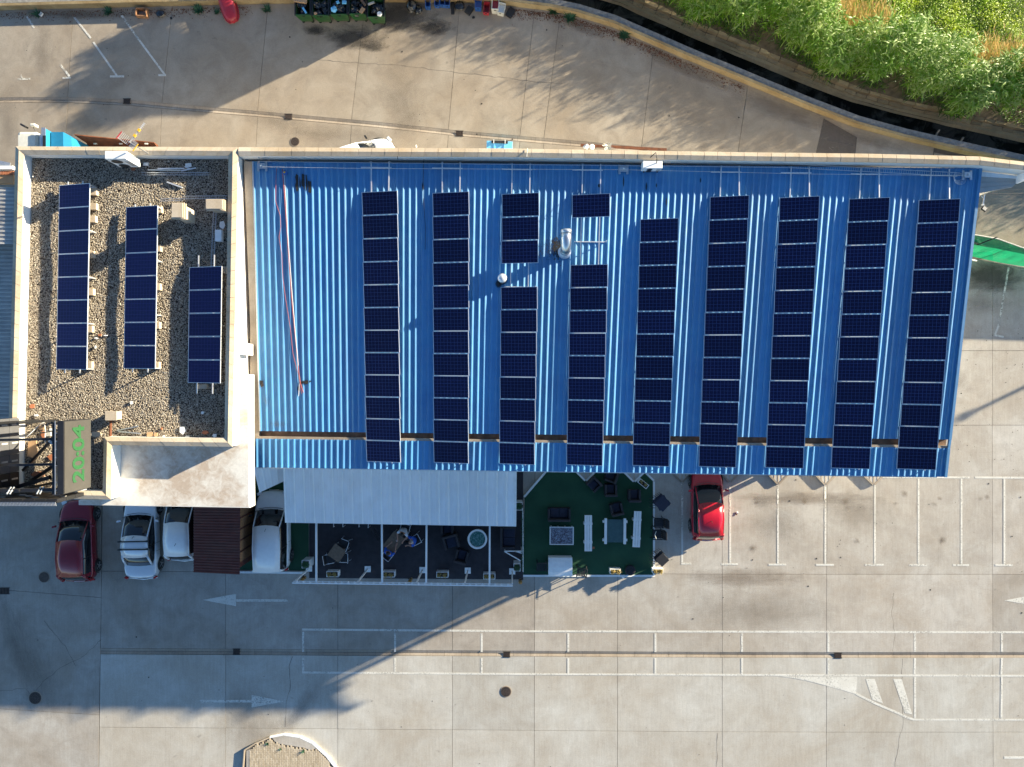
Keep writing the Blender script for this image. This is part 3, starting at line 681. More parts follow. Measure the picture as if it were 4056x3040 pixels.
def sheet(p0, p1, p2, p3, nrib, name, mat, par, h=.034, segs_=5, wob=.003, rib=(.0, .10, .20, .40)):
    """p0-p1 north edge (west to east), p3-p2 south edge; ribs run north-south"""
    prof = []
    for k in range(nrib):
        for u, z in ((rib[0], 0), (rib[1], h), (rib[2], h), (rib[3], 0), (.62, 0), (.64, h * .14), (.68, h * .14), (.70, 0)): prof.append(((k + u) / nrib, z))
    prof.append((1.0, 0)); m_ = len(prof); vs = []; fs = []
    tn = random.uniform(-.002, .002)
    for s_ in range(segs_ + 1):
        t = s_ / segs_; A = p0.lerp(p3, t); B = p1.lerp(p2, t); wv = random.uniform(-wob, wob) if 0 < s_ < segs_ else 0
        for u, z in prof: v = A.lerp(B, u); vs.append((v.x, v.y, v.z + z + tn + wv * math.sin(u * 3.14)))
    for s_ in range(segs_):
        for k in range(m_ - 1): fs.append((s_ * m_ + k, (s_ + 1) * m_ + k, (s_ + 1) * m_ + k + 1, s_ * m_ + k + 1))
    return MB().add(vs, fs).build(name, mat, par, world=True)
NS = 28
for k in range(NS):
    u0, u1 = k / NS, (k + 1) / NS + .0004
    sheet(NWp.lerp(NEp, u0), NWp.lerp(NEp, u1), GW.lerp(GE, u1), GW.lerp(GE, u0), 4, 'roof_sheet', 'blue', HALL, segs_=9)
    sheet(LW.lerp(LE, u0), LW.lerp(LE, u1), SW.lerp(SE, u1), SW.lerp(SE, u0), 4, 'eaves_sheet', 'blue', HALL, segs_=2)
# roof underside so that the sun cannot leak, gutter with lip, east trim, eaves
up = Vector((0, 0, 1))
MB().add([p - up * .035 for p in (NWp, NEp, GE, GW)] + [p - up * .10 for p in (NWp, NEp, GE, GW)], [(0, 3, 2, 1)[::-1], (4, 5, 6, 7)]).build('roof_lining', 'grey_sheet', HALL, world=True)
MB().add([p - up * .035 for p in (LW, LE, SE, SW)] + [p - up * .10 for p in (LW, LE, SE, SW)], [(0, 3, 2, 1)[::-1], (4, 5, 6, 7)]).build('eaves_lining', 'grey_sheet', HALL, world=True)
dn = up * .24
MB().add([GW - dn, GE - dn, LE - dn, LW - dn], [(3, 2, 1, 0)]).build('gutter', 'gutter', HALL, world=True)
MB().add([GW - up * .03, GE - up * .03, GE - dn, GW - dn], [(0, 1, 2, 3)]).build('gutter_side', 'gutter', HALL, world=True)
lw2 = LW + Vector((0, .11, 0)); le2 = LE + Vector((0, .11, 0))
MB().add([lw2 - dn, le2 - dn, LE - dn, LW - dn, lw2 + up * .0, le2 + up * .0, LE + up * .0, LW + up * .0], [(4, 7, 6, 5), (0, 4, 5, 1), (3, 2, 6, 7), (0, 3, 7, 4), (1, 5, 6, 2)]).build('gutter_lip', 'channel', HALL, world=True)
for (a, b) in ((NEp, GE), (LE, SE)): MB().bar(a + up * .03 + Vector((-.02, 0, 0)), b + up * .03 + Vector((-.02, 0, 0)), .12, .10).build('edge_flashing', 'blue', HALL, world=True)
MB().bar(GE + up * .0, LE + up * .0, .1, .1).build('edge_flashing', 'blue', HALL, world=True)
# kerb between office wall and blue sheets
kb = [PR(966, 640, -.02), PR(998, 640, -.02), PR(1027, 1708, -.02), PR(1012, 1852, -.02), PR(990, 1852, -.02), PR(991, 1290, -.02)]
MB().prism([(v.x, v.y) for v in kb], [v.z - .3 for v in kb], [v.z for v in kb]).build('verge_kerb', 'channel', HALL, world=True)
kb2 = [PR(999, 640, .05), PR(1003, 640, .05), PR(1031, 1708, .05), PR(1027, 1708, .05)]
MB().prism([(v.x, v.y) for v in kb2], [v.z - .1 for v in kb2], [v.z for v in kb2]).build('verge_strip', 'steel', HALL, world=True)
# walls under the roof and posts of the open east bay
def gx(px, py): return P(px, py, -RISE)
wS = [gx(1000, 1784), gx(3132, 1816), gx(3132, 1796), gx(1000, 1764)]
MB().prism([(p.x, p.y) for p in wS], -RISE, 4.55).build('south_wall', 'white_wall', HALL, world=True)
wE = [gx(3132, 1795), gx(3132, 860), gx(3110, 860), gx(3110, 1795)]
MB().prism([(p.x, p.y) for p in wE], -RISE, [4.6, 5.95, 5.95, 4.6]).build('east_wall', 'white_wall', HALL, world=True)
for x, y in ((3196, 1800), ):
    p = gx(x, y); t = zr(p.y) - .1; MB().box((p.x, p.y, (t - RISE) / 2), (.20, .20, t + RISE)).build('post', 'white', HALL, world=True)
MB().bar(SW - up * .17, SE - up * .17, .10, .14).build('eaves_beam', 'white', HALL, world=True)
# patches of torn film, soot and holes in the sheet
def rpatch(px, py, rx, ry, mat, rot=0.0, off=.036):
    p = PR(px, py, off); o = MB().face([(math.cos(2 * math.pi * i / 18), math.sin(2 * math.pi * i / 18), 0) for i in range(18)]).build('stain', mat, HALL)
    o.location = p - HALL.location; o.scale = (rx * .0113, ry * .0113, 1); o.rotation_euler = (math.atan(.1335), 0, rot)
for s in ((2232, 1000, 26, 20, 'soot'), (1989, 1112, 36, 34, 'soot'), (1975, 1125, 24, 30, 'soot'), (1040, 1525, 9, 22, 'stain_brown'), (1055, 1590, 10, 50, 'stain_brown'), (1200, 1515, 34, 12, 'soot', .3), (1182, 1540, 9, 22, 'soot'),
          (1100, 1680, 50, 20, 'stain_soft'), (2560, 740, 6, 30, 'soot'), (1675, 740, 7, 30, 'soot'), (2372, 735, 7, 9, 'soot'), (2470, 720, 5, 40, 'soot'), (2600, 735, 5, 16, 'soot'), (2775, 715, 5, 18, 'soot'), (2640, 800, 5, 30, 'soot')):
    rpatch(*s)
def tar(pts):
    q = []
    for (x0, y0), (x1, y1) in zip(pts, pts[1:] + pts[:1]):
        for t in (0, .33, .66): q.append(PR(lerp(x0, x1, t) + random.uniform(-2.5, 2.5), lerp(y0, y1, t) + random.uniform(-3, 3), .034))
    MB().face(q[::-1]).build('tar_patch', 'tar', HALL, world=True)
tar([(1172, 690), (1187, 698), (1189, 740), (1176, 762), (1170, 735)]); tar([(1195, 692), (1214, 694), (1216, 740), (1213, 760), (1196, 735)]); tar([(1219, 715), (1232, 720), (1238, 748), (1234, 764), (1221, 762)])
mb = MB()
for k in range(420):
    x = 2222 - abs(random.gauss(0, 38)); y = 985 + random.gauss(0, 20) + (2222 - x) * .05; p = PR(x, y, .04); r_ = random.uniform(.008, .035) * (1.2 if x > 2190 else .7)
    mb.face([(p.x + r_ * .6 * math.cos(a), p.y + r_ * 1.3 * math.sin(a), p.z + r_ * .17 * math.sin(a)) for a in [j * math.pi / 3 for j in range(6)]])
tag(mb.build('soot_specks', 'tar', HALL, world=True), kind='stuff')
tar([(1030, 1510), (1042, 1508), (1044, 1530), (1034, 1535)]); tar([(1205, 1512), (1232, 1508), (1230, 1514), (1208, 1522)]); tar([(2372, 730), (2379, 730), (2380, 745), (2371, 743)])
ground_level()
# raised sawtooth platform in front of the hall
TIPS = [(2320, 1907), (2512, 1911), (2701, 1912), (2892, 1912), (3082, 1920), (3270, 1923), (3461, 1923)]
PLAT = empty('sawtooth_platform', P(2900, 1850), 0, 'low raised concrete platform with zigzag kerb points along the hall eaves', 'platform')
z1 = .13; pp = [P(2225, 1812, z1)]
for i, (x, y) in enumerate(TIPS):
    pp.append(P(x, y, z1)); pp.append(P(x + 94, y - 94, z1))
mbp = MB().prism([(p.x, p.y) for p in [P(2225, 1780, z1)] + pp + [P(3555, 1780, z1)]], -.02, z1); mbp.build('platform_slab', 'grey_sheet', PLAT, world=True)
for i in range(len(pp) - 1):
    a, b = pp[i], pp[i + 1]; d = (b - a).normalized(); nr = Vector((-d.y, d.x, 0)) * .05
    west = i < 4
    MB().prism([(v.x, v.y) for v in (a + d * .05 - nr, b - d * .05 - nr, b - d * .05 + nr, a + d * .05 + nr)], -.015, z1 + .02).build('kerb_stone', 'white' if west else 'channel', PLAT, world=True)
    if i % 2 == 0:
        for k in range(5):
            u = b if i % 2 == 0 else a
            MB().bar(b + Vector((-.42 + .21 * k, .55, .007)), b + Vector((-.42 + .21 * k, .12 + abs(k - 2) * .2, .007)), .05, .014).build('board', 'coping', PLAT, world=True)

# ------------------------------------------------------------------ white ribbed canopy over the terrace
CAN = empty('terrace_canopy', P(1580, 1970), 0, 'long white ribbed metal canopy below the blue roof edge', 'canopy')
zc0, zc1 = 3.75, 3.30
c0, c1, c2, c3 = P(1120, 1820, zc0), P(2043, 1836, zc0), P(2041, 2085, zc1), P(1129, 2070, zc1)
for k in range(24):
    u0, u1 = k / 24, (k + 1) / 24 + .0003
    sheet(c0.lerp(c1, u0), c0.lerp(c1, u1), c3.lerp(c2, u1), c3.lerp(c2, u0), 1, 'canopy_sheet', 'white_sheet', CAN, h=.065, segs_=2, wob=.001, rib=(0, .04, .12, .16))
MB().add([c - up * .03 for c in (c0, c1, c2, c3)], [(3, 2, 1, 0)]).build('lining', 'black', CAN, world=True)
MB().bar(c1 - up * .02, c2 - up * .02, .1, .14).build('side_flashing', 'white', CAN, world=True); MB().bar(c3 - up * .06, c2 - up * .06, .05, .07).build('front_flashing', 'white', CAN, world=True)
for x in (1250, 1511, 1690, 1939):
    p = P(x, 2036, 3.0); MB().box((p.x, p.y, 1.5), (.09, .09, 3.0)).build('post', 'white', CAN, world=True)
AW = empty('side_awning', P(1060, 1890), 0, 'small pale ribbed awning between the white wall and the long canopy', 'awning')
w0, w1, w2, w3 = P(1000, 1838, 3.3), P(1123, 1842, 3.3), P(1123, 1908, 3.0), P(1028, 1952, 2.9)
for k in range(4):
    u0, u1 = k / 4, (k + 1) / 4; sheet(w0.lerp(w1, u0), w0.lerp(w1, u1), w3.lerp(w2, u1), w3.lerp(w2, u0), 1, 'awning_sheet', 'white_sheet', AW, h=.02, segs_=1, wob=0)
# ------------------------------------------------------------------ brown shed roof
BR_ = empty('brown_shed', P(860, 2140), 0, 'shed with a dark brown corrugated roof between a white car and the van', 'shed')
b0, b1, b2, b3 = P(766, 1960, 2.55), P(952, 1960, 2.55), P(949, 2276, 2.45), P(766, 2267, 2.45)
for k in range(7):
    t0, t1 = k / 7, (k + 1) / 7 + .002
    # ribs run east-west: swap axes
    sheet(b0.lerp(b3, t0), b0.lerp(b3, t1), b1.lerp(b2, t1), b1.lerp(b2, t0), 4, 'roof_sheet', 'brown_sheet', BR_, h=-.045, segs_=1, wob=0, rib=(0, .18, .5, .68))
for a, b, nm in ((P(940, 1970, 2.4), P(938, 2255, 2.4), 'side_wall'), (P(775, 1970, 2.4), P(775, 2250, 2.4), 'side_wall'), (P(775, 2250, 2.4), P(936, 2256, 2.4), 'front_wall')):
    MB().bar(a - up * 1.2, b - up * 1.2, .08, 2.35).build(nm, 'brown_sheet', BR_, world=True)
for k in range(5):
    a = P(948, 2030 + k * 45, 2.2); MB().box((a.x, a.y, 1.2), (.04, .5, 1.9)).build('shutter_board', 'crate_wood', BR_, world=True)

roof_level()
# ------------------------------------------------------------------ neighbour roofs at the left edge
NB = empty('neighbour_shed', P(-60, 1250), 0, 'grey corrugated roof of the neighbouring shed cut by the left edge', 'shed')
for za, zb, y_a, n_ in ((6.93, 6.93, 742, 2), (6.2, 6.1, 968, 7)):
    for k in range(n_):
        ya, yb = y_a + k * 112, y_a + (k + 1) * 112 + 1
        q = [P(-260, ya, za), P(-260, yb, za), P(62, yb, za), P(62, ya, za)]
        sheet(q[0], q[1], q[2], q[3], 7, 'roof_sheet', 'grey_sheet', NB, h=-.05, segs_=1, wob=0, rib=(0, .15, .5, .65))
q_ = P(-110, 850, 6.8); MB().box((q_.x, q_.y, 2.0), (3.6, 2.3, 9.6)).build('walls', 'white_wall', NB, world=True)
q_ = P(-100, 1170, 5.0); q_ = P(-110, 1360, 6.0); MB().box((q_.x, q_.y, 1.7), (3.6, 8.2, 8.4)).build('walls', 'white_wall', NB, world=True)
NT = empty('neighbour_ledge', P(10, 690), 0, 'tan ledge with small clay bricks and a pale rim left of the parapet', 'ledge')
MB().box(P(-20, 712, 5.3), (1.8, .42, .2)).build('ledge_top', 'card', NT, world=True)
MB().box(P(-20, 668, 5.35), (1.8, .16, .3)).build('rim', 'white', NT, world=True)
for k in range(6): MB().box(P(6 + 9 * k, 686, 5.42), (.085, .16, .06)).build('brick', 'tile', NT, world=True)
tag(MB().bar(P(-30, 640, 5.2), P(40, 655, 5.2), .2, .05).build('metal_sheet_offcut', 'steel'), 'shiny metal offcut beside the parapet corner at the left edge', 'metal sheet')

ground_level()
roof_level()
# ------------------------------------------------------------------ solar arrays
PW, PH = 1.65, .988
fr = MB()
for s in (-1, 1):
    fr.box((0, s * (PH / 2 - .009), 0), (PW, .018, .04)); fr.box((s * (PW / 2 - .011), 0, 0), (.022, PH - .036, .04))
fr.box((0, 0, -.008), (PW - .044, PH - .036, .006))
_f = fr.build('solar_panel', 'alu'); FRAME = _f.data; bpy.data.objects.remove(_f)
_c = MB().face([(-.803, -.476, 0), (.803, -.476, 0), (.803, .476, 0), (-.803, .476, 0)]).build('cell_sheet', 'cells'); CELLS = _c.data; bpy.data.objects.remove(_c)
_c = MB().box((0, 0, 0), (.05, .03, .03)).build('clamp', 'alu'); CLAMP = _c.data; bpy.data.objects.remove(_c)
_g = bpy.data.materials.get('solar_cells').copy(); _g.name = 'solar_cells_violet'
for _n in _g.node_tree.nodes:
    if _n.type == 'MIX' and abs(_n.inputs[6].default_value[2] - .026) < .001 and not _n.inputs[6].is_linked: _n.inputs[6].default_value = (.007, .006, .05, 1); _n.inputs[7].default_value = (.010, .007, .058, 1)
    if _n.type == 'MIX' and abs(_n.inputs[7].default_value[2] - .36) < .001: _n.inputs[7].default_value = (.05, .05, .24, 1)
_c = MB().face([(-.803, -.476, 0), (.803, -.476, 0), (.803, .476, 0), (-.803, .476, 0)]).build('cell_sheet', _g); CELLS2 = _c.data; bpy.data.objects.remove(_c)
def child(name, data, root, mw):
    o = bpy.data.objects.new(name, data); COL.objects.link(o); o.parent = root; o.matrix_basis = root.matrix_world.inverted() @ mw; return o
def array(p0, p1, n, slots, label, group, rails, north=0.0, south=0.0, cross=False, tilt=12.0):
    root = empty('solar_array', p0, 0, label, 'solar array', group)
    d = (p1 - p0) / n; dl = d.length; du = d.normalized(); e = Vector((-du.y, du.x, 0)).normalized(); e = -e if e.x < 0 else e
    ex = (e * math.cos(R(tilt)) + Vector((0, 0, 1)) * math.sin(R(tilt))).normalized(); ey = -du; ez = ex.cross(ey).normalized(); ey = ez.cross(ex)
    for s in slots:
        c = p0 + d * (s + .5) + ex * (PW / 2) + ez * random.uniform(0, .003)
        ej = (ey + ez * random.uniform(-.0015, .0015)).normalized()
        mw = Matrix(((ex.x, ej.x, ez.x, c.x), (ex.y, ej.y, ez.y, c.y), (ex.z, ej.z, ez.z, c.z), (0, 0, 0, 1)))
        f = child('solar_panel', FRAME, root, mw)
        g_ = bpy.data.objects.new('cell_sheet', CELLS2 if p0.x < -10 else CELLS); COL.objects.link(g_); g_.parent = f; g_.location = (0, 0, .014)
    for u in (.42, 1.22):
        a = p0 + ex * u - ez * .045 - du * north; b = p1 + ex * u - ez * .045 + du * south
        if rails == 'flat':      # northern tails lie down towards the roof
            a2 = p0 + ex * u - ez * .045
            MB().bar(a2, b, .04, .04).build('rail', 'alu', root, world=True)
            t = a - Vector((0, 0, max(0, a.z - (zr(a.y) + .07)))); MB().bar(a2, t, .045, .04).build('rail', 'alu', root, world=True)
        else: MB().bar(a, b, .04, .04).build('rail', 'alu', root, world=True)
    if cross:
        q = p0 - du * (north - .28); q.z = zr(q.y) + .10; MB().bar(q - e * .02, q + e * 1.3, .045, .03).build('cross_rail', 'alu', root, world=True)
    k = max(2, n // 2)
    for i in range(k + 1):
        if (i * n / k) and not (min(slots) - .1 <= i * n / k <= max(slots) + 1.1): continue
        b = p0 + (p1 - p0) * min(.995, max(.005, i / k)); zb = (ZG if p0.x < -10 else zr(b.y) + .02)
        hi = b + ex * 1.55 - ez * .06; lo = Vector((hi.x, hi.y, zb)); MB().bar(lo, hi, .04, .04).build('strut', 'alu', root, world=True)
        l1 = b + ex * .12 - ez * .06; MB().bar(Vector((l1.x, l1.y, zb + .02)), Vector((lo.x, lo.y, zb + .02)), .04, .035).build('foot_rail', 'alu', root, world=True)
    return root
HA = [((1434, 762), (1452, 1829), range(12)), ((1714, 765), (1718, 1833), range(12)), ((1989, 769), (1977, 1838), [0, 1, 2] + list(range(4, 12))), ((2267, 772), (2243, 1842), [0] + list(range(3, 12))),
      ((2537, 869), (2504, 1845), range(11)), ((2813, 780), (2766, 1849), range(12)), ((3089, 783), (3030, 1853), range(12)), ((3364, 788), (3290, 1855), range(12)), ((3640, 793), (3549, 1858), range(12))]
nm = ['first full row of panels from the left on the blue roof, beside the bare sheets', 'full solar row just left of the round roof vent', 'solar row with one missing panel beside the round roof vent',
      'solar row with a two panel gap beside the shiny elbow flue', 'shorter solar row starting lower down, without top rails', 'full solar row right of the shorter one, above the red car', 'seventh solar row on the blue roof, third from the right edge',
      'solar row second from the right edge of the blue roof', 'rightmost solar row beside the east edge of the blue roof']
for (tl, bl, sl_), lab in zip(HA, nm):
    array(PR(tl[0], tl[1], .07), PR(bl[0], bl[1], .07), 11 if 'without' in lab else 12, list(sl_), lab, 'solar rows on the blue metal roof', 'flat', north=(1.32 if lab.find('shorter') < 0 or lab.find('without') < 0 else 0.0), south=.04, cross=('without' not in lab))
GA = [((236, 735), (224, 1464), 8, 'longest solar row on the gravel roof, beside the left parapet', .14), ((501, 822), (491, 1461), 7, 'middle solar row on the gravel roof', .12), ((751, 1059), (745, 1518), 5, 'short five panel solar row on the gravel roof near the hall', .5)]
for tl, bl, n_, lab, ex_ in GA:
    array(P(tl[0], tl[1], 6.66), P(bl[0], bl[1], 6.66), n_, range(n_), lab, 'solar rows on the gravel roof', 'tilt', north=ex_, south=.15 + (ex_ > .3) * .3, tilt=15.5)
def block(px, py, label, sx=.26, sy=.30, rot=0.0):
    p = P(px, py, ZG + .1); o = MB().box((0, 0, 0), (sx, sy, .2)).build('concrete_block', 'coping', bevel=.012); o.location = (p.x, p.y, ZG + .09); o.rotation_euler = (0, 0, rot); return tag(o, label, 'block', 'concrete ballast blocks on the gravel roof')
for k, (x, y) in enumerate(((374, 762), (374, 820), (371, 870), (364, 1010), (362, 1158), (358, 1305), (356, 1446))):
    block(x, y, 'concrete block right of the long solar row, %s' % ['at its top end', 'just below the topmost', 'third from its top', 'middle one of seven', 'just below its middle', 'last but one', 'at its bottom end'][k])
for k, (x, y) in enumerate(((632, 832), (628, 985), (626, 1138), (624, 1290), (622, 1448))):
    block(x, y, 'pale concrete block right of the middle gravel roof solar row, %s' % ['at its top end', 'second from its top', 'midway down', 'second from its bottom', 'at its bottom end'][k])
block(888, 1072, 'pale block in shade at the top of the short solar row', .3, .3); block(800, 1532, 'pale slab in shade under the bottom of the short solar row', .5, .2)

# ------------------------------------------------------------------ things on the gravel roof
def chimney(x0, y0, x1, y1, zt, label):
    a = P(x0, y0, zt); b = P(x1, y1, zt); c = (a + b) / 2; sx, sy = abs(b.x - a.x), abs(b.y - a.y); o = empty('chimney', (c.x, c.y, ZG), 0, label, 'chimney', 'chimneys on the gravel roof'); h = zt - ZG
    MB().box((0, 0, (h - .3) / 2), (sx - .16, sy - .16, h - .3)).build('shaft', 'coping', o, bevel=.01)
    for k in range(4): MB().box((0, 0, h - .28 + k * .075), (sx - (.10 if k % 2 else .02), sy - (.10 if k % 2 else .02), .05)).build('cap_slab', 'coping', o, bevel=.008)
    MB().box((0, 0, h - .16), (sx - .2, sy - .2, .25)).build('core', 'soil', o)
chimney(674, 800, 727, 866, 7.80, 'taller tan chimney with stacked cap slabs standing in the gravel'); chimney(809, 786, 884, 832, 7.45, 'tan chimney with stacked cap slabs against the east parapet')
def acunit(x0, y0, x1, y1, zt, zb, label):
    a = P(x0, y0, zt); b = P(x1, y1, zt); c = (a + b) / 2; sx, sy, h = abs(b.x - a.x), abs(b.y - a.y), zt - zb; o = empty('ac_unit', (c.x, c.y, zb), 0, label, 'air conditioner')
    MB().box((0, 0, h / 2 + .05), (sx, sy, h - .1)).build('casing', 'white', o, bevel=.02); MB().box((0, 0, h - .001), (sx * .98, sy * .96, .02)).build('top_panel', 'white', o, bevel=.008)
    for k in range(2): disc(MB(), (0, 0), min(.22, h * .22), 0, .012, 24).build('fan_grille', 'black_steel', o).matrix_basis = Matrix.Translation((-sx * .12, -sy / 2 - .012, h * (.28 + .46 * k))) @ Matrix.Rotation(R(90), 4, 'X')
    MB().box((sx * .34, -sy / 2 - .004, h * .5), (sx * .2, .008, h * .5)).build('service_cover', 'grey_sheet', o)
    for s in (-1, 1): MB().box((s * sx * .35, 0, .025), (.06, sy * 1.15, .05)).build('foot', 'black_steel', o)
acunit(415, 599, 500, 631, 7.98, 6.75, 'tall white air conditioner against the top parapet on the gravel roof')
acunit(2546, 638, 2624, 668, 7.15, 6.62, 'boxy white air conditioner on the blue roof beside the long parapet')
MB0 = MB().tube([PR(2600, 655, .5), PR(2602, 630, .9), PR(2598, 605, .75), PR(2575, 625, .6)], .018, 6); tag(MB0.build('ac_hose', 'black'), 'thin dark hose looping over the parapet behind the white roof unit', 'hose')
# tv antenna
an = empty('tv_antenna', P(602, 618, 6.7), 0, 'yellow and silver TV antenna on a leaning mast above the parapet', 'antenna')
base = P(602, 618, 6.7); top = P(510, 562, 8.75)
MB().tube([base, top], .025, 8).build('mast', 'steel', an, world=True); MB().tube([base, base + (top - base) * .04], .06, 8).build('mast_foot', 'white', an, world=True)
c = top + (top - base).normalized() * -.12; hd = (P(567, 484, 8.9) - P(512, 556, 8.9)).normalized(); sd_ = Vector((hd.y, -hd.x, 0)); tip = c + hd * .98
MB().bar(c, tip, .02).build('boom', 'alu', an, world=True); MB().bar(c + up * .06, tip + up * .06, .012).build('boom', 'alu', an, world=True)
for k in range(11):
    q = c + hd * (.2 + k * .078); MB().bar(q - sd_ * .07, q + sd_ * .07, .010).build('director', 'alu', an, world=True)
for t in (.34, .62): MB().box(c + hd * t + up * .04, (.12, .09, .07), math.atan2(hd.y, hd.x)).build('dipole_box', 'yellow', an, world=True)
for s, ml in ((1, 'yellow'), (-1, 'red_plastic')):
    for k in range(7):
        q = c + hd * (.04 + .0 * k) + up * (s * .05 * 0) ; o_ = q + sd_ * s * (.05 + k * .055) - hd * (.02) + up * (k * .03)
        MB().bar(o_ - hd * .16, o_ + hd * .16, .010).build('reflector_rod', 'alu', an, world=True)
    MB().bar(c + sd_ * s * .04 - hd * .14, c + sd_ * s * .42 - hd * .14 + up * .2, .014).build('reflector_arm', 'alu', an, world=True)
    MB().bar(c + sd_ * s * .42 - hd * .2 + up * .2, c + sd_ * s * .42 + hd * .16 + up * .2, .03).build('reflector_tip', ml, an, world=True)
# trays, rods and rubble
def tray(a, b, wd, label, name='cable_tray', mat='steel', hgt=.05, rung=.1):
    d = (b - a).normalized(); nr = Vector((-d.y, d.x, 0)).normalized() * wd / 2; o = empty(name, a, 0, label, 'cable tray')
    for s in (-1, 1):
        for h_ in (0, hgt): MB().bar(a + nr * s + up * h_, b + nr * s + up * h_, .012).build('side_wire', mat, o, world=True)
    mb = MB(); L = (b - a).length
    for k in range(int(L / rung)): q = a + d * rung * (k + .5); mb.bar(q - nr, q + nr, .009); mb.bar(q - nr, q - nr + up * hgt, .007); mb.bar(q + nr, q + nr + up * hgt, .007)
    tag(mb.build('rungs', mat, o, world=True), kind='stuff')
zg = ZG + .05
tray(P(562, 690, zg), P(828, 690, zg), .10, 'loose wire cable tray lying on the shaded gravel below the parapet')
tray(P(725, 784, zg + .1), P(900, 782, zg + .1), .12, 'wire cable tray running to the parapet behind the chimneys'); tray(P(852, 840, zg), P(842, 1060, zg), .12, 'wire cable tray running down beside the east parapet')
tray(P(636, 794, zg + .1), P(726, 791, zg + .1), .10, 'short bright tray piece left of the taller chimney', rung=.06)
tray(PR(1022, 634, .14), PR(3120, 658, .14), .16, 'long wire cable tray along the top parapet of the blue roof'); tray(PR(3122, 658, .14), PR(3790, 693, .14), .16, 'slanting wire cable tray at the upper right corner of the blue roof')
def rod(a, b, w_, label, mat='alu', cat='metal bar'): return tag(MB().bar(a, b, w_).build('metal_bar', mat), label, cat)
rod(P(586, 674, zg), P(716, 676, zg), .05, 'long pale metal bar below the air conditioner on shaded gravel', 'cream'); rod(P(625, 669, zg + .04), P(730, 668, zg + .04), .05, 'straight aluminium bar beside the longer pale one'); rod(P(718, 678, zg + .05), P(777, 666, zg + .02), .05, 'short aluminium bar crossing at a slant near the rubble heap')
rod(P(733, 661, zg), P(757, 672, zg), .06, 'short grey bar touching the pale stones by the parapet'); rod(P(662, 722, zg), P(722, 744, zg), .06, 'single slanted metal bar at the shadow edge on the gravel')
rod(P(463, 1706, zg), P(548, 1689, zg), .05, 'upper of two dark angle bars near the lower parapet', 'steel'); rod(P(468, 1710, zg), P(558, 1718, zg), .05, 'lower of two dark angle bars near the lower parapet', 'steel')
rod(P(130, 700, zg), P(134, 701, zg), .06, 'tiny offcut of metal on the gravel near the left parapet')
def rub(px, py, sx, sy, mat, label, rot=0.0, h=.05, cat='debris', name='rubble_piece'):
    p = P(px, py, ZG + .06); n_ = random.choice((4, 5)); mb = MB().prism([(sx / 2 * random.uniform(.8, 1.15) * math.cos(t) * 1.2, sy / 2 * random.uniform(.8, 1.15) * math.sin(t) * 1.2) for t in [rot + math.pi / 4 + i * 2 * math.pi / n_ for i in range(n_)]], 0, h)
    o = mb.build(name, mat); o.location = (p.x, p.y, ZG + .02); o.rotation_euler = (random.uniform(-.06, .06), random.uniform(-.06, .06), 0); return tag(o, label, cat)
for a in ((745, 655, .30, .2, 'white', 'pale broken stone against the shaded top parapet'), (578, 651, .26, .16, 'white', 'rounded white lump on shaded gravel right of the air conditioner'), (527, 671, .18, .14, 'tile', 'red brown tile piece below the air conditioner'),
          (394, 1328, .16, .10, 'tile', 'small clay scrap right of the long solar row near its lower end'), (418, 1330, .14, .06, 'white', 'white scrap right of the long solar row'), (379, 1340, .12, .08, 'white', 'slanted white scrap beside the long solar row'), (377, 1375, .06, .14, 'white', 'thin upright white scrap beside the long solar row'),
          (520, 1597, .10, .14, 'white', 'small white scrap below the middle solar row'), (127, 1611, .20, .20, 'tile', 'square clay tile near the lower left parapet'), (142, 1646, .16, .1, 'white', 'pale chip below the square clay tile'), (802, 1636, .12, .12, 'white', 'white scrap in the shade below the short solar row'),
          (722, 1705, .26, .34, 'white', 'large white tile leaning in the lower right gravel corner', .3), (742, 1730, .2, .1, 'cream', 'pale flake beneath the large white tile'), (813, 1714, .26, .18, 'tile', 'red perforated brick in the shaded gravel corner', .2), (850, 1726, .2, .16, 'white', 'white chip at the far right gravel corner'),
          (640, 1700, .08, .12, 'tile', 'tiny clay chip near the lower parapet'), (592, 1721, .3, .22, 'card', 'flat tan flagstone piece by the lower parapet'), (617, 1723, .18, .16, 'card', 'smaller tan flagstone piece by the lower parapet'), (648, 1729, .1, .06, 'white', 'tiny white chip on the lower parapet foot'),
          (190, 1718, .34, .26, 'cream', 'pale slab among rubble above the black sign frame', .1), (165, 1695, .26, .2, 'card', 'tan triangular shard among rubble above the sign frame'), (172, 1722, .2, .3, 'tile', 'pinkish brick shard among rubble above the sign frame'), (203, 1702, .16, .12, 'white', 'white chip above the pale slab near the sign'),
          (128, 1780, .5, .9, 'card', 'big tan board under the black sign frame'), (205, 1812, .3, .3, 'tile', 'orange roof tile beneath the sign frame braces', .5), (148, 1880, .5, .25, 'tile', 'long clay tile under the lower sign frame'), (154, 1925, .34, .10, 'card', 'thin tan slat under the lower sign frame'), (880, 892, .22, .32, 'white', 'white box lid tilted near the cable tray', .4), (380, 1722, .5, .22, 'coping', 'tan stone block below the clock display at the low parapet')):
    rub(*a)
p = P(868, 935, ZG + .15); tag(MB().box((p.x, p.y, ZG + .13), (.28, .5, .24)).build('junction_box', 'white', bevel=.015), 'upright pale junction box beside the vertical cable tray', 'box')
p = P(437, 1648, 7.0); o = empty('vent_stack', (p.x, p.y, ZG), 0, 'tan block chimney stub with a brown pipe running down to the parapet', 'chimney')
MB().box((0, 0, .22), (.46, .36, .44)).build('stub', 'coping', o, bevel=.01); MB().box((.01, 0, .46), (.5, .4, .05)).build('cap_slab', 'coping', o, bevel=.008)
MB().tube([P(438, 1664, 6.75), P(437, 1729, 6.75)], .055, 10).build('pipe', 'rust', o, world=True)

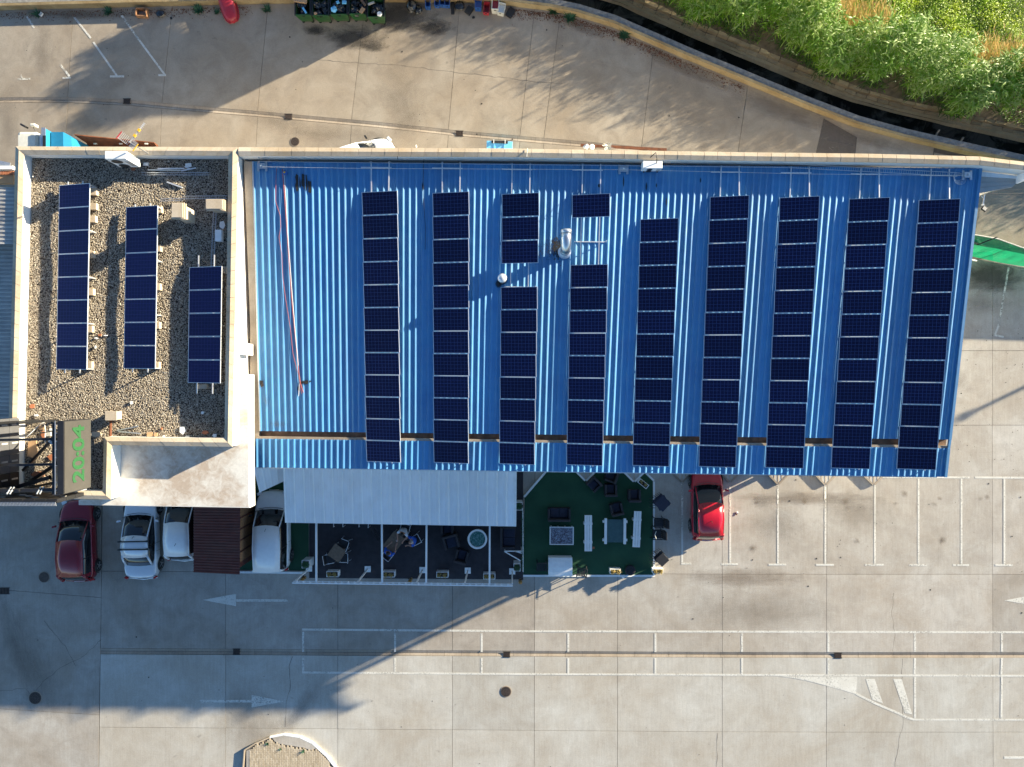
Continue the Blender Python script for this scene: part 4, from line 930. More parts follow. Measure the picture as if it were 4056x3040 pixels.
# ------------------------------------------------------------------ rooftop sign
SG = empty('rooftop_sign', (-19.4, -3.0, ZG), 0, 'rooftop sign with a green digital clock display and black steel frame', 'sign')
XS = -17.97; Y0, Y1 = -1.50, -4.45; Z0, Z1 = 7.2, 9.04
MB().box((XS - .14, (Y0 + Y1) / 2, (Z0 + Z1) / 2), (.26, Y0 - Y1, Z1 - Z0)).build('display_case', 'black_steel', SG, world=True, bevel=.01)
m = Mat('led_panel'); bt = m.noise(160, 2, .6); c = m.mix(m.ramp(m.noise(1.2, 3), [(.3, 0.0), (.7, 1.0)]), (.042, .039, .034), (.054, .050, .043)); c = m.mix(1.0, c, m.ramp(bt, [(.3, .85), (.7, 1.15)]), 'MULTIPLY'); m.col(c); m.set(Roughness=.7); M['led'] = m.m
scr = MB().face([(XS, Y1 + .03, Z0 + .02), (XS, Y0 - .03, Z0 + .02), (XS, Y0 - .03, Z1 - .04), (XS, Y1 + .03, Z1 - .04)]).build('screen', 'led', SG, world=True)
scr.data.flip_normals() if scr.data.polygons[0].normal.x < 0 else None
m = Mat('green_diodes'); m.col(m.mix(m.ramp(m.noise(45, 3, .7), [(.35, 0.0), (.65, 1.0)]), (.012, .065, .020), (.022, .105, .036))); m.b.inputs['Emission Color'].default_value = (.02, .30, .07, 1); m.b.inputs['Emission Strength'].default_value = .012; M['diode'] = m.m
cu = bpy.data.curves.new('clock_digits', 'FONT'); cu.body = '20:04'; cu.size = 1.0; cu.offset = .028; cu.extrude = .004; cu.align_x = 'CENTER'; cu.space_character = 1.02
to = bpy.data.objects.new('clock_digits', cu); COL.objects.link(to); bpy.context.view_layer.update()
me = bpy.data.meshes.new_from_object(to.evaluated_get(bpy.context.evaluated_depsgraph_get())); bpy.data.objects.remove(to)
cx = [v.co.x for v in me.vertices]; cy = [v.co.y for v in me.vertices]; w_, h_ = max(cx) - min(cx), max(cy) - min(cy)
dg = bpy.data.objects.new('clock_digits', me); me.materials.clear(); me.materials.append(M['diode']); COL.objects.link(dg); dg.parent = SG
SXs, SYs = 2.36 / w_, .80 / h_; mx_, my_ = (max(cx) + min(cx)) / 2, (max(cy) + min(cy)) / 2
mw = Matrix(((0, 0, 1, XS + .012), (SXs, 0, 0, (Y0 + Y1) / 2 + .07 - mx_ * SXs), (0, SYs, 0, (Z0 + Z1) / 2 - .02 - my_ * SYs), (0, 0, 0, 1)))
dg.matrix_basis = SG.matrix_world.inverted() @ mw
MB().bar((XS - .05, Y1 - .012, Z0 + .25), (XS - .2, Y1 - .012, Z1 - .75), .05, .012).build('maker_plate', 'white', SG, world=True)
# back of the display: ribs and service rails
for k in range(9): MB().box((XS - .32, lerp(Y0, Y1, (k + .5) / 9), Z1 - .12), (.06, .025, .22)).build('rib', 'steel', SG, world=True)
MB().bar((XS - .36, Y0, Z1 - .02), (XS - .36, Y1, Z1 - .02), .03).build('rail', 'steel', SG, world=True); MB().bar((XS - .48, Y0 - .05, Z1 - .1), (XS - .48, Y1, Z1 - .1), .07).build('post_beam', 'black_steel', SG, world=True)
XW = -21.0
# west wing cabinets seen from behind
for r_ in range(3):
    for c_ in range(4):
        z_ = Z0 + .31 + r_ * .6; y_ = -1.45 - .39 - c_ * .76
        MB().box((XW - .1, y_, z_), (.16, .74, .58)).build('cabinet', 'cabinet_grey' if c_ < 3 else 'black_steel', SG, world=True, bevel=.01)  # southernmost cabinets black: the shadow on that end put into the colour
        MB().box((XW - .015, y_ + .1, z_), (.03, .07, .34)).build('cabinet_handle', 'grey_sheet' if c_ < 3 else 'steel', SG, world=True)
MB().bar((XW - .1, -1.42, Z1 + .02), (XW - .1, -4.5, Z1 + .02), .2, .06).build('wing_cap', 'cabinet_grey', SG, world=True)
# south wing with dark cabinets and grille top
YS = -4.62
for k in range(8):
    for r_ in range(3): MB().box((-21.9 + k * .46 + .2, YS - .1, Z0 + .31 + r_ * .6), (.44, .16, .58)).build('cabinet', 'black_steel' if (k + r_) % 2 else 'trim', SG, world=True, bevel=.01)
    MB().box((-21.9 + k * .46 + .2, YS - .01, Z0 + .8 + (k % 3) * .3), (.26, .03, .10)).build('cabinet_handle', 'grey_sheet', SG, world=True)
mb = MB()
for k in range(64): mb.box((-21.95 + k * .058, YS - .20, Z1 + .02), (.022, .18, .03), .25)
tag(mb.build('grille_bars', 'steel', SG, world=True), kind='stuff'); MB().bar((-22, YS - .1, Z1 + .02), (XS - .3, YS - .1, Z1 + .02), .05).build('rail', 'black_steel', SG, world=True)
def beam(a, b, w_=.09, mat='black_steel'): MB().bar(a, b, w_).build('beam', mat, SG, world=True)
for x in (XW + .25, -19.9, XS - .5):
    for y in (-1.6, -4.3): MB().bar((x, y, ZG), (x, y, Z1 - .1), .09).build('post', 'black_steel', SG, world=True)
for x in (XW - .55, XW + .12): beam((x, -1.45, Z1 - .3), (x, -4.55, Z1 - .3), .13)
for y, z in ((-2.3, Z1 - .2), (-3.35, Z1 - .5), (-4.35, Z1 - .25)): beam((XW - .9, y, z), (XS - .4, y + .06, z), .10 if y > -4 else .13)
beam((XW + .2, -3.7, 7.3), (XS - .5, -2.0, 8.6), .10); beam((XW + .2, -4.3, 7.0), (XS - .5, -3.1, 8.2), .14); beam((XW, -4.4, 7.6), (-19.2, -3.9, 8.0), .16); beam((-19.6, -4.4, 7.0), (-19.0, -2.4, 7.9), .08, 'cream'); beam((XW + .3, -2.2, 7.0), (XS - .5, -1.9, 8.7), .05)
for x in (-21.6, -20.3, -19.1):
    for s in (0, .12): MB().tube([(x + s, -4.2, Z1 - .3), (x + s, -4.45, Z1 - .05)], .03, 8).build('clamp', 'steel', SG, world=True)
tag(MB().tube([P(105, 1733, 7.1), P(150, 1690, 6.9), P(175, 1672, 6.8), P(180, 1700, 6.9), P(178, 1752, 7.0), P(190, 1770, 7.2), P(205, 1752, 8.2)], .014, 6).build('white_cable', 'white'), 'thin white cable curling over the rubble behind the clock display', 'cable')
MB().tube([P(196, 1745, 8.4), P(212, 1758, 8.3)], .07, 10).build('floodlight', 'white', SG, world=True)

# ------------------------------------------------------------------ things on the blue roof
FL = empty('elbow_flue', PR(2236, 1000), 0, 'shiny stainless steel elbow flue with soot stains between two solar rows', 'flue')
b = PR(2236, 1000)
MB().lathe([(.30, 0), (.30, .06), (.22, .10), (.22, .52), (.23, .53), (.23, .58), (.22, .60)], b, 22).build('pipe', 'inox', FL, world=True, smooth=False)
MB().tube([b + Vector((0, 0, .58)), b + Vector((0, .06, .72)), b + Vector((0, .22, .86)), b + Vector((0, .42, .92)), b + Vector((0, .66, .93))], [.21, .22, .225, .225, .22], 20).build('elbow', 'inox', FL, world=True, smooth=True)
MB().tube([b + Vector((0, .64, .93)), b + Vector((0, .80, .93))], .235, 20).build('nozzle', 'steel', FL, world=True, smooth=True)
VT = empty('round_vent', PR(1990, 1112), 0, 'round aluminium roof vent cap beside the gap in the third row', 'vent'); b = PR(1990, 1112)
MB().lathe([(.14, 0), (.14, .62), (.15, .64), (.11, .66)], b, 20).build('pipe', 'inox', VT, world=True); MB().lathe([(.20, .66), (.205, .70), (.16, .76), (.08, .80), (.0, .81)], b, 24).build('cap', 'alu', VT, world=True, smooth=True)
def anchor(px, py, label, r=0.0):
    b = PR(px, py, .03); o = empty('lifeline_anchor', b, r, label, 'roof anchor', 'lifeline anchors on the blue roof')
    for s in (-1, 1): MB().box((s * .17, 0, .03), (.09, .40, .05)).build('foot_plate', 'steel', o)
    MB().box((0, 0, .09), (.30, .24, .05)).build('bridge', 'steel', o); MB().lathe([(.04, .1), (.04, .2), (.02, .22)], (0, 0, 0), 10).build('eye', 'inox', o)
anchor(1040, 661, 'steel anchor bracket at the upper left corner of the blue roof'); anchor(2469, 673, 'steel anchor bracket left of the boxy white roof unit'); anchor(3828, 696, 'steel anchor bracket at the upper right corner of the blue roof')
tag(MB().tube([PR(1040, 661, .22), PR(1450, 668, .2), PR(2469, 673, .22), PR(3200, 690, .2), PR(3828, 696, .22)], .008, 5).build('lifeline_wire', 'steel'), 'thin steel safety wire strung between the roof anchor brackets', 'wire')
def cable(pts, r, mat, label, cat='cable', name='loose_cable', off=.05): return tag(MB().tube([PR(x, y, off) for x, y in pts], r, 6).build(name, mat), label, cat)
cable([(1095, 668), (1093, 720), (1092, 800), (1110, 855), (1112, 900), (1105, 940), (1116, 1010), (1120, 1100), (1132, 1190), (1150, 1300), (1160, 1400), (1180, 1480), (1190, 1540), (1196, 1560)], .010, 'cable_red', 'looser red cable with a kink on the left of the blue roof')
cable([(1118, 670), (1124, 740), (1134, 880), (1142, 1000), (1150, 1120), (1160, 1240), (1172, 1360), (1184, 1480), (1190, 1520), (1202, 1556)], .016, 'cable_red', 'thicker straight red cable bundle down the left of the blue roof')
cable([(1124, 672), (1133, 800), (1140, 930), (1156, 1150), (1168, 1300), (1180, 1430), (1186, 1510), (1183, 1570)], .010, 'white', 'thin pale cable beside the thick red bundle on the blue roof')
cable([(1680, 625), (1678, 640), (1676, 740), (1680, 830), (1685, 900), (1684, 990)], .010, 'black', 'dark cable hanging from the parapet between first and second solar rows')
for k, (x, y) in enumerate(((1130, 686),)):
    b = PR(x, y, .05); o = tag(MB().lathe([(.11, 0), (.11, .06), (.05, .09), (.05, .12), (.0, .13)], b, 16).build('cable_reel', 'blue_plastic'), 'small blue cable reel with a yellow hub at the roof top', 'reel'); tag(MB().lathe([(.045, .121), (.04, .14), (0, .14)], b, 12).build('hub', 'yellow', o))
wr = MB()
for k in range(5):
    c0_ = PR(3795 + k * 2, 700 + k * 3, .06); wr.tube([(c0_.x + (.20 + .015 * k) * math.cos(t), c0_.y + (.18 + .01 * k) * math.sin(t), c0_.z) for t in [i * math.pi / 9 for i in range(19)]], .006, 5)
tag(wr.build('wire_coil', 'steel'), 'loose coil of thin wire beside the upper right anchor bracket', 'wire coil')
# leftover mounting rails in the gaps of rows three and four
for (x0_, y0_, x1_, y1_, lab) in ((2293, 868, 2296, 1048, 'bare'), ):
    pass
# dishes of the east side: light brackets
tag(MB().bar(P(3836, 1026, 3.6), P(3868, 1034, 3.4), .05).build('wall_bracket', 'cream'), 'small pale bracket sticking out below the right roof edge', 'bracket')

ground_level()
_mark = set(o.name for o in bpy.data.objects)
# ------------------------------------------------------------------ vehicles (front towards local +Y)
def loft(st, ring):
    vs = []; fs = []; k = len(ring(st[0]))
    for s in st: vs += ring(s)
    for i in range(len(st) - 1):
        for j in range(k - 1): fs.append((i * k + j, i * k + j + 1, (i + 1) * k + j + 1, (i + 1) * k + j))
    fs += [tuple(range(k))[::-1], tuple(range((len(st) - 1) * k, len(st) * k))]
    return vs, fs
def car(loc, rz, L, W, Hh, paint, label, kind='hatch', bars=False, group=None, antenna=None, rails=False):
    o = empty('parked_van' if kind == 'van' else 'parked_car', loc, rz, label, 'van' if kind == 'van' else 'car', group)
    h = L / 2; w = W / 2; zb = .22; belt = Hh * .62 if kind != 'van' else Hh * .56
    cowl = .22 * L if kind != 'van' else .24 * L; hood = belt - .05
    rearb = -h + (.035 * L if kind == 'hatch' else .17 * L if kind == 'sedan' else .035 * L)
    # stations from rear to front: y, half width, top height
    st = [(-h, w * .70, belt * .62), (-h + .06, w * .86, belt * .86), (-h + .22, w * .965, belt * .985), (-h + .8, w, belt), (-.1 * L, w, belt), (cowl, w * .99, belt), (cowl + .12, w * .985, hood), (h - .62, w * .95, hood - .07), (h - .26, w * .86, hood - .15), (h - .09, w * .72, hood - .24), (h, w * .56, hood - .34)]
    def ring(s):
        y, a, t = s
        pts = [(-.86, zb), (-.97, zb + .10), (-1.0, zb + .28), (-1.0, t - .16), (-.955, t - .06), (-.87, t - .015), (-.55, t + .01), (0, t + .025)]
        q = [(x * a, y - .0 * abs(x), z) for x, z in pts] + [(-x * a, y, z) for x, z in pts[-2::-1]]
        return [(x, yy - (.10 * (x / w) ** 2 * (1 if y > 0 else -1) if abs(y) > h - .3 else 0), z) for x, yy, z in q]
    vs, fs = loft(st, ring); MB().add(vs, fs).build('body', paint, o, smooth=True, subsurf=2)
    # glasshouse
    wt = w * .78; wbm = w * .93
    yr1 = -h + (.30 * L if kind == 'sedan' else .115 * L if kind == 'hatch' else .055 * L); yf1 = cowl - (.20 * L if kind != 'van' else .15 * L)
    zt = Hh - .03
    gs = [(rearb, wbm * .88, wbm * .82, belt - .03, belt), (lerp(rearb, yr1, .5), wbm * .95, lerp(wbm * .82, wt, .6), belt - .03, lerp(belt, zt, .55)), (yr1, wbm * .97, wt * .95, belt - .03, zt - .03), (lerp(yr1, yf1, .5), wbm, wt, belt - .03, zt + .015), (yf1, wbm, wt * .95, belt - .03, zt - .02), (lerp(yf1, cowl + .1, .5), wbm * .985, lerp(wt * .95, wbm * .88, .5), belt - .03, lerp(zt, belt, .48)), (cowl + .12, wbm * .95, wbm * .86, belt - .03, belt - .01)]
    def gr(s):
        y, a, b, z0, z1 = s; c = .10 if y > 0 else -.04; e = (.12 if y >= yf1 - .01 else (-.06 if y <= yr1 + .01 else 0))
        return [(-a, y - e * .6, z0), (-lerp(a, b, .5) * 1.01, y - e * .4, lerp(z0, z1, .52)), (-b, y - e * .25, z1 - .01), (-b * .55, y + e * .25, z1 + .018), (0, y + e * .5, z1 + .026), (b * .55, y + e * .25, z1 + .018), (b, y - e * .25, z1 - .01), (lerp(a, b, .5) * 1.01, y - e * .4, lerp(z0, z1, .52)), (a, y - e * .6, z0)]
    vs, fs = loft(gs, gr); MB().add(vs, fs).build('windows', 'glass_car', o, smooth=True)
    # roof skin over the glass
    R_ = [gr(s) for s in gs[2:5]]
    def skin(rows, up_, name, cols=range(2, 7), mat=paint, grow=1.02, thick=.02):
        vs = []; k = len(cols); fs = []
        for r_ in rows: vs += [(r_[c][0] * grow, r_[c][1], r_[c][2] + up_) for c in cols]
        for i in range(len(rows) - 1):
            for j in range(k - 1): fs.append((i * k + j, i * k + j + 1, (i + 1) * k + j + 1, (i + 1) * k + j))
        b = MB().add(vs, fs).build(name, mat, o, smooth=True); s_ = b.modifiers.new('solid', 'SOLIDIFY'); s_.thickness = thick; s_.offset = 0; return b
    skin([[(x, y + (-.05 if i == 0 else .05 if i == 2 else 0), z) for x, y, z in r_] for i, r_ in enumerate(R_)], .012, 'roof')
    a = [gr(s) for s in gs]
    for sgn in (0, 8):
        top_i = 2 if sgn == 0 else 6; bot = sgn
        MB().tube([Vector(a[6][top_i]) + Vector((0, .03, -.03)), Vector(a[5][top_i]), Vector(a[4][top_i])], .035, 6).build('pillar', paint, o, smooth=True)
        MB().tube([Vector(a[4][top_i]), Vector(a[3][top_i]), Vector(a[2][top_i])], .032, 6).build('roof_rail', 'steel' if rails else paint, o, smooth=True)
        MB().tube([Vector(a[2][top_i]), Vector(a[1][top_i]), Vector(a[0][top_i])], .055 if kind == 'sedan' else .07, 6).build('pillar', paint, o, smooth=True)
        mid = Vector(a[3][top_i]); lo = Vector(a[3][sgn]); MB().tube([mid + Vector((0, -.05, 0)), lo + Vector((0, .05, 0))], .028, 6).build('door_pillar', 'trim', o)
        if kind != 'sedan':
            q = [a[1][top_i], a[2][top_i], a[2][sgn], a[1][sgn]] if kind == 'hatch' else [a[0][top_i], a[1][top_i], a[1][sgn], a[0][sgn]]
            MB().add([Vector(v) * 1.0 + Vector((.012 * (1 if sgn else -1), 0, .01)) for v in q], [(0, 1, 2, 3)]).build('rear_quarter', paint, o)
        s = 1 if sgn else -1
        MB().add([(s * (w + .02), cowl - .06, belt + .01), (s * (w + .20), cowl - .10, belt + .03), (s * (w + .21), cowl - .20, belt + .03), (s * (w + .02), cowl - .16, belt + .01), (s * (w + .02), cowl - .06, belt + .14), (s * (w + .20), cowl - .10, belt + .15), (s * (w + .21), cowl - .20, belt + .15), (s * (w + .02), cowl - .16, belt + .14)],
                 [(3, 2, 1, 0), (4, 5, 6, 7), (0, 1, 5, 4), (1, 2, 6, 5), (2, 3, 7, 6), (3, 0, 4, 7)]).build('mirror', 'trim' if kind == 'van' or paint == 'car_white' else paint, o, bevel=.02)
        for yy in (h - .80, -h + .72):
            wh = MB().lathe([(.20, -.10), (.30, -.10), (.315, -.06), (.315, .06), (.30, .10), (.20, .10)], (0, 0, 0), 26).build('wheel', 'tyre', o, smooth=True)
            wh.matrix_basis = Matrix.Translation((s * (w - .085), yy, .315)) @ Matrix.Rotation(R(90), 4, 'Y')
            rm = MB(); rm.lathe([(.06, .085), (.06, .11), (0, .112)], (0, 0, 0), 12); rm.lathe([(.185, .06), (.21, .105), (.215, .06)], (0, 0, 0), 24)
            for k in range(5): t = k * 2 * math.pi / 5; rm.bar((.04 * math.cos(t), .04 * math.sin(t), .098), (.20 * math.cos(t), .20 * math.sin(t), .098), .045, .02)
            r2 = rm.build('rim', 'rim', wh)
            if s < 0: r2.rotation_euler = (0, R(180), 0)
            ar = MB().tube([(s * (w - .004), yy + .355 * math.cos(t), .33 + .355 * math.sin(t)) for t in [R(-8) + i * R(196) / 14 for i in range(15)]], .022, 6).build('wheel_arch', 'trim', o)
        MB().box((s * w * .74, h - .14, hood - .24), (w * .30, .16, .10), s * -.45).build('headlight', 'lamp_clear', o, bevel=.03)
        MB().box((s * w * .86, -h + .10, belt - .14), (w * .20, .10, .18), s * .5).build('tail_light', 'lamp_red', o, bevel=.03)
        MB().box((s * (w + .004), lerp(yr1, yf1, .35), belt - .12), (.02, .16, .025)).build('door_handle', paint, o); MB().box((s * (w + .004), lerp(yr1, yf1, .85), belt - .12), (.02, .16, .025)).build('door_handle', paint, o)
        # door shut lines
        for yy in (lerp(yr1, yf1, .15), lerp(yr1, yf1, .58), cowl - .05): MB().box((s * (w - .001), yy, .58), (.012, .012, belt * .6)).build('door_gap', 'trim', o)
    MB().tube([(-w * .72, cowl + .18, hood + .005), (-w * .3, cowl + .24, hood + .022), (0, cowl + .26, hood + .028), (w * .3, cowl + .24, hood + .022), (w * .72, cowl + .18, hood + .005)], .012, 5).build('bonnet_gap', 'trim', o)
    MB().box((0, -h - .015, .55), (.50, .02, .11)).build('number_plate', 'plate', o); MB().box((0, h - .01, .42), (.50, .02, .11)).build('number_plate', 'plate', o)
    MB().tube([(-w * .84, -h + .03, .46), (0, -h - .05, .46), (w * .84, -h + .03, .46)], .05, 8).build('bumper', paint, o, smooth=True)
    for s in (-1, 1): MB().bar((s * .38, cowl + .16, belt + .02), (s * .38 - .42, cowl + .06, belt + .05), .022).build('wiper', 'trim', o)
    MB().bar((.02, rearb + .03, belt + .05), (.34, rearb + .10, belt + .10), .02).build('wiper', 'trim', o)
    if antenna is not None: MB().tube([(0 if kind != 'van' else 0, antenna, zt + .03), (0.01, antenna - .10, zt + .22)], .012, 5).build('antenna', 'trim', o)
    if bars:
        for yy in (lerp(yr1, yf1, .38), lerp(yr1, yf1, .80)):
            MB().bar((-wt - .10, yy, zt + .10), (wt + .10, yy, zt + .10), .06, .035).build('roof_bar', 'trim', o)
            for s in (-1, 1): MB().box((s * wt, yy, zt + .04), (.06, .08, .12)).build('bar_foot', 'trim', o)
    return o
car((-24.08, -8.70, 0), R(1.5), 4.25, 1.76, 1.47, 'car_maroon', 'dark red hatchback parked alone at the far left in the building shadow', 'hatch')
car((-20.56, -8.46, 0), R(1), 4.45, 1.74, 1.42, 'car_silver', 'pale silver sedan with two black roof bars behind the stained canopy', 'sedan', bars=True, antenna=.15)
car((-18.26, -7.71, 0), R(1), 3.95, 1.66, 1.46, 'car_white', 'small white hatchback parked against the brown corrugated roof', 'hatch', antenna=-.9)
car((-13.25, -8.14, 0), R(0.5), 4.15, 1.76, 1.80, 'car_white', 'white panel van reversed in beside the brown shed and the white canopy', 'van', antenna=.3)
car((10.81, -6.64, 0), R(0.5), 3.85, 1.66, 1.46, 'car_red', 'bright red small hatchback half in sun under the blue roof edge', 'hatch', antenna=-.75)
v = P(1412, 642, .9); car((v.x, v.y, 0), R(-71), 4.2, 1.80, 1.62, 'car_white', 'white car with tinted windscreen peeking out behind the long parapet', 'van')
q = MB()   # sunshade lettering strip behind the red windscreen
# truck
tk = empty('tipper_truck', (-23.05, 11.95, 0), 0, 'truck with a white cab, blue body and rusty open bed behind the parapet', 'truck')
def tb(c, s, n_, m_, **k): return MB().box(c, s).build(n_, m_, tk, **k)
def tl(x): return x + 21.5
tb((tl(-23.72), 0, 1.75), (1.0, 2.4, 2.0), 'cab', 'cream', bevel=.14); tb((tl(-23.12), 0, 1.9), (.16, 2.2, 1.5), 'cab_back', 'white', bevel=.05); tb((tl(-24.2), 0, 1.2), (.25, 2.3, .9), 'cab_nose', 'cream', bevel=.10)
tb((tl(-24.24), 0, 2.05), (.08, 2.1, .6), 'windscreen', 'glass_car'); tb((tl(-23.72), 0, 2.76), (.86, 2.0, .03), 'roof_panel', 'cream', bevel=.01)
tb((tl(-20.9), 0, .85), (6.6, .9, .25), 'chassis', 'black_steel')
for x in (-22.82, -22.70): MB().bar((tl(x), -1.2, 2.70), (tl(x), 1.25, 2.70), .05, .5).build('head_board', 'truck_blue', tk)
MB().bar((tl(-22.78), 1.30, 2.95), (tl(-22.78), -1.2, 2.95), .20, .05).build('crane_beam', 'steel', tk); tb((tl(-22.72), .6, 2.99), (.14, .6, .03), 'dark_window', 'trim')
MB().prism([(tl(-22.62), -1.15), (tl(-22.02), -1.15), (tl(-22.02), 1.2), (tl(-22.62), 1.2)], 1.0, 2.62).build('blue_body', 'truck_blue', tk)
MB().add([(tl(-22.02), -1.15, 2.62), (tl(-22.02), 1.2, 2.62), (tl(-21.72), 1.0, 2.45), (tl(-21.60), -1.15, 2.4), (tl(-22.02), -1.15, 1), (tl(-22.02), 1.2, 1), (tl(-21.6), 1.0, 1), (tl(-21.5), -1.15, 1)], [(0, 3, 2, 1), (1, 2, 6, 5), (2, 3, 7, 6), (3, 0, 4, 7)]).build('blue_slope', 'truck_blue', tk)
bx0, bx1 = tl(-21.7), tl(-18.2)
mb = MB().add([(bx0, -1.15, 1.15), (bx1, -1.15, .95), (bx1 - .1, 1.12, .95), (bx0, 1.15, 1.15)], [(0, 1, 2, 3)]); mb.build('bed_floor', 'rust', tk)
for s in (-1, 1): MB().add([(bx0, s * 1.10, .9), (bx1, s * 1.07, .8), (bx1, s * 1.11, 1.25), (bx0, s * 1.17, 2.25), (bx0, s * 1.17, .9), (bx1, s * 1.13, .8), (bx1, s * 1.15, 1.25), (bx0, s * 1.22, 2.25)], [(0, 1, 2, 3), (4, 7, 6, 5), (3, 2, 6, 7), (0, 3, 7, 4), (1, 5, 6, 2)]).build('bed_side', 'rust', tk)
MB().add([(bx1, -1.15, .9), (bx1, 1.07, .9), (bx1 + .34, .7, 1.3), (bx1 + .34, -1.15, 1.3), (bx1, 1.11, 1.25)], [(0, 1, 2, 3), (1, 4, 2)]).build('bed_lip', 'rust', tk)
for x in (-21.1, -19.8, -18.5): MB().box((tl(x), 1.0, 1.45), (.16, .06, .05)).build('hook', 'cream', tk)
for x in (-23.6, -20.0, -19.0):
    for s in (-1, 1):
        wh = MB().lathe([(.25, -.13), (.46, -.13), (.48, 0), (.46, .13), (.25, .13)], (0, 0, 0), 22).build('wheel', 'tyre', tk); wh.matrix_basis = Matrix.Translation((tl(x), s * 1.05, .48)) @ Matrix.Rotation(R(90), 4, 'X')
MB().tube([(tl(-23.6), 1.2, 2.1), (tl(-23.7), 1.55, 2.3)], .02, 6).build('mirror_arm', 'black_steel', tk); MB().box((tl(-23.65), 1.62, 2.3), (.24, .14, .35)).build('mirror', 'cream', tk, bevel=.04); MB().box((tl(-24.15), 1.6, 2.3), (.3, .10, .3), -.5).build('mirror', 'black_steel', tk, bevel=.04)

# ------------------------------------------------------------------ rubbish corner at the top
def dumpster(px, label, k):
    # px: left, right at rim z=1.1 ; local front edge py
    x0, x1, yf = px; a = P(x0, yf, 1.12); b = P(x1, yf, 1.12); W_ = b.x - a.x; D = 1.05; o = empty('rubbish_bin', ((a.x + b.x) / 2, a.y + D / 2, 0), 0, label, 'rubbish bin', 'green rubbish bins by the yard wall')
    bw, bd = W_ / 2 - .14, D / 2 - .16; tw, td = W_ / 2 - .02, D / 2 - .02
    vs = [(-bw, -bd, .15), (bw, -bd, .15), (bw, bd, .15), (-bw, bd, .15), (-tw, -td, 1.1), (tw, -td, 1.1), (tw, td, 1.1), (-tw, td, 1.1)]
    vs += [(x * .93, y * .93, .28 if z < 1 else 1.1) for x, y, z in vs]
    MB().add(vs, [(3, 2, 1, 0), (0, 1, 5, 4), (1, 2, 6, 5), (2, 3, 7, 6), (3, 0, 4, 7), (8, 9, 10, 11), (9, 8, 12, 13), (10, 9, 13, 14), (11, 10, 14, 15), (8, 11, 15, 12), (4, 5, 13, 12), (5, 6, 14, 13), (6, 7, 15, 14), (7, 4, 12, 15)]).build('tub', 'green_bin', o)
    for s in (-1, 1): MB().box((s * (tw - .02), 0, 1.12), (.07, D, .05)).build('rim', 'black_steel', o, bevel=.01); MB().box((0, s * (td - .01), 1.12), (W_ - .1, .05, .05)).build('rim', 'green_bin', o, bevel=.01)
    MB().add([(-.14, -td - .012, 1.1), (.14, -td - .012, 1.1), (.02, -bd - .12, .86), (-.02, -bd - .12, .86)], [(0, 3, 2, 1)]).build('emblem_recess', 'trim', o)
    for sx in (-1, 1):
        for sy in (-1, 1): MB().lathe([(.09, -.03), (.09, .03)], (sx * (bw - .06), sy * (bd - .06), .09), 12).build('wheel', 'trim', o)
    for j in range(6): blob(((random.uniform(-.32, .32)), random.uniform(-.32, .32), .86 + random.uniform(0, .12)), random.uniform(.17, .26), 'rubbish_bag', 'black_bag', o)
    return o
def blob(c, r, name, mat, par, sq=.75, jit=.22, seg=10):
    vs = []; fs = []; k = seg
    for i in range(1, 6):
        t = math.pi * i / 6
        for j in range(k): a = 2 * math.pi * j / k; q = r * (1 + random.uniform(-jit, jit)); vs.append((c[0] + q * math.sin(t) * math.cos(a), c[1] + q * math.sin(t) * math.sin(a), c[2] + q * sq * math.cos(t)))
    for i in range(4):
        for j in range(k): fs.append((i * k + j, (i + 1) * k + j, (i + 1) * k + (j + 1) % k, i * k + (j + 1) % k))
    n_ = len(vs); vs += [(c[0], c[1], c[2] + r * sq), (c[0], c[1], c[2] - r * sq)]
    for j in range(k): fs += [(n_, j, (j + 1) % k), (n_ + 1, 4 * k + (j + 1) % k, 4 * k + j)]
    return MB().add(vs, fs).build(name, mat, par)
labs = ['leftmost green rubbish bin with a blue white bottle on black bags', 'green rubbish bin with a small orange scrap, second from the left', 'middle green rubbish bin with a bright blue bag', 'green rubbish bin with a piece of cardboard on the bags', 'rightmost green rubbish bin catching sun with a white item inside']
for k, (x0, x1, yf) in enumerate(((1166, 1232, 62), (1234, 1304, 64), (1306, 1378, 60), (1380, 1449, 58), (1452, 1524, 70))): dumpster((x0, x1, yf), labs[k], k)
def litter(px, py, z, sx, sy, sz_, mat, label, rot=0.0, name='litter', cat='litter', blobr=None):
    p = P(px, py, z)
    if blobr: o = blob((0, 0, 0), blobr, name, mat, None)
    else: o = MB().box((0, 0, 0), (sx, sy, sz_)).build(name, mat)
    o.location = p; o.rotation_euler = (0, 0, rot); return tag(o, label, cat)
litter(1206, 42, 1.16, .34, .1, .08, 'light_blue', 'crumpled blue white bottle on the bags of the leftmost bin', -1.0, 'bottle', 'bottle'); litter(1249, 54, 1.15, .16, .12, .06, 'card', 'orange scrap in the second bin from the left', .4)
litter(1322, 38, 1.2, .2, .3, .2, 'light_blue', 'bright blue bag in the middle bin', .1, 'blue_bag', 'bag', .17); litter(1338, 10, 1.2, .16, .12, .1, 'light_blue', 'pale blue carton at the back left of the middle bin', .4); litter(1364, 10, 1.2, .22, .16, .1, 'light_blue', 'larger pale blue carton at the back right of the middle bin')
litter(1434, 42, 1.26, .20, .32, .04, 'card', 'cardboard piece on the bags of the fourth bin', -.6, 'cardboard', 'cardboard'); litter(1470, 14, 1.26, .36, .10, .06, 'grey_sheet', 'grey slat lying on the rightmost bin bags', .35); litter(1504, 56, 1.26, .2, .22, .14, 'white', 'crumpled white sack on the rightmost bin', .1, 'white_sack', 'bag', .14)
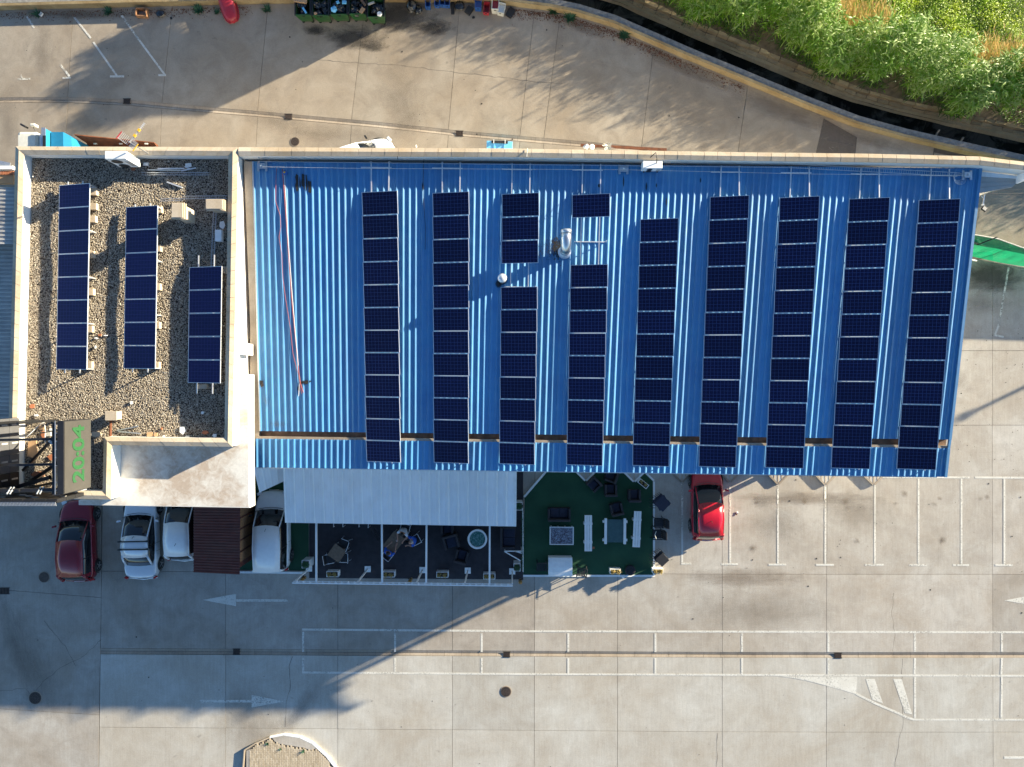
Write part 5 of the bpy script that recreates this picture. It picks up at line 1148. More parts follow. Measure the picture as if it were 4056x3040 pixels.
litter(1190, 2, 1.25, .7, .25, .1, 'card', 'tan cardboard box end at the back of the leftmost bin', -.15, 'cardboard_box', 'box'); litter(1438, 10, 1.2, .12, .4, .05, 'wood', 'brown plank end sticking out of the fourth bin', .6)
def crate(px, py, sx, sy, hh, mat, label, rot=0.0, z0=0.0, fill=None, tip=0.0):
    p = P(px, py, z0 + hh); o = empty('crate', (p.x, p.y, z0), rot, label, 'crate', 'plastic crates along the yard wall'); t = .025; a, b = sx / 2, sy / 2; k = .9
    vs = [(-a * k, -b * k, 0), (a * k, -b * k, 0), (a * k, b * k, 0), (-a * k, b * k, 0), (-a, -b, hh), (a, -b, hh), (a, b, hh), (-a, b, hh)]
    vs += [(x - math.copysign(t, x), y - math.copysign(t, y), z + (.03 if z < .01 else 0)) for x, y, z in vs]
    MB().add(vs, [(3, 2, 1, 0), (0, 1, 5, 4), (1, 2, 6, 5), (2, 3, 7, 6), (3, 0, 4, 7), (8, 9, 10, 11), (9, 8, 12, 13), (10, 9, 13, 14), (11, 10, 14, 15), (8, 11, 15, 12), (4, 5, 13, 12), (5, 6, 14, 13), (6, 7, 15, 14), (7, 4, 12, 15)]).build('tub', mat, o)
    MB().box((0, -b + .0, hh + .004), (sx, .03, .02)).build('rim', mat, o); MB().box((0, b, hh + .004), (sx, .03, .02)).build('rim', mat, o)
    for s_ in (-1, 1): MB().box((0, s_ * (b * .95 + .012), hh * .72), (sx * .3, .02, .04)).build('handle_slot', 'trim', o)
    if fill: MB().box((0, 0, hh * .55), (sx * .84, sy * .84, hh * .2)).build('contents', fill, o)
    return o
for x, y, r_, lab in ((1694, 10, 0, 'blue crate nearest the bins, pulled forward'), (1731, 4, -.08, 'blue crate, second in the row from the bins'), (1752, 2, -.06, 'blue crate, third in the row from the bins'), (1771, 4, 0, 'blue crate at the right end of the blue row')): crate(x, y, .27, .5, .35, 'blue_plastic', lab, r_)
crate(1894, 12, .34, .52, .45, 'blue_plastic', 'blue crate with a white rim standing beside the red crate', -.03, fill='blue_plastic'); crate(1927, 30, .32, .56, .35, 'red_plastic', 'deep red crate between the blue and the white tubs', -.10)
crate(1962, 14, .38, .6, .6, 'cream', 'cream tub filled with faded red trays', -.06, fill='red_plastic'); crate(1986, 32, .36, .5, .45, 'cream', 'empty cream tub tilted beside the black slab', -.25, fill='white')
for (x, y, sx, sy, r_, lab, h_) in ((1628, 14, .62, .8, .1, 'big black sack heap between bins and blue crates', .5), (1655, 34, .5, .5, .6, 'black sack on the oily ground left of the blue crates', .3), (1793, 30, .22, .8, 0, 'black strip of rubber below the last blue crate', .1), (1820, 18, .6, .6, .3, 'black folded tarpaulin between blue and white rimmed crates', .3), (1858, 38, .4, .5, -.6, 'black tilted board near the broken shard', .2), (2022, 48, .42, .6, -.55, 'black slab leaning by the cream tub', .15), (1875, 69, .16, .14, .4, 'small black shard alone on the concrete', .04), (632, 50, .5, .45, .3, 'black rubbish heap on the yard near the wooden frame', .25), (677, 72, .12, .14, .2, 'small black scrap beside the shaded joint line', .04)):
    p = P(x, y, h_); o = blob((0, 0, 0), 1.0, 'black_refuse', 'black_bag' if h_ > .2 else 'trim', None, 1.0, .1) if h_ > .22 else MB().box((0, 0, 0), (1.6, 1.6, 1.6)).build('black_refuse', 'trim', None, bevel=.1)
    o.location = (p.x, p.y, h_ / 2); o.scale = (sx / 2, sy / 2, h_ / 2) if h_ > .22 else (sx / 1.8, sy / 1.8, h_ / 2); o.rotation_euler = (0, 0, r_); tag(o, lab, 'refuse')
for (x, y, r_, n_, lab) in ((790, 40, .35, 60, 'weeds growing at the wall foot left of the red boat'), (2190, 46, .35, 60, 'green weed by the wall, nearest the cream tubs'), (2258, 72, .4, 80, 'bushy weed at the wall bend'), (2470, 140, .4, 80, 'weed at the wall foot by red litter leaves'), (150, 60, .3, 50, 'dry weed at the far left wall foot'), (430, 48, .3, 60, 'weed at the wall foot above the parking lines'), (1060, 40, .3, 50, 'low weed between red boat and bins'), (860, 50, .2, 40, 'little weed touching the red boat')):
    weed(x, y, .02, r_, n_, lab)
# leaf litter along the wall
mb = MB()
for k in range(2600):
    x = random.choice((random.uniform(2010, 2950), random.uniform(0, 1000), random.uniform(2010, 2700))); y = wy(x) + 14 + abs(random.gauss(0, 16)) ; p = P(x, y, .02); r_ = random.uniform(.015, .05); t = random.uniform(0, 6.3)
    mb.add([(p.x + r_ * math.cos(t), p.y + r_ * math.sin(t), .02), (p.x + r_ * math.cos(t + 2), p.y + r_ * math.sin(t + 2), .03), (p.x + r_ * math.cos(t + 4), p.y + r_ * math.sin(t + 4), .025)], [(0, 1, 2)])
M['leaf_dry'] = plain('dry_leaves', (.13, .055, .03), .9, var=.5, scale=5)
tag(mb.build('leaf_litter', 'leaf_dry'), 'brown leaf litter along the wall foot', 'leaf litter', kind='stuff')
p = P(559, 48, .25); o = empty('wooden_frame', (p.x, p.y, 0), R(-1.5), 'open wooden box frame lying near the black rubbish heap', 'wooden frame')
for s in (-1, 1): MB().box((s * .27, 0, .14), (.05, .42, .28)).build('board', 'crate_wood', o); MB().box((0, s * .2, .14), (.58, .05, .28)).build('board', 'crate_wood', o)
p = P(161, 56, .1); tag(MB().box((p.x, p.y, .06), (.12, .22, .12), -.6).build('white_brick', 'white'), 'small white block near the top left parking line', 'block')
# red boat hull
p = P(905, 40, .5); bt_ = empty('red_boat', (p.x, p.y, 0), R(18), 'upturned red rounded boat hull reaching in over the yard wall', 'boat')
st = [(-.55, .02, .30), (-.48, .22, .42), (-.30, .33, .5), (0, .38, .54), (.8, .40, .56), (2.0, .40, .56), (3.2, .34, .5)]
vs, fs = loft(st, lambda s: [(-s[1], s[0], .12), (-s[1] * 1.02, s[0], s[2] * .7), (-s[1] * .85, s[0], s[2] * .95), (0, s[0], s[2]), (s[1] * .85, s[0], s[2] * .95), (s[1] * 1.02, s[0], s[2] * .7), (s[1], s[0], .12)])
MB().add(vs, fs).build('hull', 'red_plastic', bt_, smooth=True, subsurf=1); MB().tube([(s * (a + .02), y, .16) for s, y, a in ((-1, 3.1, .36), (-1, .8, .40), (-1, 0, .39), (-1, -.3, .33), (-1, -.5, .2), (1, -.5, .2), (1, -.3, .33), (1, 0, .39), (1, .8, .40), (1, 3.1, .36))], .035, 6).build('gunwale', 'red_plastic', bt_)
# light blue bin and boards peeking over the parapet
p = P(1978, 600, 1.1); o = empty('blue_bin', (p.x, p.y, 0), R(-2), 'light blue wheeled container with a dark bar behind the parapet', 'rubbish bin')
MB().box((0, 0, .55), (1.25, .95, .95), taper=1.05).build('tub', 'light_blue', o, bevel=.03); MB().box((0, .02, 1.06), (1.34, 1.0, .08)).build('lid', 'light_blue', o, bevel=.03)
for s in (-1, 1): MB().bar((s * .28, .42, 1.10), (s * .22, -.2, 1.16), .07, .05).build('lid_rib', 'light_blue', o)
MB().tube([(-.42, .46, 1.12), (.42, .46, 1.12)], .07, 10).build('hinge_bar', 'black', o)
for s in (-.3, .28): MB().box((s, .46, 1.14), (.03, .18, .16)).build('hinge', 'white', o)
tag(MB().bar(P(2300, 576, .5), P(2640, 594, .5), .14, .1).build('rusty_beam', 'rust'), 'long rusty beam lying behind the parapet', 'beam')
for k, (x, y) in enumerate(((2322, 582), (2345, 584))): tag(blob((P(x, y, .6)), .16, 'white_sheet_heap', 'white', None, .6, .3), 'crumpled white sheet on the rusty beam, %s piece' % ('left' if k == 0 else 'right'), 'sheet')
weed(2405, 584, .55, .28, 40, 'pale dry tuft hanging on the rusty beam', 'cream')
tag(MB().bar(P(1650, 585, .3), P(1648, 575, .35), .05, .3).build('white_post', 'white'), 'white post tip behind the parapet right of the white car', 'post')
roof_level()
tag(MB().tube([P(2090, 588, 7.1), P(2088, 600, 7.14), P(2086, 622, 7.12)], .015, 6).build('parapet_cable', 'cream'), 'pale cable crossing the parapet near the light blue bin', 'cable')
tag(MB().tube([P(1574, 620, 7.1), P(1576, 632, 6.9)], .014, 6).build('parapet_cable', 'black'), 'short dark cable on the parapet above the first solar row', 'cable')

ground_level()
# ------------------------------------------------------------------ terrace
TER = tag(MB().face([(v.x, v.y, .016) for v in (P(1225, 2290), P(2072, 2296), P(2072, 1830), P(1225, 1830))]).build('terrace_floor', 'patio'), kind='structure')
def flat(pts, z, name, mat): 
    q = [P(x, y, z) for x, y in pts]; a = sum(q[i].x * q[(i + 1) % len(q)].y - q[(i + 1) % len(q)].x * q[i].y for i in range(len(q)))
    if a < 0: q = q[::-1]
    return MB().face([(v.x, v.y, z) for v in q]).build(name, mat)
tag(flat([(948, 2258), (1223, 2262), (1223, 1850), (948, 1850)], .016, 'green_carpet', 'carpet'), kind='structure')
CP = tag(flat([(2073, 2278), (2586, 2278), (2586, 1905), (2560, 1880), (2225, 1820), (2160, 1872), (2078, 1972)], .020, 'green_carpet', 'carpet'), kind='structure')
def kerbline(a, b, label, wd=.11, z=.05, mat='white'):
    A = P(*a); B = P(*b); return tag(MB().bar(A + up * (z / 2 + .0), B + up * (z / 2 + .0), wd, z).build('white_kerb', mat), label, 'kerb')
kerbline((2072, 2281), (2592, 2281), 'straight white kerb along the lower edge of the green carpet'); kerbline((2590, 2277), (2590, 1908), 'straight white kerb along the right edge of the green carpet')
kerbline((2076, 1968), (2162, 1868), 'diagonal white kerb at the upper left of the green carpet', z=.14); kerbline((948, 2265), (1212, 2268), 'white kerb below the white van', z=.14); kerbline((2560, 1876), (2590, 1905), 'short diagonal white kerb at the upper right of the carpet')
# white slatted fence / pergola frame
PG = empty('pergola_frame', P(1600, 2300), 0, 'white open pergola frame of slim beams over the dark terrace', 'pergola')
zp = 2.6
for x0, y0, x1, y1 in ((1253, 2068, 1253, 2306), (1512, 2070, 1514, 2310), (1690, 2074, 1688, 2311), (1940, 2080, 1939, 2316)):
    MB().bar(P(x0, y0 - 40, zp), P(x1, y1, zp), .09, .10).build('beam', 'white', PG, world=True)
MB().bar(P(1158, 2309, zp), P(2031, 2321, zp), .06, .14).build('front_beam', 'white', PG, world=True); MB().bar(P(1163, 2303, zp - .02), P(2029, 2315, zp - .02), .04, .08).build('front_beam', 'white', PG, world=True)
for k in range(34):
    a = P(1165, 2306, zp + .045).lerp(P(2025, 2318, zp + .045), (k + .5) / 34); MB().box(a, (.09, .13, .02), .6).build('bracket', 'white', PG, world=True)
for (fx, fy, tx, ty, ft) in ((1225, 2252, 1163, 2307, 1), (1457, 2254, 1410, 2309, 1), (1674, 2258, 1634, 2313, 1), (1853, 2260, 1841, 2314, 1), (2029, 2263, 2029, 2319, 1)):
    a = P(fx, fy, 0); MB().bar((a.x, a.y, 0), (a.x, a.y, zp - .05), .075).build('post', 'white', PG, world=True); MB().box((a.x, a.y, .04), (.34, .34, .07)).build('foot', 'white', PG, world=True, bevel=.01)
m = Mat('dry_plant'); m.col(m.mix(m.noise(25, 2), (.30, .20, .06), (.50, .40, .14))); m.set(Roughness=.8); M['dry_plant'] = m.m
def blades(mb, c, n, h, spread, w_=.012):
    for k in range(n):
        t = random.uniform(0, 6.3); s = random.uniform(.2, 1) * spread; a = Vector(c) + Vector((random.uniform(-.05, .05), random.uniform(-.05, .05), 0)); b = a + Vector((math.cos(t) * s * .5, math.sin(t) * s * .5, h * random.uniform(.6, 1))); e = a + Vector((math.cos(t) * s, math.sin(t) * s, h * random.uniform(.2, .9)))
        q = Vector((-math.sin(t), math.cos(t), 0)) * w_
        mb.add([a - q, a + q, b + q * .8, b - q * .8, e], [(0, 1, 2, 3), (3, 2, 4)])
def planter(px, py, label, sx=.62, sy=.30, h=.45, rot=0.0, plant='dry', n=36, shell='white', group='white plant boxes'):
    p = P(px, py, h); o = empty('planter', (p.x, p.y, .02), rot, label, 'planter', group); t = .03; a, b = sx / 2, sy / 2
    for s in (-1, 1): MB().box((s * (a - t / 2), 0, h / 2), (t, sy, h)).build('side', shell, o); MB().box((0, s * (b - t / 2), h / 2), (sx - 2 * t, t, h)).build('side', shell, o)
    MB().box((0, 0, h - .06), (sx - 2 * t, sy - 2 * t, .04)).build('soil', 'soil', o)
    mb = MB()
    if plant == 'dry':
        for x in (-a * .5, a * .45): blades(mb, (x, 0, h - .04), n, .22, .20)
        mb.build('dry_plant', 'dry_plant', o)
    else:
        for k in range(220):
            t_ = random.uniform(0, 6.3); f = random.uniform(0, math.pi / 2); r_ = min(a, b) * .95; c = Vector((r_ * math.cos(t_) * math.cos(f), r_ * math.sin(t_) * math.cos(f), h + r_ * math.sin(f) * .9)); q = Vector((random.uniform(-1, 1), random.uniform(-1, 1), random.uniform(-1, 1))) * .035; r2 = Vector((random.uniform(-1, 1), random.uniform(-1, 1), random.uniform(-1, 1))) * .035
            mb.add([c - q, c + r2, c + q], [(0, 1, 2)])
        mb.build('clipped_ball', 'hedge', o); blob((0, 0, h), min(a, b) * .8, 'ball_core', 'hedge', o)
    return o
planter(1317, 2275, 'white planter with dry yellow plants, first from the left under the pergola'); planter(1540, 2276, 'white planter with dry plants under the second pergola beam')
planter(1752, 2277, 'white planter with dry plants midway below the round white tub'); planter(1938, 2284, 'white planter crossed by the rightmost pergola beam')
planter(2437, 2264, 'white rimmed planter with tall golden grass catching sun at the carpet edge', .56, .26, .4, 0, n=60); planter(2606, 2263, 'white rimmed planter of yellow flowers at the carpet corner', .56, .24, .4, -.02, n=70); planter(2548, 1917, 'diagonal white rimmed planter by the zigzag kerb with bare twigs', .58, .26, .4, -.68, n=14)
planter(1211, 2236, 'tall white box with a clipped green ball beside the van', .40, .40, .85, 0, 'ball'); planter(2048, 2248, 'tall white box with a clipped green ball at the lower trellis end', .36, .40, .80, 0, 'ball'); planter(2056, 2006, 'tall white box with a clipped green ball at the canopy corner', .36, .42, .80, 0, 'ball')
def lampball(px, py, label, r_=0):
    p = P(px, py, .2); o = empty('garden_lamp', (p.x, p.y, 0), r_, label, 'garden lamp', 'small brass garden lamps'); MB().lathe([(.09, 0), (.09, .04), (.03, .08), (.03, .32), (.09, .36), (.10, .5), (.04, .6), (0, .62)], (0, 0, 0), 12).build('stem', 'brass', o)
    mb = MB(); blades(mb, (0, .1, .25), 14, .15, .16, .02); mb.build('leaf_ornament', 'trim', o)
lampball(1203, 2292, 'brass garden lamp at the far left pergola corner'); lampball(1626, 2298, 'brass garden lamp below the people at the table'); lampball(2061, 2302, 'brass garden lamp at the kerb beside the trellis end')
# trellis with ivy
TR = empty('trellis_fence', P(2071, 2130), 0, 'thin white trellis fence overgrown with ivy between the terraces', 'trellis')
for z in (.1, .6, 1.1): MB().bar(P(2070, 2012, 0) + up * z, P(2071, 2246, 0) + up * z, .035).build('rail', 'white', TR, world=True)
for k in range(18): a = P(2070, 2014 + k * 13.5); MB().bar((a.x, a.y, 0), (a.x, a.y, 1.15), .025).build('upright', 'white', TR, world=True)
mb = MB()
for k in range(900):
    a = P(2070 + random.gauss(0, 3.5), random.uniform(2012, 2240), 0); z = random.uniform(.3, 1.2); q = Vector((random.uniform(-1, 1), random.uniform(-1, 1), random.uniform(-1, 1))) * .035; c = Vector((a.x, a.y, z)); r2 = Vector((random.uniform(-1, 1), random.uniform(-1, 1), random.uniform(-1, 1))) * .035; mb.add([c - q, c + r2, c + q], [(0, 1, 2)])
mb.build('ivy', 'hedge', TR, world=True)
GT = empty('white_gate', P(2030, 2200), 0, 'open white gate frame with a diagonal brace near the trellis', 'gate')
for a, b in (((1998, 2184), (2066, 2184)), ((1998, 2185), (2062, 2222)), ((2040, 2184), (2066, 2192))): MB().bar(P(*a, 1.0), P(*b, 1.0), .05, .05).build('bar', 'white', GT, world=True)
for x, y in ((1999, 2184), (2066, 2184)): a = P(x, y, 1.0); MB().bar((a.x, a.y, 0), (a.x, a.y, 1.0), .05).build('upright', 'white', GT, world=True)

# furniture builders
def table(loc, rz, sx, sy, label, mat='wood', leg='alu', h=.74, thick=.03, name='table', group=None):
    o = empty(name, loc, rz, label, 'table', group); MB().box((0, 0, h), (sx, sy, thick)).build('table_top', mat, o, bevel=.008)
    for a in (-1, 1):
        for b in (-1, 1): MB().box((a * (sx / 2 - .06), b * (sy / 2 - .06), h / 2), (.04, .04, h)).build('leg', leg, o)
    return o
def chair(loc, rz, label, frame='alu', seat='black', group='metal framed terrace chairs'):
    """back towards local -Y"""
    o = empty('chair', loc, rz, label, 'chair', group)
    MB().box((0, 0, .44), (.44, .42, .03)).build('seat', seat, o); MB().box((0, -.23, .70), (.42, .02, .30), tilt=(R(10), 0, 0)).build('backrest', seat, o)
    for s in (-1, 1):
        MB().tube([(s * .24, .22, 0), (s * .24, .20, .64), (s * .24, -.20, .66), (s * .235, -.26, .88)], .016, 6).build('frame_side', frame, o); MB().tube([(s * .24, -.26, 0), (s * .24, -.16, .44)], .016, 6).build('leg', frame, o)
    MB().tube([(-.235, -.27, .86), (.235, -.27, .86)], .014, 6).build('back_rail', frame, o)
    return o
def armchair(loc, rz, label, W_=.78, D=.74, group='dark rattan armchairs', name='armchair', cat='armchair', n=1):
    o = empty(name, loc, rz, label, cat, group)
    MB().box((0, 0, .17), (W_ - .04, D - .04, .30)).build('base', 'rattan', o, bevel=.02); MB().box((0, -D / 2 + .06, .50), (W_, .12, .66)).build('backrest', 'rattan', o, bevel=.03)
    for s in (-1, 1): MB().box((s * (W_ / 2 - .055), .03, .40), (.11, D - .08, .50)).build('armrest', 'rattan', o, bevel=.02)
    for k in range(n): MB().box(((-(n - 1) / 2 + k) * (W_ - .24) / n, .06, .36), ((W_ - .26) / n, D - .18, .12)).build('cushion', 'cushion', o, bevel=.03)
    return o
def G(px, py, z=.5, zz=.02): v = P(px, py, z); return (v.x, v.y, zz)
table(G(1335, 2191, .75), R(-35), .72, .72, 'square brown table with three chairs on the left of the terrace')
chair(G(1362, 2156, .6), R(-20 - 90 + 180), 'chair at the upper right side of the left terrace table'); chair(G(1306, 2214, .6), R(-80), 'chair at the lower left side of the left terrace table'); chair(G(1362, 2209, .6), R(90), 'chair at the lower right side of the left terrace table')
chair(G(1341, 2072, .6), R(180), 'left of two chairs half hidden by the white canopy edge'); chair(G(1442, 2074, .6), R(175), 'right of two chairs half hidden by the white canopy edge')
table(G(1561, 2149, .75), R(-38), .72, .98, 'brown table where three people sit in the shade')
def person(loc, rz, shirt, hair, label, lean=.05, arms=((.0, .42), (.0, .42)), bald=False):
    o = empty('person', loc, rz, label, 'person', None); E = []; V = []; Rr = []
    def vv(p, r): V.append(p); Rr.append(r); return len(V) - 1
    pel = vv((0, 0, .50), .135); sp = vv((0, lean * .3, .72), .125); ch = vv((0, lean, .96), .15); nk = vv((0, lean + .03, 1.12), .055); hd = vv((0, lean + .06, 1.20), .075); ht = vv((0, lean + .07, 1.30), .095); tp = vv((0, lean + .06, 1.37), .05); ns = vv((0, lean + .165, 1.24), .018)
    E += [(pel, sp), (sp, ch), (ch, nk), (nk, hd), (hd, ht), (ht, tp), (hd, ns)]
    sh = []
    for s, (dx, dy) in zip((-1, 1), arms):
        a = vv((s * .19, lean, 1.02), .065); b = vv((s * .27, lean + .14, .84), .045); c = vv((s * (.17 + dx), lean + dy, .79), .03); h_ = vv((s * (.14 + dx), lean + dy + .08, .785), .032); E += [(ch, a), (a, b), (b, c), (c, h_)]
        for k in range(4): f1 = vv((s * (.14 + dx) + (k - 1.5) * .020, lean + dy + .15 + (.01 if k in (1, 2) else 0), .775), .0095); f2 = vv((s * (.14 + dx) + (k - 1.5) * .021, lean + dy + .185 + (.012 if k in (1, 2) else 0), .76), .008); E += [(h_, f1), (f1, f2)]
        th = vv((s * (.14 + dx) - s * .045, lean + dy + .10, .78), .010); E.append((h_, th)); sh.append((a, b))
        hp = vv((s * .10, .04, .49), .10); kn = vv((s * .13, .44, .49), .065); an_ = vv((s * .13, .42, .10), .042); to_ = vv((s * .14, .58, .04), .035); E += [(pel, hp), (hp, kn), (kn, an_), (an_, to_)]
    def skin2(name, idx, grow, mat):
        mp = {j: i for i, j in enumerate(idx)}; me = bpy.data.meshes.new(name); me.from_pydata([V[j] for j in idx], [(mp[a], mp[b]) for a, b in E if a in mp and b in mp], [])
        me.materials.append(M[mat]); ob = bpy.data.objects.new(name, me); COL.objects.link(ob); ob.parent = o
        md = ob.modifiers.new('skin', 'SKIN'); md.use_smooth_shade = True
        if True:
            import bmesh
            bm_ = bmesh.new(); bm_.from_mesh(me); ly = bm_.verts.layers.skin.verify(); bm_.verts.ensure_lookup_table()
            for i, j in enumerate(idx): bm_.verts[i][ly].radius = (Rr[j] * grow, Rr[j] * grow); bm_.verts[i][ly].use_root = (i == 0)
            bm_.to_mesh(me); bm_.free()
        s2 = ob.modifiers.new('sub', 'SUBSURF'); s2.levels = 1; s2.render_levels = 1; return ob
    skin2('body', list(range(len(V))), 1.0, 'skin')
    skin2('shirt', [pel, sp, ch, sh[0][0], sh[0][1], sh[1][0], sh[1][1]], 1.42, shirt)
    legs = [pel] + [j for j in range(len(V)) if V[j][2] < .5 and j != pel and V[j][2] > .09]; skin2('trousers', legs, 1.28, 'trousers')
    for s in (-1, 1):
        MB().box((s * .13, .50, .045), (.09, .26, .09)).build('shoe', 'trim', o, bevel=.02); MB().box((s * .033, lean + .148, 1.265), (.022, .01, .012)).build('eye', 'trim', o); MB().box((s * .088, lean + .06, 1.25), (.02, .03, .05)).build('ear', 'skin', o)
    MB().box((0, lean + .15, 1.195), (.045, .01, .010)).build('mouth', 'lamp_red', o)
    if not bald:
        vs = []; fs = []; c = (0, lean + .045, 1.29)
        blob(c, .112, 'hair', 'hair', o, .95, .04, 12)
    else: blob((0, lean + .02, 1.24), .10, 'hair', 'grey_sheet', o, .8, .04, 12)
    return o
chair(G(1541, 2192, .5), R(-38), 'chair under the person in blue at the left of the people table'); chair(G(1648, 2137, .5), R(118), 'chair under the person in blue right of the table'); chair(G(1606, 2092, .5), R(165), 'chair under the person in white beside the canopy edge')
person(G(1540, 2190, .6), R(-32), 'shirt_blue', 'hair', 'dark haired person in a blue shirt leaning both arms on the brown table', .10, ((.02, .36), (-.02, .42)))
person(G(1640, 2136, .6), R(112), 'shirt_blue', 'hair', 'balding person in a blue shirt sitting right of the brown table', .04, ((.0, .30), (.06, .20)), True)
person(G(1602, 2100, .6), R(160), 'shirt_white', 'hair', 'person in a white shirt sitting next to the white canopy edge', .06)
p = P(1572, 2142, .8); tag(MB().lathe([(.03, 0), (.045, .08), (.038, .08), (.028, .01)], (p.x, p.y, .76), 14).build('cup', 'white'), 'small white cup on the brown table between the people', 'cup')
p = P(1562, 2157, .8); tag(MB().lathe([(.06, 0), (.07, .02), (.0, .01)], (p.x, p.y, .76), 14).build('saucer', 'glass_car'), 'dark saucer on the brown table near the white cup', 'saucer')
# folded dark chair frame near second beam
o = empty('folded_chair', G(1487, 2118, .4), R(25), 'folded dark chair frame beside the second pergola beam', 'chair')
for s in (-.1, .1): MB().tube([(s, -.4, .05), (s, .1, .6), (s, .4, .3), (s, .1, .06), (s, -.4, .05)], .014, 6).build('frame', 'black_steel', o)
# round white tub table
p = P(1891, 2136, .7); o = empty('round_tub', (p.x, p.y, .02), 0, 'round white tub with a green glass top near the canopy edge', 'table')
MB().lathe([(.40, 0), (.44, .3), (.50, .68), (.51, .72), (.42, .72), (.40, .60), (.36, .58)], (0, 0, 0), 40).build('tub', 'white', o, smooth=False)
m = Mat('green_glass'); m.col(m.mix(m.ramp(m.noise(14, 6, .8), [(.45, 0.0), (.62, 1.0)]), (.02, .10, .085), (.16, .30, .28))); m.set(Roughness=.12); M['green_glass'] = m.m
disc(MB(), (0, 0), .40, .64, .66, 36).build('glass_top', 'green_glass', o)
armchair(G(1772, 2090, .4), R(180), 'dark armchair under the canopy edge left of the round tub', .66, .60); armchair(G(1787, 2143, .4), R(195), 'dark armchair turned towards the round white tub'); armchair(G(1829, 2203, .4), R(-15), 'dark armchair below the round white tub', .66, .66)
armchair(G(2012, 2128, .4), R(-90), 'dark rattan sofa beside the trellis inside the dark terrace', 1.15, .80, 'dark rattan sofas', 'sofa', 'sofa', 2)
armchair(G(2214, 2037, .4), R(0), 'dark rattan sofa on the green carpet above the patterned table', 1.18, .66, 'dark rattan sofas', 'sofa', 'sofa', 2)
for x, y, r_, lab in ((2352, 1918, 135, 'dark armchair tilted against the first zigzag point on the carpet'), (2421, 1886, 70, 'dark armchair partly under the blue roof edge'), (2418, 1941, 0, 'square dark armchair in the middle of the armchair cluster'), (2511, 1963, 0, 'dark armchair near the right border of the carpet'), (2441, 2016, 12, 'dark armchair just above the white pallet table')):
    armchair(G(x, y, .4), R(r_), lab, .64, .62)
# patterned glass table on pallets
m = Mat('shell_top'); vv_ = m.noise(7, 7, .75, dist=2.2); c = m.ramp(vv_, [(.40, (.05, .035, .05)), (.50, (.10, .085, .11)), (.56, (.34, .42, .50)), (.60, (.08, .06, .08))]); m.col(c); m.set(Roughness=.15); M['shell_top'] = m.m
p = P(2225, 2124, .45); o = empty('pallet_table', (p.x, p.y, .02), R(-.5), 'low white pallet table with a shell patterned glass top', 'table')
for k in range(4): MB().box((-.55 + k * .367, 0, .12 + (k % 2) * .001), (.10, .92, .22)).build('pallet_board', 'white', o)
MB().box((0, 0, .30), (1.20, .90, .10)).build('pallet_deck', 'white', o); MB().box((0, 0, .365), (1.14, .84, .02)).build('patterned_top', 'shell_top', o)
for s in (-1, 1): MB().box((0, s * .45, .36), (1.26, .04, .06)).build('rim', 'white', o); MB().box((s * .61, 0, .36), (.04, .86, .06)).build('rim', 'white', o)
def bench(px, py, rz, label, L=1.88, W_=.40):
    o = empty('white_bench', G(px, py, .45), rz, label, 'bench', 'white plank benches on the green carpet')
    for k in range(3): MB().box(((k - 1) * W_ / 3, 0, .43), (W_ / 3 - .012, L, .035)).build('plank', 'white', o, bevel=.006)
    for s in (-1, 1): MB().box((0, s * L * .26, .21), (W_ + .05, .10, .40)).build('leg', 'white', o); MB().box((0, s * (L / 2 - .03), .39), (W_ - .02, .06, .05)).build('end_board', 'white', o)
bench(2330, 2113, R(0), 'white bench left of the open white frame table'); bench(2523, 2097, R(-2.5), 'white bench right of the open white frame table')
p = P(2437, 2105, .5); o = empty('frame_table', (p.x, p.y, .02), R(-.5), 'square white beam table with a sunken green glass centre', 'table')
for s in (-1, 1): MB().box((s * .50, 0, .44), (.13, 1.34, .12)).build('beam', 'white', o, bevel=.008); MB().box((0, s * .48, .33), (1.30, .13, .10)).build('beam', 'white', o, bevel=.008)
for a in (-1, 1):
    for b_ in (-1, 1): MB().box((a * .5, b_ * .48, .14), (.12, .12, .27)).build('leg', 'white', o)
MB().box((0, 0, .30), (.86, .84, .02)).build('glass_shelf', 'green_glass', o); MB().box((0, 0, .395), (.86, 1.2, .012)).build('glass_pane', plain('pale_glass', (.05, .10, .10), .1), o)
p = P(2220, 2248, .75); o = empty('white_cabinet', (p.x, p.y, .02), 0, 'white curved top storage chest standing on the lower white kerb', 'chest')
MB().box((0, 0, .30), (1.22, .92, .60)).build('chest', 'white', o, bevel=.02)
vs, fs = loft([(-.62, 1, 0), (-.2, 1, 0), (.2, 1, 0), (.62, 1, 0)], lambda s: [(s[0], -.49, .58), (s[0], -.46, .64), (s[0], -.25, .72), (s[0], 0, .755), (s[0], .25, .72), (s[0], .46, .64), (s[0], .49, .58)]); MB().add(vs, fs).build('lid', 'white', o, smooth=False)
for k in range(4): MB().box((0, -.3 + k * .2, .62 + (.10 if k in (1, 2) else .06)), (1.245, .012, .02)).build('lid_seam', 'grey_sheet', o)
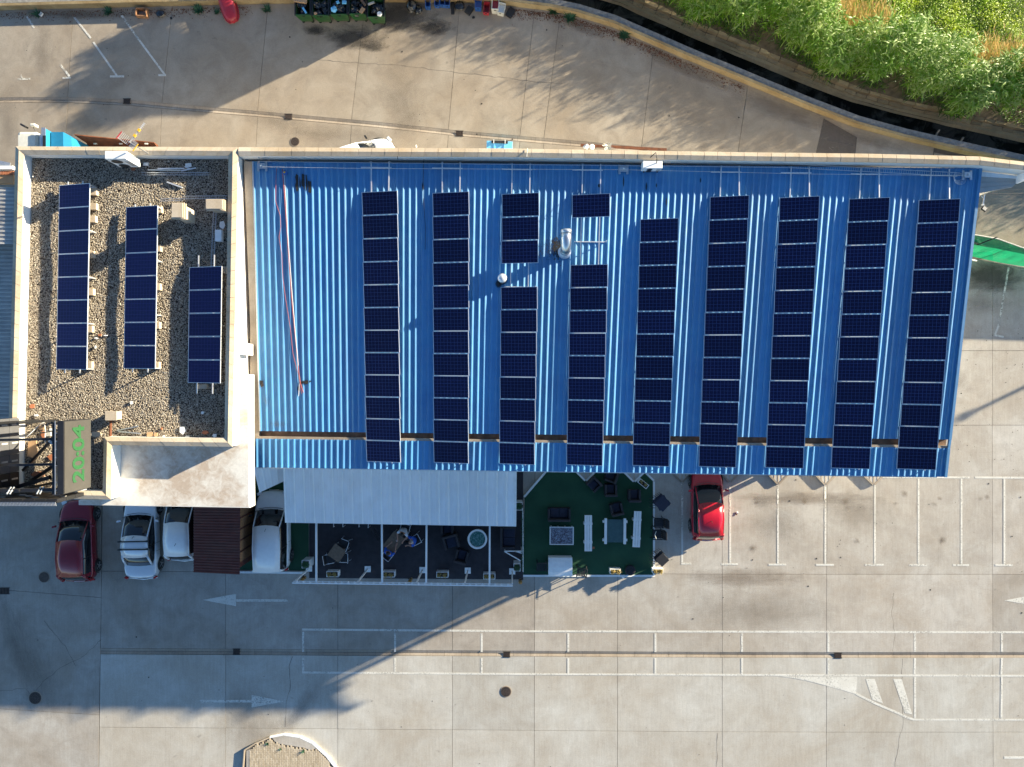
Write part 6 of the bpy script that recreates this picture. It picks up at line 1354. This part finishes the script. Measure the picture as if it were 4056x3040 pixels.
def pchair(loc, rz, label, n=1, group='black plastic chairs'):
    o = empty('plastic_chair', loc, rz, label, 'chair', group)
    for s in (-1, 1): MB().box((s * .25, 0, .63), (.05, .48, .03)).build('armrest', 'black', o, bevel=.01)
    for a in (-1, 1):
        for b_ in (-1, 1): MB().bar((a * .22, b_ * .2, .42), (a * .26, b_ * .25, 0), .04).build('leg', 'black', o); MB().bar((a * .24, b_ * .2, .42), (a * .25, b_ * .22, .64), .035).build('arm_support', 'black', o)
    for k in range(n):
        for j in range(5): MB().box((-.16 + j * .08, .02, .43 + k * .06), (.066, .42, .015)).build('seat_slat', 'black', o)
        for j in range(4): MB().box((-.15 + j * .10, -.25 - k * .03, .66 + k * .06), (.08, .02, .42), tilt=(R(12), 0, 0)).build('back_slat', 'black', o)
        MB().tube([(-.24, -.24 - k * .03, .6 + k * .06), (-.2, -.29 - k * .03, .88 + k * .06), (.2, -.29 - k * .03, .88 + k * .06), (.24, -.24 - k * .03, .6 + k * .06)], .022, 6).build('back_rail', 'black', o)
    return o
pchair(G(2146, 2246, .5), R(180), 'black slatted chair left of the white curved chest'); pchair(G(2304, 2268, .5), R(172), 'black chair standing in the sun right of the white curved chest')
pchair(G(2610, 2072, .6), R(90), 'tall stack of black slatted chairs outside the right kerb', 5); pchair(G(2604, 2118, .6), R(90), 'lower stack of black slatted chairs with a pale strap', 4)
tag(MB().tube([G(2598, 2104, .9, 1.0), G(2592, 2118, .9, 1.04), G(2598, 2134, .9, .98)], .02, 6).build('strap', 'cream'), 'pale strap over the lower stack of black chairs', 'strap')
def stack(px, py, label, rots, sz_=.62):
    o = empty('stacked_tables', G(px, py, .9), 0, label, 'table stack', 'stacks of dark tables')
    for k, r_ in enumerate(rots):
        h_ = .70 + k * .07; MB().box((.02 * k, -.02 * k, h_), (sz_, sz_, .03), R(r_)).build('table_top', 'cushion' if py < 2100 else 'black', o, bevel=.01)
    for a in (-1, 1):
        for b_ in (-1, 1): MB().bar((a * .2, b_ * .2, 0), (a * .2, b_ * .2, .7), .03).build('leg', 'black_steel', o)
    for k in range(5): MB().tube([(-.46 + k * .09, .28 + k * .05, .75), (-.28 + k * .09, .16 + k * .05, .60)], .018, 5).build('chair_leg', 'black_steel', o)
    for k in range(4): MB().tube([(-.58, .18 - k * .16, .72), (-.25, .02 - k * .12, .6)], .018, 5).build('chair_leg', 'black_steel', o)
stack(2619, 1990, 'stack of dark blue tables and chairs beside the upper kerb corner', (40, 52, 30, 47)); stack(2618, 2213, 'stack of charcoal tables at the lower right carpet corner', (40, 48, 55, 42), .52)
p = P(2497, 2261, .25); o = empty('cable_drum', (p.x, p.y, .02), .3, 'round dark slatted stool between the two sunlit planters', 'stool')
MB().lathe([(.24, 0), (.27, .08), (.27, .22), (.24, .26), (.0, .27)], (0, 0, 0), 26).build('drum', 'rattan', o)
for k in range(4): MB().box((0, -.15 + k * .1, .28), (.40 - abs(k - 1.5) * .08, .045, .02)).build('slat', 'black', o)
tag(MB().box(G(2351, 2171, .05, .05), (.12, .12, .03)).build('floor_tile', 'tile'), 'small pink tile at the foot of the left white bench', 'tile')
for x, y, rr, lab in ((2920, 2031, .06, 'white scrap of paper alone in the sunlit parking bay'), (2470, 2284, .10, 'pale stone on the lower white kerb below the stool')): tag(blob(G(x, y, .05, .03), rr, 'paper_scrap', 'white', None, .4, .4), lab, 'scrap')
tag(blob(G(2917, 2038, .05, .03), .05, 'bread_crust', 'rust', None, .4, .4), 'brown scrap below the white paper in the bay', 'scrap')

# ------------------------------------------------------------------ right edge: lean-to, floodlight, wires, green netting
roof_level()
LT = empty('lean_to_roof', P(3960, 715, 6.2), 0, 'pale flat lean-to with panel seams behind the upper right roof corner', 'lean-to roof')
zl = 6.35; q0, q1, q2, q3 = P(3860, 676, zl), P(4052, 700, zl), P(4010, 742, zl), P(3862, 770, zl)
for k in range(4):
    t0, t1 = k / 4, (k + 1) / 4 - .012; q = [q0.lerp(q3, t0), q1.lerp(q2, t0), q1.lerp(q2, t1), q0.lerp(q3, t1)]
    MB().prism([(v.x, v.y) for v in q], 6.25, zl).build('roof_panel', 'grey_sheet' if k else 'white_sheet', LT, world=True)
for (x, y) in ((3905, 745), (4025, 715)): a = P(x, y, 6.2); MB().bar((a.x, a.y, -RISE), (a.x, a.y, 6.24), .1).build('post', 'steel', LT, world=True)
a = P(4046, 706, 6.7); MB().box((a.x, a.y, 6.65), (.08, .34, .5)).build('end_wall', 'white', LT, world=True)
ground_level()
FL2 = empty('floodlight', P(3898, 820, 3.6), 0, 'square floodlight on a short bracket arm right of the blue roof', 'floodlight')
a = P(3900, 770, 4.2); b = P(3893, 812, 3.9); MB().bar(a, b, .05).build('arm', 'steel', FL2, world=True); MB().bar(P(3880, 765, 4.2), P(3893, 785, 4.1), .03).build('brace', 'steel', FL2, world=True); MB().bar(P(3858, 768, 4.2), P(3904, 768, 4.2), .05).build('wall_arm', 'steel', FL2, world=True)
c_ = P(3898, 828, 3.8); MB().box(c_, (.26, .22, .08), R(-35)).build('housing', 'black_steel', FL2, world=True, bevel=.01); MB().box(c_ + up * .045, (.19, .15, .012), R(-35)).build('lens', 'grey_sheet', FL2, world=True); MB().box(b, (.08, .08, .1)).build('joint', 'white', FL2, world=True)
for k, (a, b) in enumerate((((3915, 768), (4200, 764)), ((3905, 776), (4200, 770)), ((3930, 760), (4200, 738)), ((3925, 790), (4200, 782)))):
    A, B = P(*a, 4.2), P(*b, 4.6); tag(MB().tube([A, (A + B) / 2 - up * .08, B], .018 if k == 0 else .008, 5).build('overhead_wire', 'black'), ['thick dark overhead wire leaving the floodlight arm to the right', 'thin wire just below the thick overhead one', 'uppermost thin wire near the lean-to', 'lowest thin wire right of the floodlight'][k], 'wire')
# green netting screen
GN = empty('green_netting', P(4000, 980), 0, 'bright green netting screen sagging beside the right roof edge', 'netting')
xs_ = [3700 + 12 * i for i in range(120)]
T_ = [P(x, interp([(3600, 890), (3855, 930), (3950, 946), (4000, 964), (4056, 984), (4150, 1000), (4300, 1012), (5200, 1040)], x), 2.1) for x in xs_]
B_ = [P(x, interp([(3600, 930), (3855, 968), (3950, 985), (4056, 1008), (4150, 1024), (4300, 1040), (5200, 1066)], x), 1.97) for x in xs_]; n = len(xs_); vs = []
rows_ = 7
for i in range(n):
    for j in range(rows_):
        t = j / (rows_ - 1); v = T_[i].lerp(B_[i], t); vs.append((v.x, v.y, v.z + .03 * math.sin(i * .9 + j * .4) * math.sin(math.pi * t) + random.uniform(-.008, .008)))
    v = B_[i]; vs.append((v.x - .02, v.y - .08 + .03 * math.sin(i * 1.3), 1.1)); vs.append((v.x - .02, v.y - .10, .02))
k = rows_ + 2
MB().add(vs, [(i * k + j, (i + 1) * k + j, (i + 1) * k + j + 1, i * k + j + 1) for i in range(n - 1) for j in range(k - 1)]).build('net', 'green_net', GN, world=True)
MB().tube([v + up * .01 for v in T_], .03, 6).build('top_rope', 'cream', GN, world=True)
for i in range(5, n, 22): MB().bar((T_[i].x, T_[i].y - .1, 0), T_[i] - up * .02, .03).build('post', 'steel', GN, world=True)
tag(MB().bar(P(3868, 972, 2.0), P(3950, 940, 2.4), .05).build('steel_tube', 'black_steel'), 'dark steel tube lying diagonally over the green netting', 'tube')
rk = empty('metal_rack', P(3862, 960, 2.0), 0, 'small black metal rack end on the green netting at the roof edge', 'rack')
for k in range(3): MB().bar(P(3853, 950 + k * 6, 2.0), P(3874, 955 + k * 6, 2.0), .04).build('bar', 'black_steel', rk, world=True)
for k in range(3): MB().bar(P(3856 + k * 7, 948, 2.0), P(3856 + k * 7, 966, 2.0), .04).build('bar', 'black_steel', rk, world=True)

# furniture and vehicles were proportioned for a slightly smaller lot
for o in bpy.data.objects:
    if o.parent is None and o.type == 'EMPTY' and o.name not in _mark and o.name not in WORLD and o.name.split('.')[0] not in ('rubbish_bin',): o.scale = (1.066, 1.066, 1.02)
# ------------------------------------------------------------------ vegetation
def leafmat(name, a, b, trans=.35):
    m = Mat(name); c = m.mix(m.ramp(m.noise(.9, 4), [(.3, 0.0), (.7, 1.0)]), a, b); c = m.mix(1.0, c, m.ramp(m.noise(30, 2), [(.3, .8), (.7, 1.2)]), 'MULTIPLY'); m.col(c); m.set(Roughness=.5)
    tr = m.node('ShaderNodeBsdfTranslucent'); m.l.new(c, tr.inputs[0]); mx = m.node('ShaderNodeMixShader'); mx.inputs[0].default_value = trans
    out = m.n['Material Output']; m.l.new(m.b.outputs[0], mx.inputs[1]); m.l.new(tr.outputs[0], mx.inputs[2]); m.l.new(mx.outputs[0], out.inputs[0]); M[name] = m.m
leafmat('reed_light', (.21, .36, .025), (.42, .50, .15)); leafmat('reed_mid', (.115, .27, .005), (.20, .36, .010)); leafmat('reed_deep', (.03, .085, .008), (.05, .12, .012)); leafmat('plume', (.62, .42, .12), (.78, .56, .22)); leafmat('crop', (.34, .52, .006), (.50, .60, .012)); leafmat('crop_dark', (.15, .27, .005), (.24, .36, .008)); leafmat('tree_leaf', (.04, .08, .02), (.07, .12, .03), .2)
def strips(base, dirn, L, wd, droop, rise, nseg=4):
    """arching leaves: base (N,3), horizontal unit dirn (N,2), lengths L, widths wd"""
    N = len(base); ts = np.linspace(0, 1, nseg + 1); V = np.zeros((N, nseg + 1, 2, 3)); perp = np.stack([-dirn[:, 1], dirn[:, 0]], 1)
    for k, t in enumerate(ts):
        h = L * t * .9; z = rise * t - droop * t * t; c = base.copy(); c[:, :2] += dirn * (h[:, None]); c[:, 2] += z
        ww = wd * (1 - t) ** .6 * (0.55 + .9 * min(1, t * 4)) * .5 + .001
        for s, sg in ((0, -1), (1, 1)): V[:, k, s, :2] = c[:, :2] + sg * perp * ww[:, None]; V[:, k, s, 2] = c[:, 2]
    V = V.reshape(N, -1, 3); q = np.array([(2 * i, 2 * i + 1, 2 * i + 3, 2 * i + 2) for i in range(nseg)])
    return V, q
def leaves(name, base, L, wd, droop, rise, mats, mi, label, cat, dirn=None, kind='stuff', parent=None, nseg=4):
    N = len(base)
    if dirn is None: a = RNG.uniform(0, 6.283, N); dirn = np.stack([np.cos(a), np.sin(a)], 1)
    V, q = strips(base, dirn, L, wd, droop, rise, nseg); k = V.shape[1]
    Fq = (q[None] + (np.arange(N) * k)[:, None, None]).reshape(-1, 4); o = fast(name, V.reshape(-1, 3), Fq, mats, parent, np.repeat(mi, nseg)); return tag(o, label, cat, kind=kind)
WN = offs(WF, 1.0); WA = np.array([(a.x, a.y) for a in WF]); WB = np.array([(b.x - a.x, b.y - a.y) for a, b in zip(WF, WN)])
seglen = np.r_[0, np.cumsum(np.hypot(*np.diff(WA, axis=0).T))]
def along(s, d):
    x = np.interp(s, seglen, WA[:, 0]); y = np.interp(s, seglen, WA[:, 1]); nx = np.interp(s, seglen, WB[:, 0]); ny = np.interp(s, seglen, WB[:, 1]); return np.stack([x + nx * d, y + ny * d], 1)
def s_at(px): X = P(px, 0).x; return float(np.interp(X, WA[:, 0], seglen))
s0, s1 = s_at(1560), s_at(5200)
NST = 3700; s_ = RNG.uniform(s0, s1, NST); d_ = 2.6 + 2.2 * RNG.beta(1.05, 1.0, NST) + .45 * np.sin(s_ * .8) + .25 * np.sin(s_ * 2.3)
xy = along(s_, d_); top_h = 1.45 + .50 * (d_ - 2.6) + .35 * np.sin(s_ * 1.3 + d_) * .6 + RNG.normal(0, .28, NST)
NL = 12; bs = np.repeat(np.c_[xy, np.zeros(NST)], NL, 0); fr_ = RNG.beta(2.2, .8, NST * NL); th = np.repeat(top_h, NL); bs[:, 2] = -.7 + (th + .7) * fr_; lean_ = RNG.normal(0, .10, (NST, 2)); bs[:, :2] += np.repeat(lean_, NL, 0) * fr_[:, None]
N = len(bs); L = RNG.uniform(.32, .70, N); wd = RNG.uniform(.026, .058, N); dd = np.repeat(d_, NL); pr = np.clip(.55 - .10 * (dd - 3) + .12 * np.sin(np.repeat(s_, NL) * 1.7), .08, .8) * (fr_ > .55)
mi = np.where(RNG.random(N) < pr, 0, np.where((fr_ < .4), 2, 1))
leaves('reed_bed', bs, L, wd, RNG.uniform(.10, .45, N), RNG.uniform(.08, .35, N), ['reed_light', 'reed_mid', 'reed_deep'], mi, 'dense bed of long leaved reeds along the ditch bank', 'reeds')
# reed stalks
vs = np.zeros((NST, 4, 3)); vs[:, 0, :2] = xy; vs[:, 1, :2] = xy + [.02, 0]; vs[:, 0:2, 2] = -.9; vs[:, 2, :2] = xy + lean_ + [.012, 0]; vs[:, 3, :2] = xy + lean_; vs[:, 2:, 2] = top_h[:, None] + .1
tag(fast('reed_stalks', vs.reshape(-1, 3), (np.array([[0, 1, 2, 3]])[None] + (np.arange(NST) * 4)[:, None, None]).reshape(-1, 4), ['reed_deep'], None), 'stalks of the reed bed', 'reeds', kind='stuff')
# golden plumes in patches along the back of the reeds
NPm = 14000; s_ = RNG.uniform(s_at(2700), s1, NPm); msk = (np.sin(s_ * .62 + .6) + .5 * np.sin(s_ * 1.7) > .15); s_ = s_[msk]; n_ = len(s_); d_ = 5.15 + RNG.normal(0, .38, n_); xy = along(s_, d_)
bs = np.c_[xy, np.full(n_, .1) + RNG.uniform(.3, 1.7, n_)]; dr = np.tile([[-.35, .93]], (n_, 1)) + RNG.normal(0, .25, (n_, 2)); dr /= np.linalg.norm(dr, axis=1)[:, None]
leaves('golden_grass', bs, RNG.uniform(.2, .42, n_), RNG.uniform(.02, .045, n_), RNG.uniform(0, .1, n_), RNG.uniform(.2, .5, n_), ['plume', 'reed_light'], (RNG.random(n_) < .2).astype(int), 'golden dry grass plumes between reeds and crop field', 'dry grass', dr)
# low crop field beyond
NCp = 150000; s_ = RNG.uniform(s_at(2700), s_at(4500), NCp); d_ = RNG.uniform(4.8, 15, NCp); xy = along(s_, d_); k_ = (xy[:, 1] < 24) & (xy[:, 0] < 30); xy = xy[k_]; n_ = len(xy)
pt_ = np.sin(xy[:, 0] * 1.9 + np.sin(xy[:, 1] * 1.3) * 2) * np.sin(xy[:, 1] * 1.6 + xy[:, 0] * .4); bs = np.c_[xy, -.1 + .30 * RNG.random(n_) + .12 * pt_]
leaves('crop_plants', bs, RNG.uniform(.05, .12, n_), RNG.uniform(.03, .065, n_), RNG.uniform(.0, .06, n_), RNG.uniform(.0, .10, n_), ['crop', 'crop_dark'], (RNG.random(n_) < np.clip(.28 - .3 * pt_, .05, .8)).astype(int), 'low leafy bright green crop filling the field corner', 'crop', nseg=2)
# creeping weeds on the bank
n_ = 9000; s_ = RNG.uniform(s_at(2300), s1, n_); d_ = 2.75 + np.abs(RNG.normal(0, .7, n_)) ; k_ = (np.sin(s_ * .9) + np.sin(s_ * 2.3 + 1)) > -.7; s_ = s_[k_]; d_ = d_[k_]; xy = along(s_, d_); n_ = len(xy)
leaves('bank_weeds', np.c_[xy, -1.0 + RNG.uniform(0, .35, n_)], RNG.uniform(.08, .3, n_), RNG.uniform(.015, .035, n_), RNG.uniform(0, .2, n_), RNG.uniform(.05, .25, n_), ['reed_mid', 'reed_deep'], (RNG.random(n_) < .6).astype(int), 'scrambling weeds on the earth bank above the ditch', 'weeds', nseg=3)
# trees and an added hut just outside the frame whose shade falls into the yard
def tree(px, py, h, r_, label):
    p = P(px, py); o = empty('shade_tree', (p.x, p.y, -.1), random.uniform(0, 6), label, 'tree', 'trees beyond the yard wall')
    mb = MB().tube([(0, 0, 0), (.05, .02, h * .35), (0, 0, h * .6), (.05, .05, h * .9)], [.13, .10, .07, .02], 8)
    for k in range(6): t = k * 1.05; mb.tube([(0, 0, h * (.3 + .07 * k)), (math.cos(t) * r_ * .7, math.sin(t) * r_ * .7, h * (.5 + .07 * k))], [.05, .015], 6)
    mb.build('trunk', 'wood', o)
    N = int(3600 * r_ * r_); cl = RNG.normal(0, 1, (26, 3)); cl /= np.linalg.norm(cl, axis=1)[:, None]; cl *= RNG.uniform(.45, 1.0, 26)[:, None]; ci = RNG.integers(0, 26, N); pts = cl[ci] * [r_ * .78, r_ * .78, h * .30] + RNG.normal(0, .20 * r_, (N, 3)) + [0, 0, h * .62]
    a = RNG.uniform(0, 6.283, N); leaves('crown', pts, RNG.uniform(.10, .55, N), RNG.uniform(.03, .07, N), RNG.uniform(0, .25, N), RNG.uniform(-.05, .12, N), ['tree_leaf'], np.zeros(N, int), None, None, np.stack([np.cos(a), np.sin(a)], 1), None, o, 2)
for i, (x, y, h, r_) in enumerate(((1530, -130, 5.0, 1.5), (1680, -190, 5.4, 1.4), (1430, -60, 3.7, .9), (1800, -210, 5.0, 1.3), (1360, -150, 4.8, 1.1), (1600, -60, 4.3, 1.0), (1250, -190, 3.8, 1.0))): tree(x, y, h, r_, ['leafy tree just behind the bins beyond the yard wall', 'tallest leafy tree beyond the wall, left of the hut', 'small bushy tree nearest the leftmost bins beyond the wall', 'leafy tree directly beside the hut', 'thin tree left of the small bushy one beyond the wall', 'low tree closest to the wall, between bins and hut', 'lowest tree at the left end of the row'][i])
p = P(1790, -150, 0); o = empty('added_shade_hut', (p.x, p.y, 0), 0, 'plain hut added out of view beyond the yard wall to shade the yard', 'hut')  # unseen hut, added and sized to cast the straight shadow edge
MB().box((-.8, 0, 1.95), (6.2, 1.5, 3.9)).build('walls', 'white_wall', o); MB().box((-.8, 0, 3.95), (6.3, 1.6, .10)).build('roof', 'brown_sheet', o)
p = P(5490, 842, 0); o = empty('lamp_post', (p.x, p.y, 0), 0, 'tall lamp post outside the frame at the right', 'lamp post')
MB().tube([(0, 0, 0), (0, 0, 5.7)], [.12, .10], 12).build('pole', 'steel', o); MB().lathe([(.1, 5.7), (.24, 5.75), (.22, 5.9), (0, 5.96)], (0, 0, 0), 14).build('lamp_head', 'white', o)
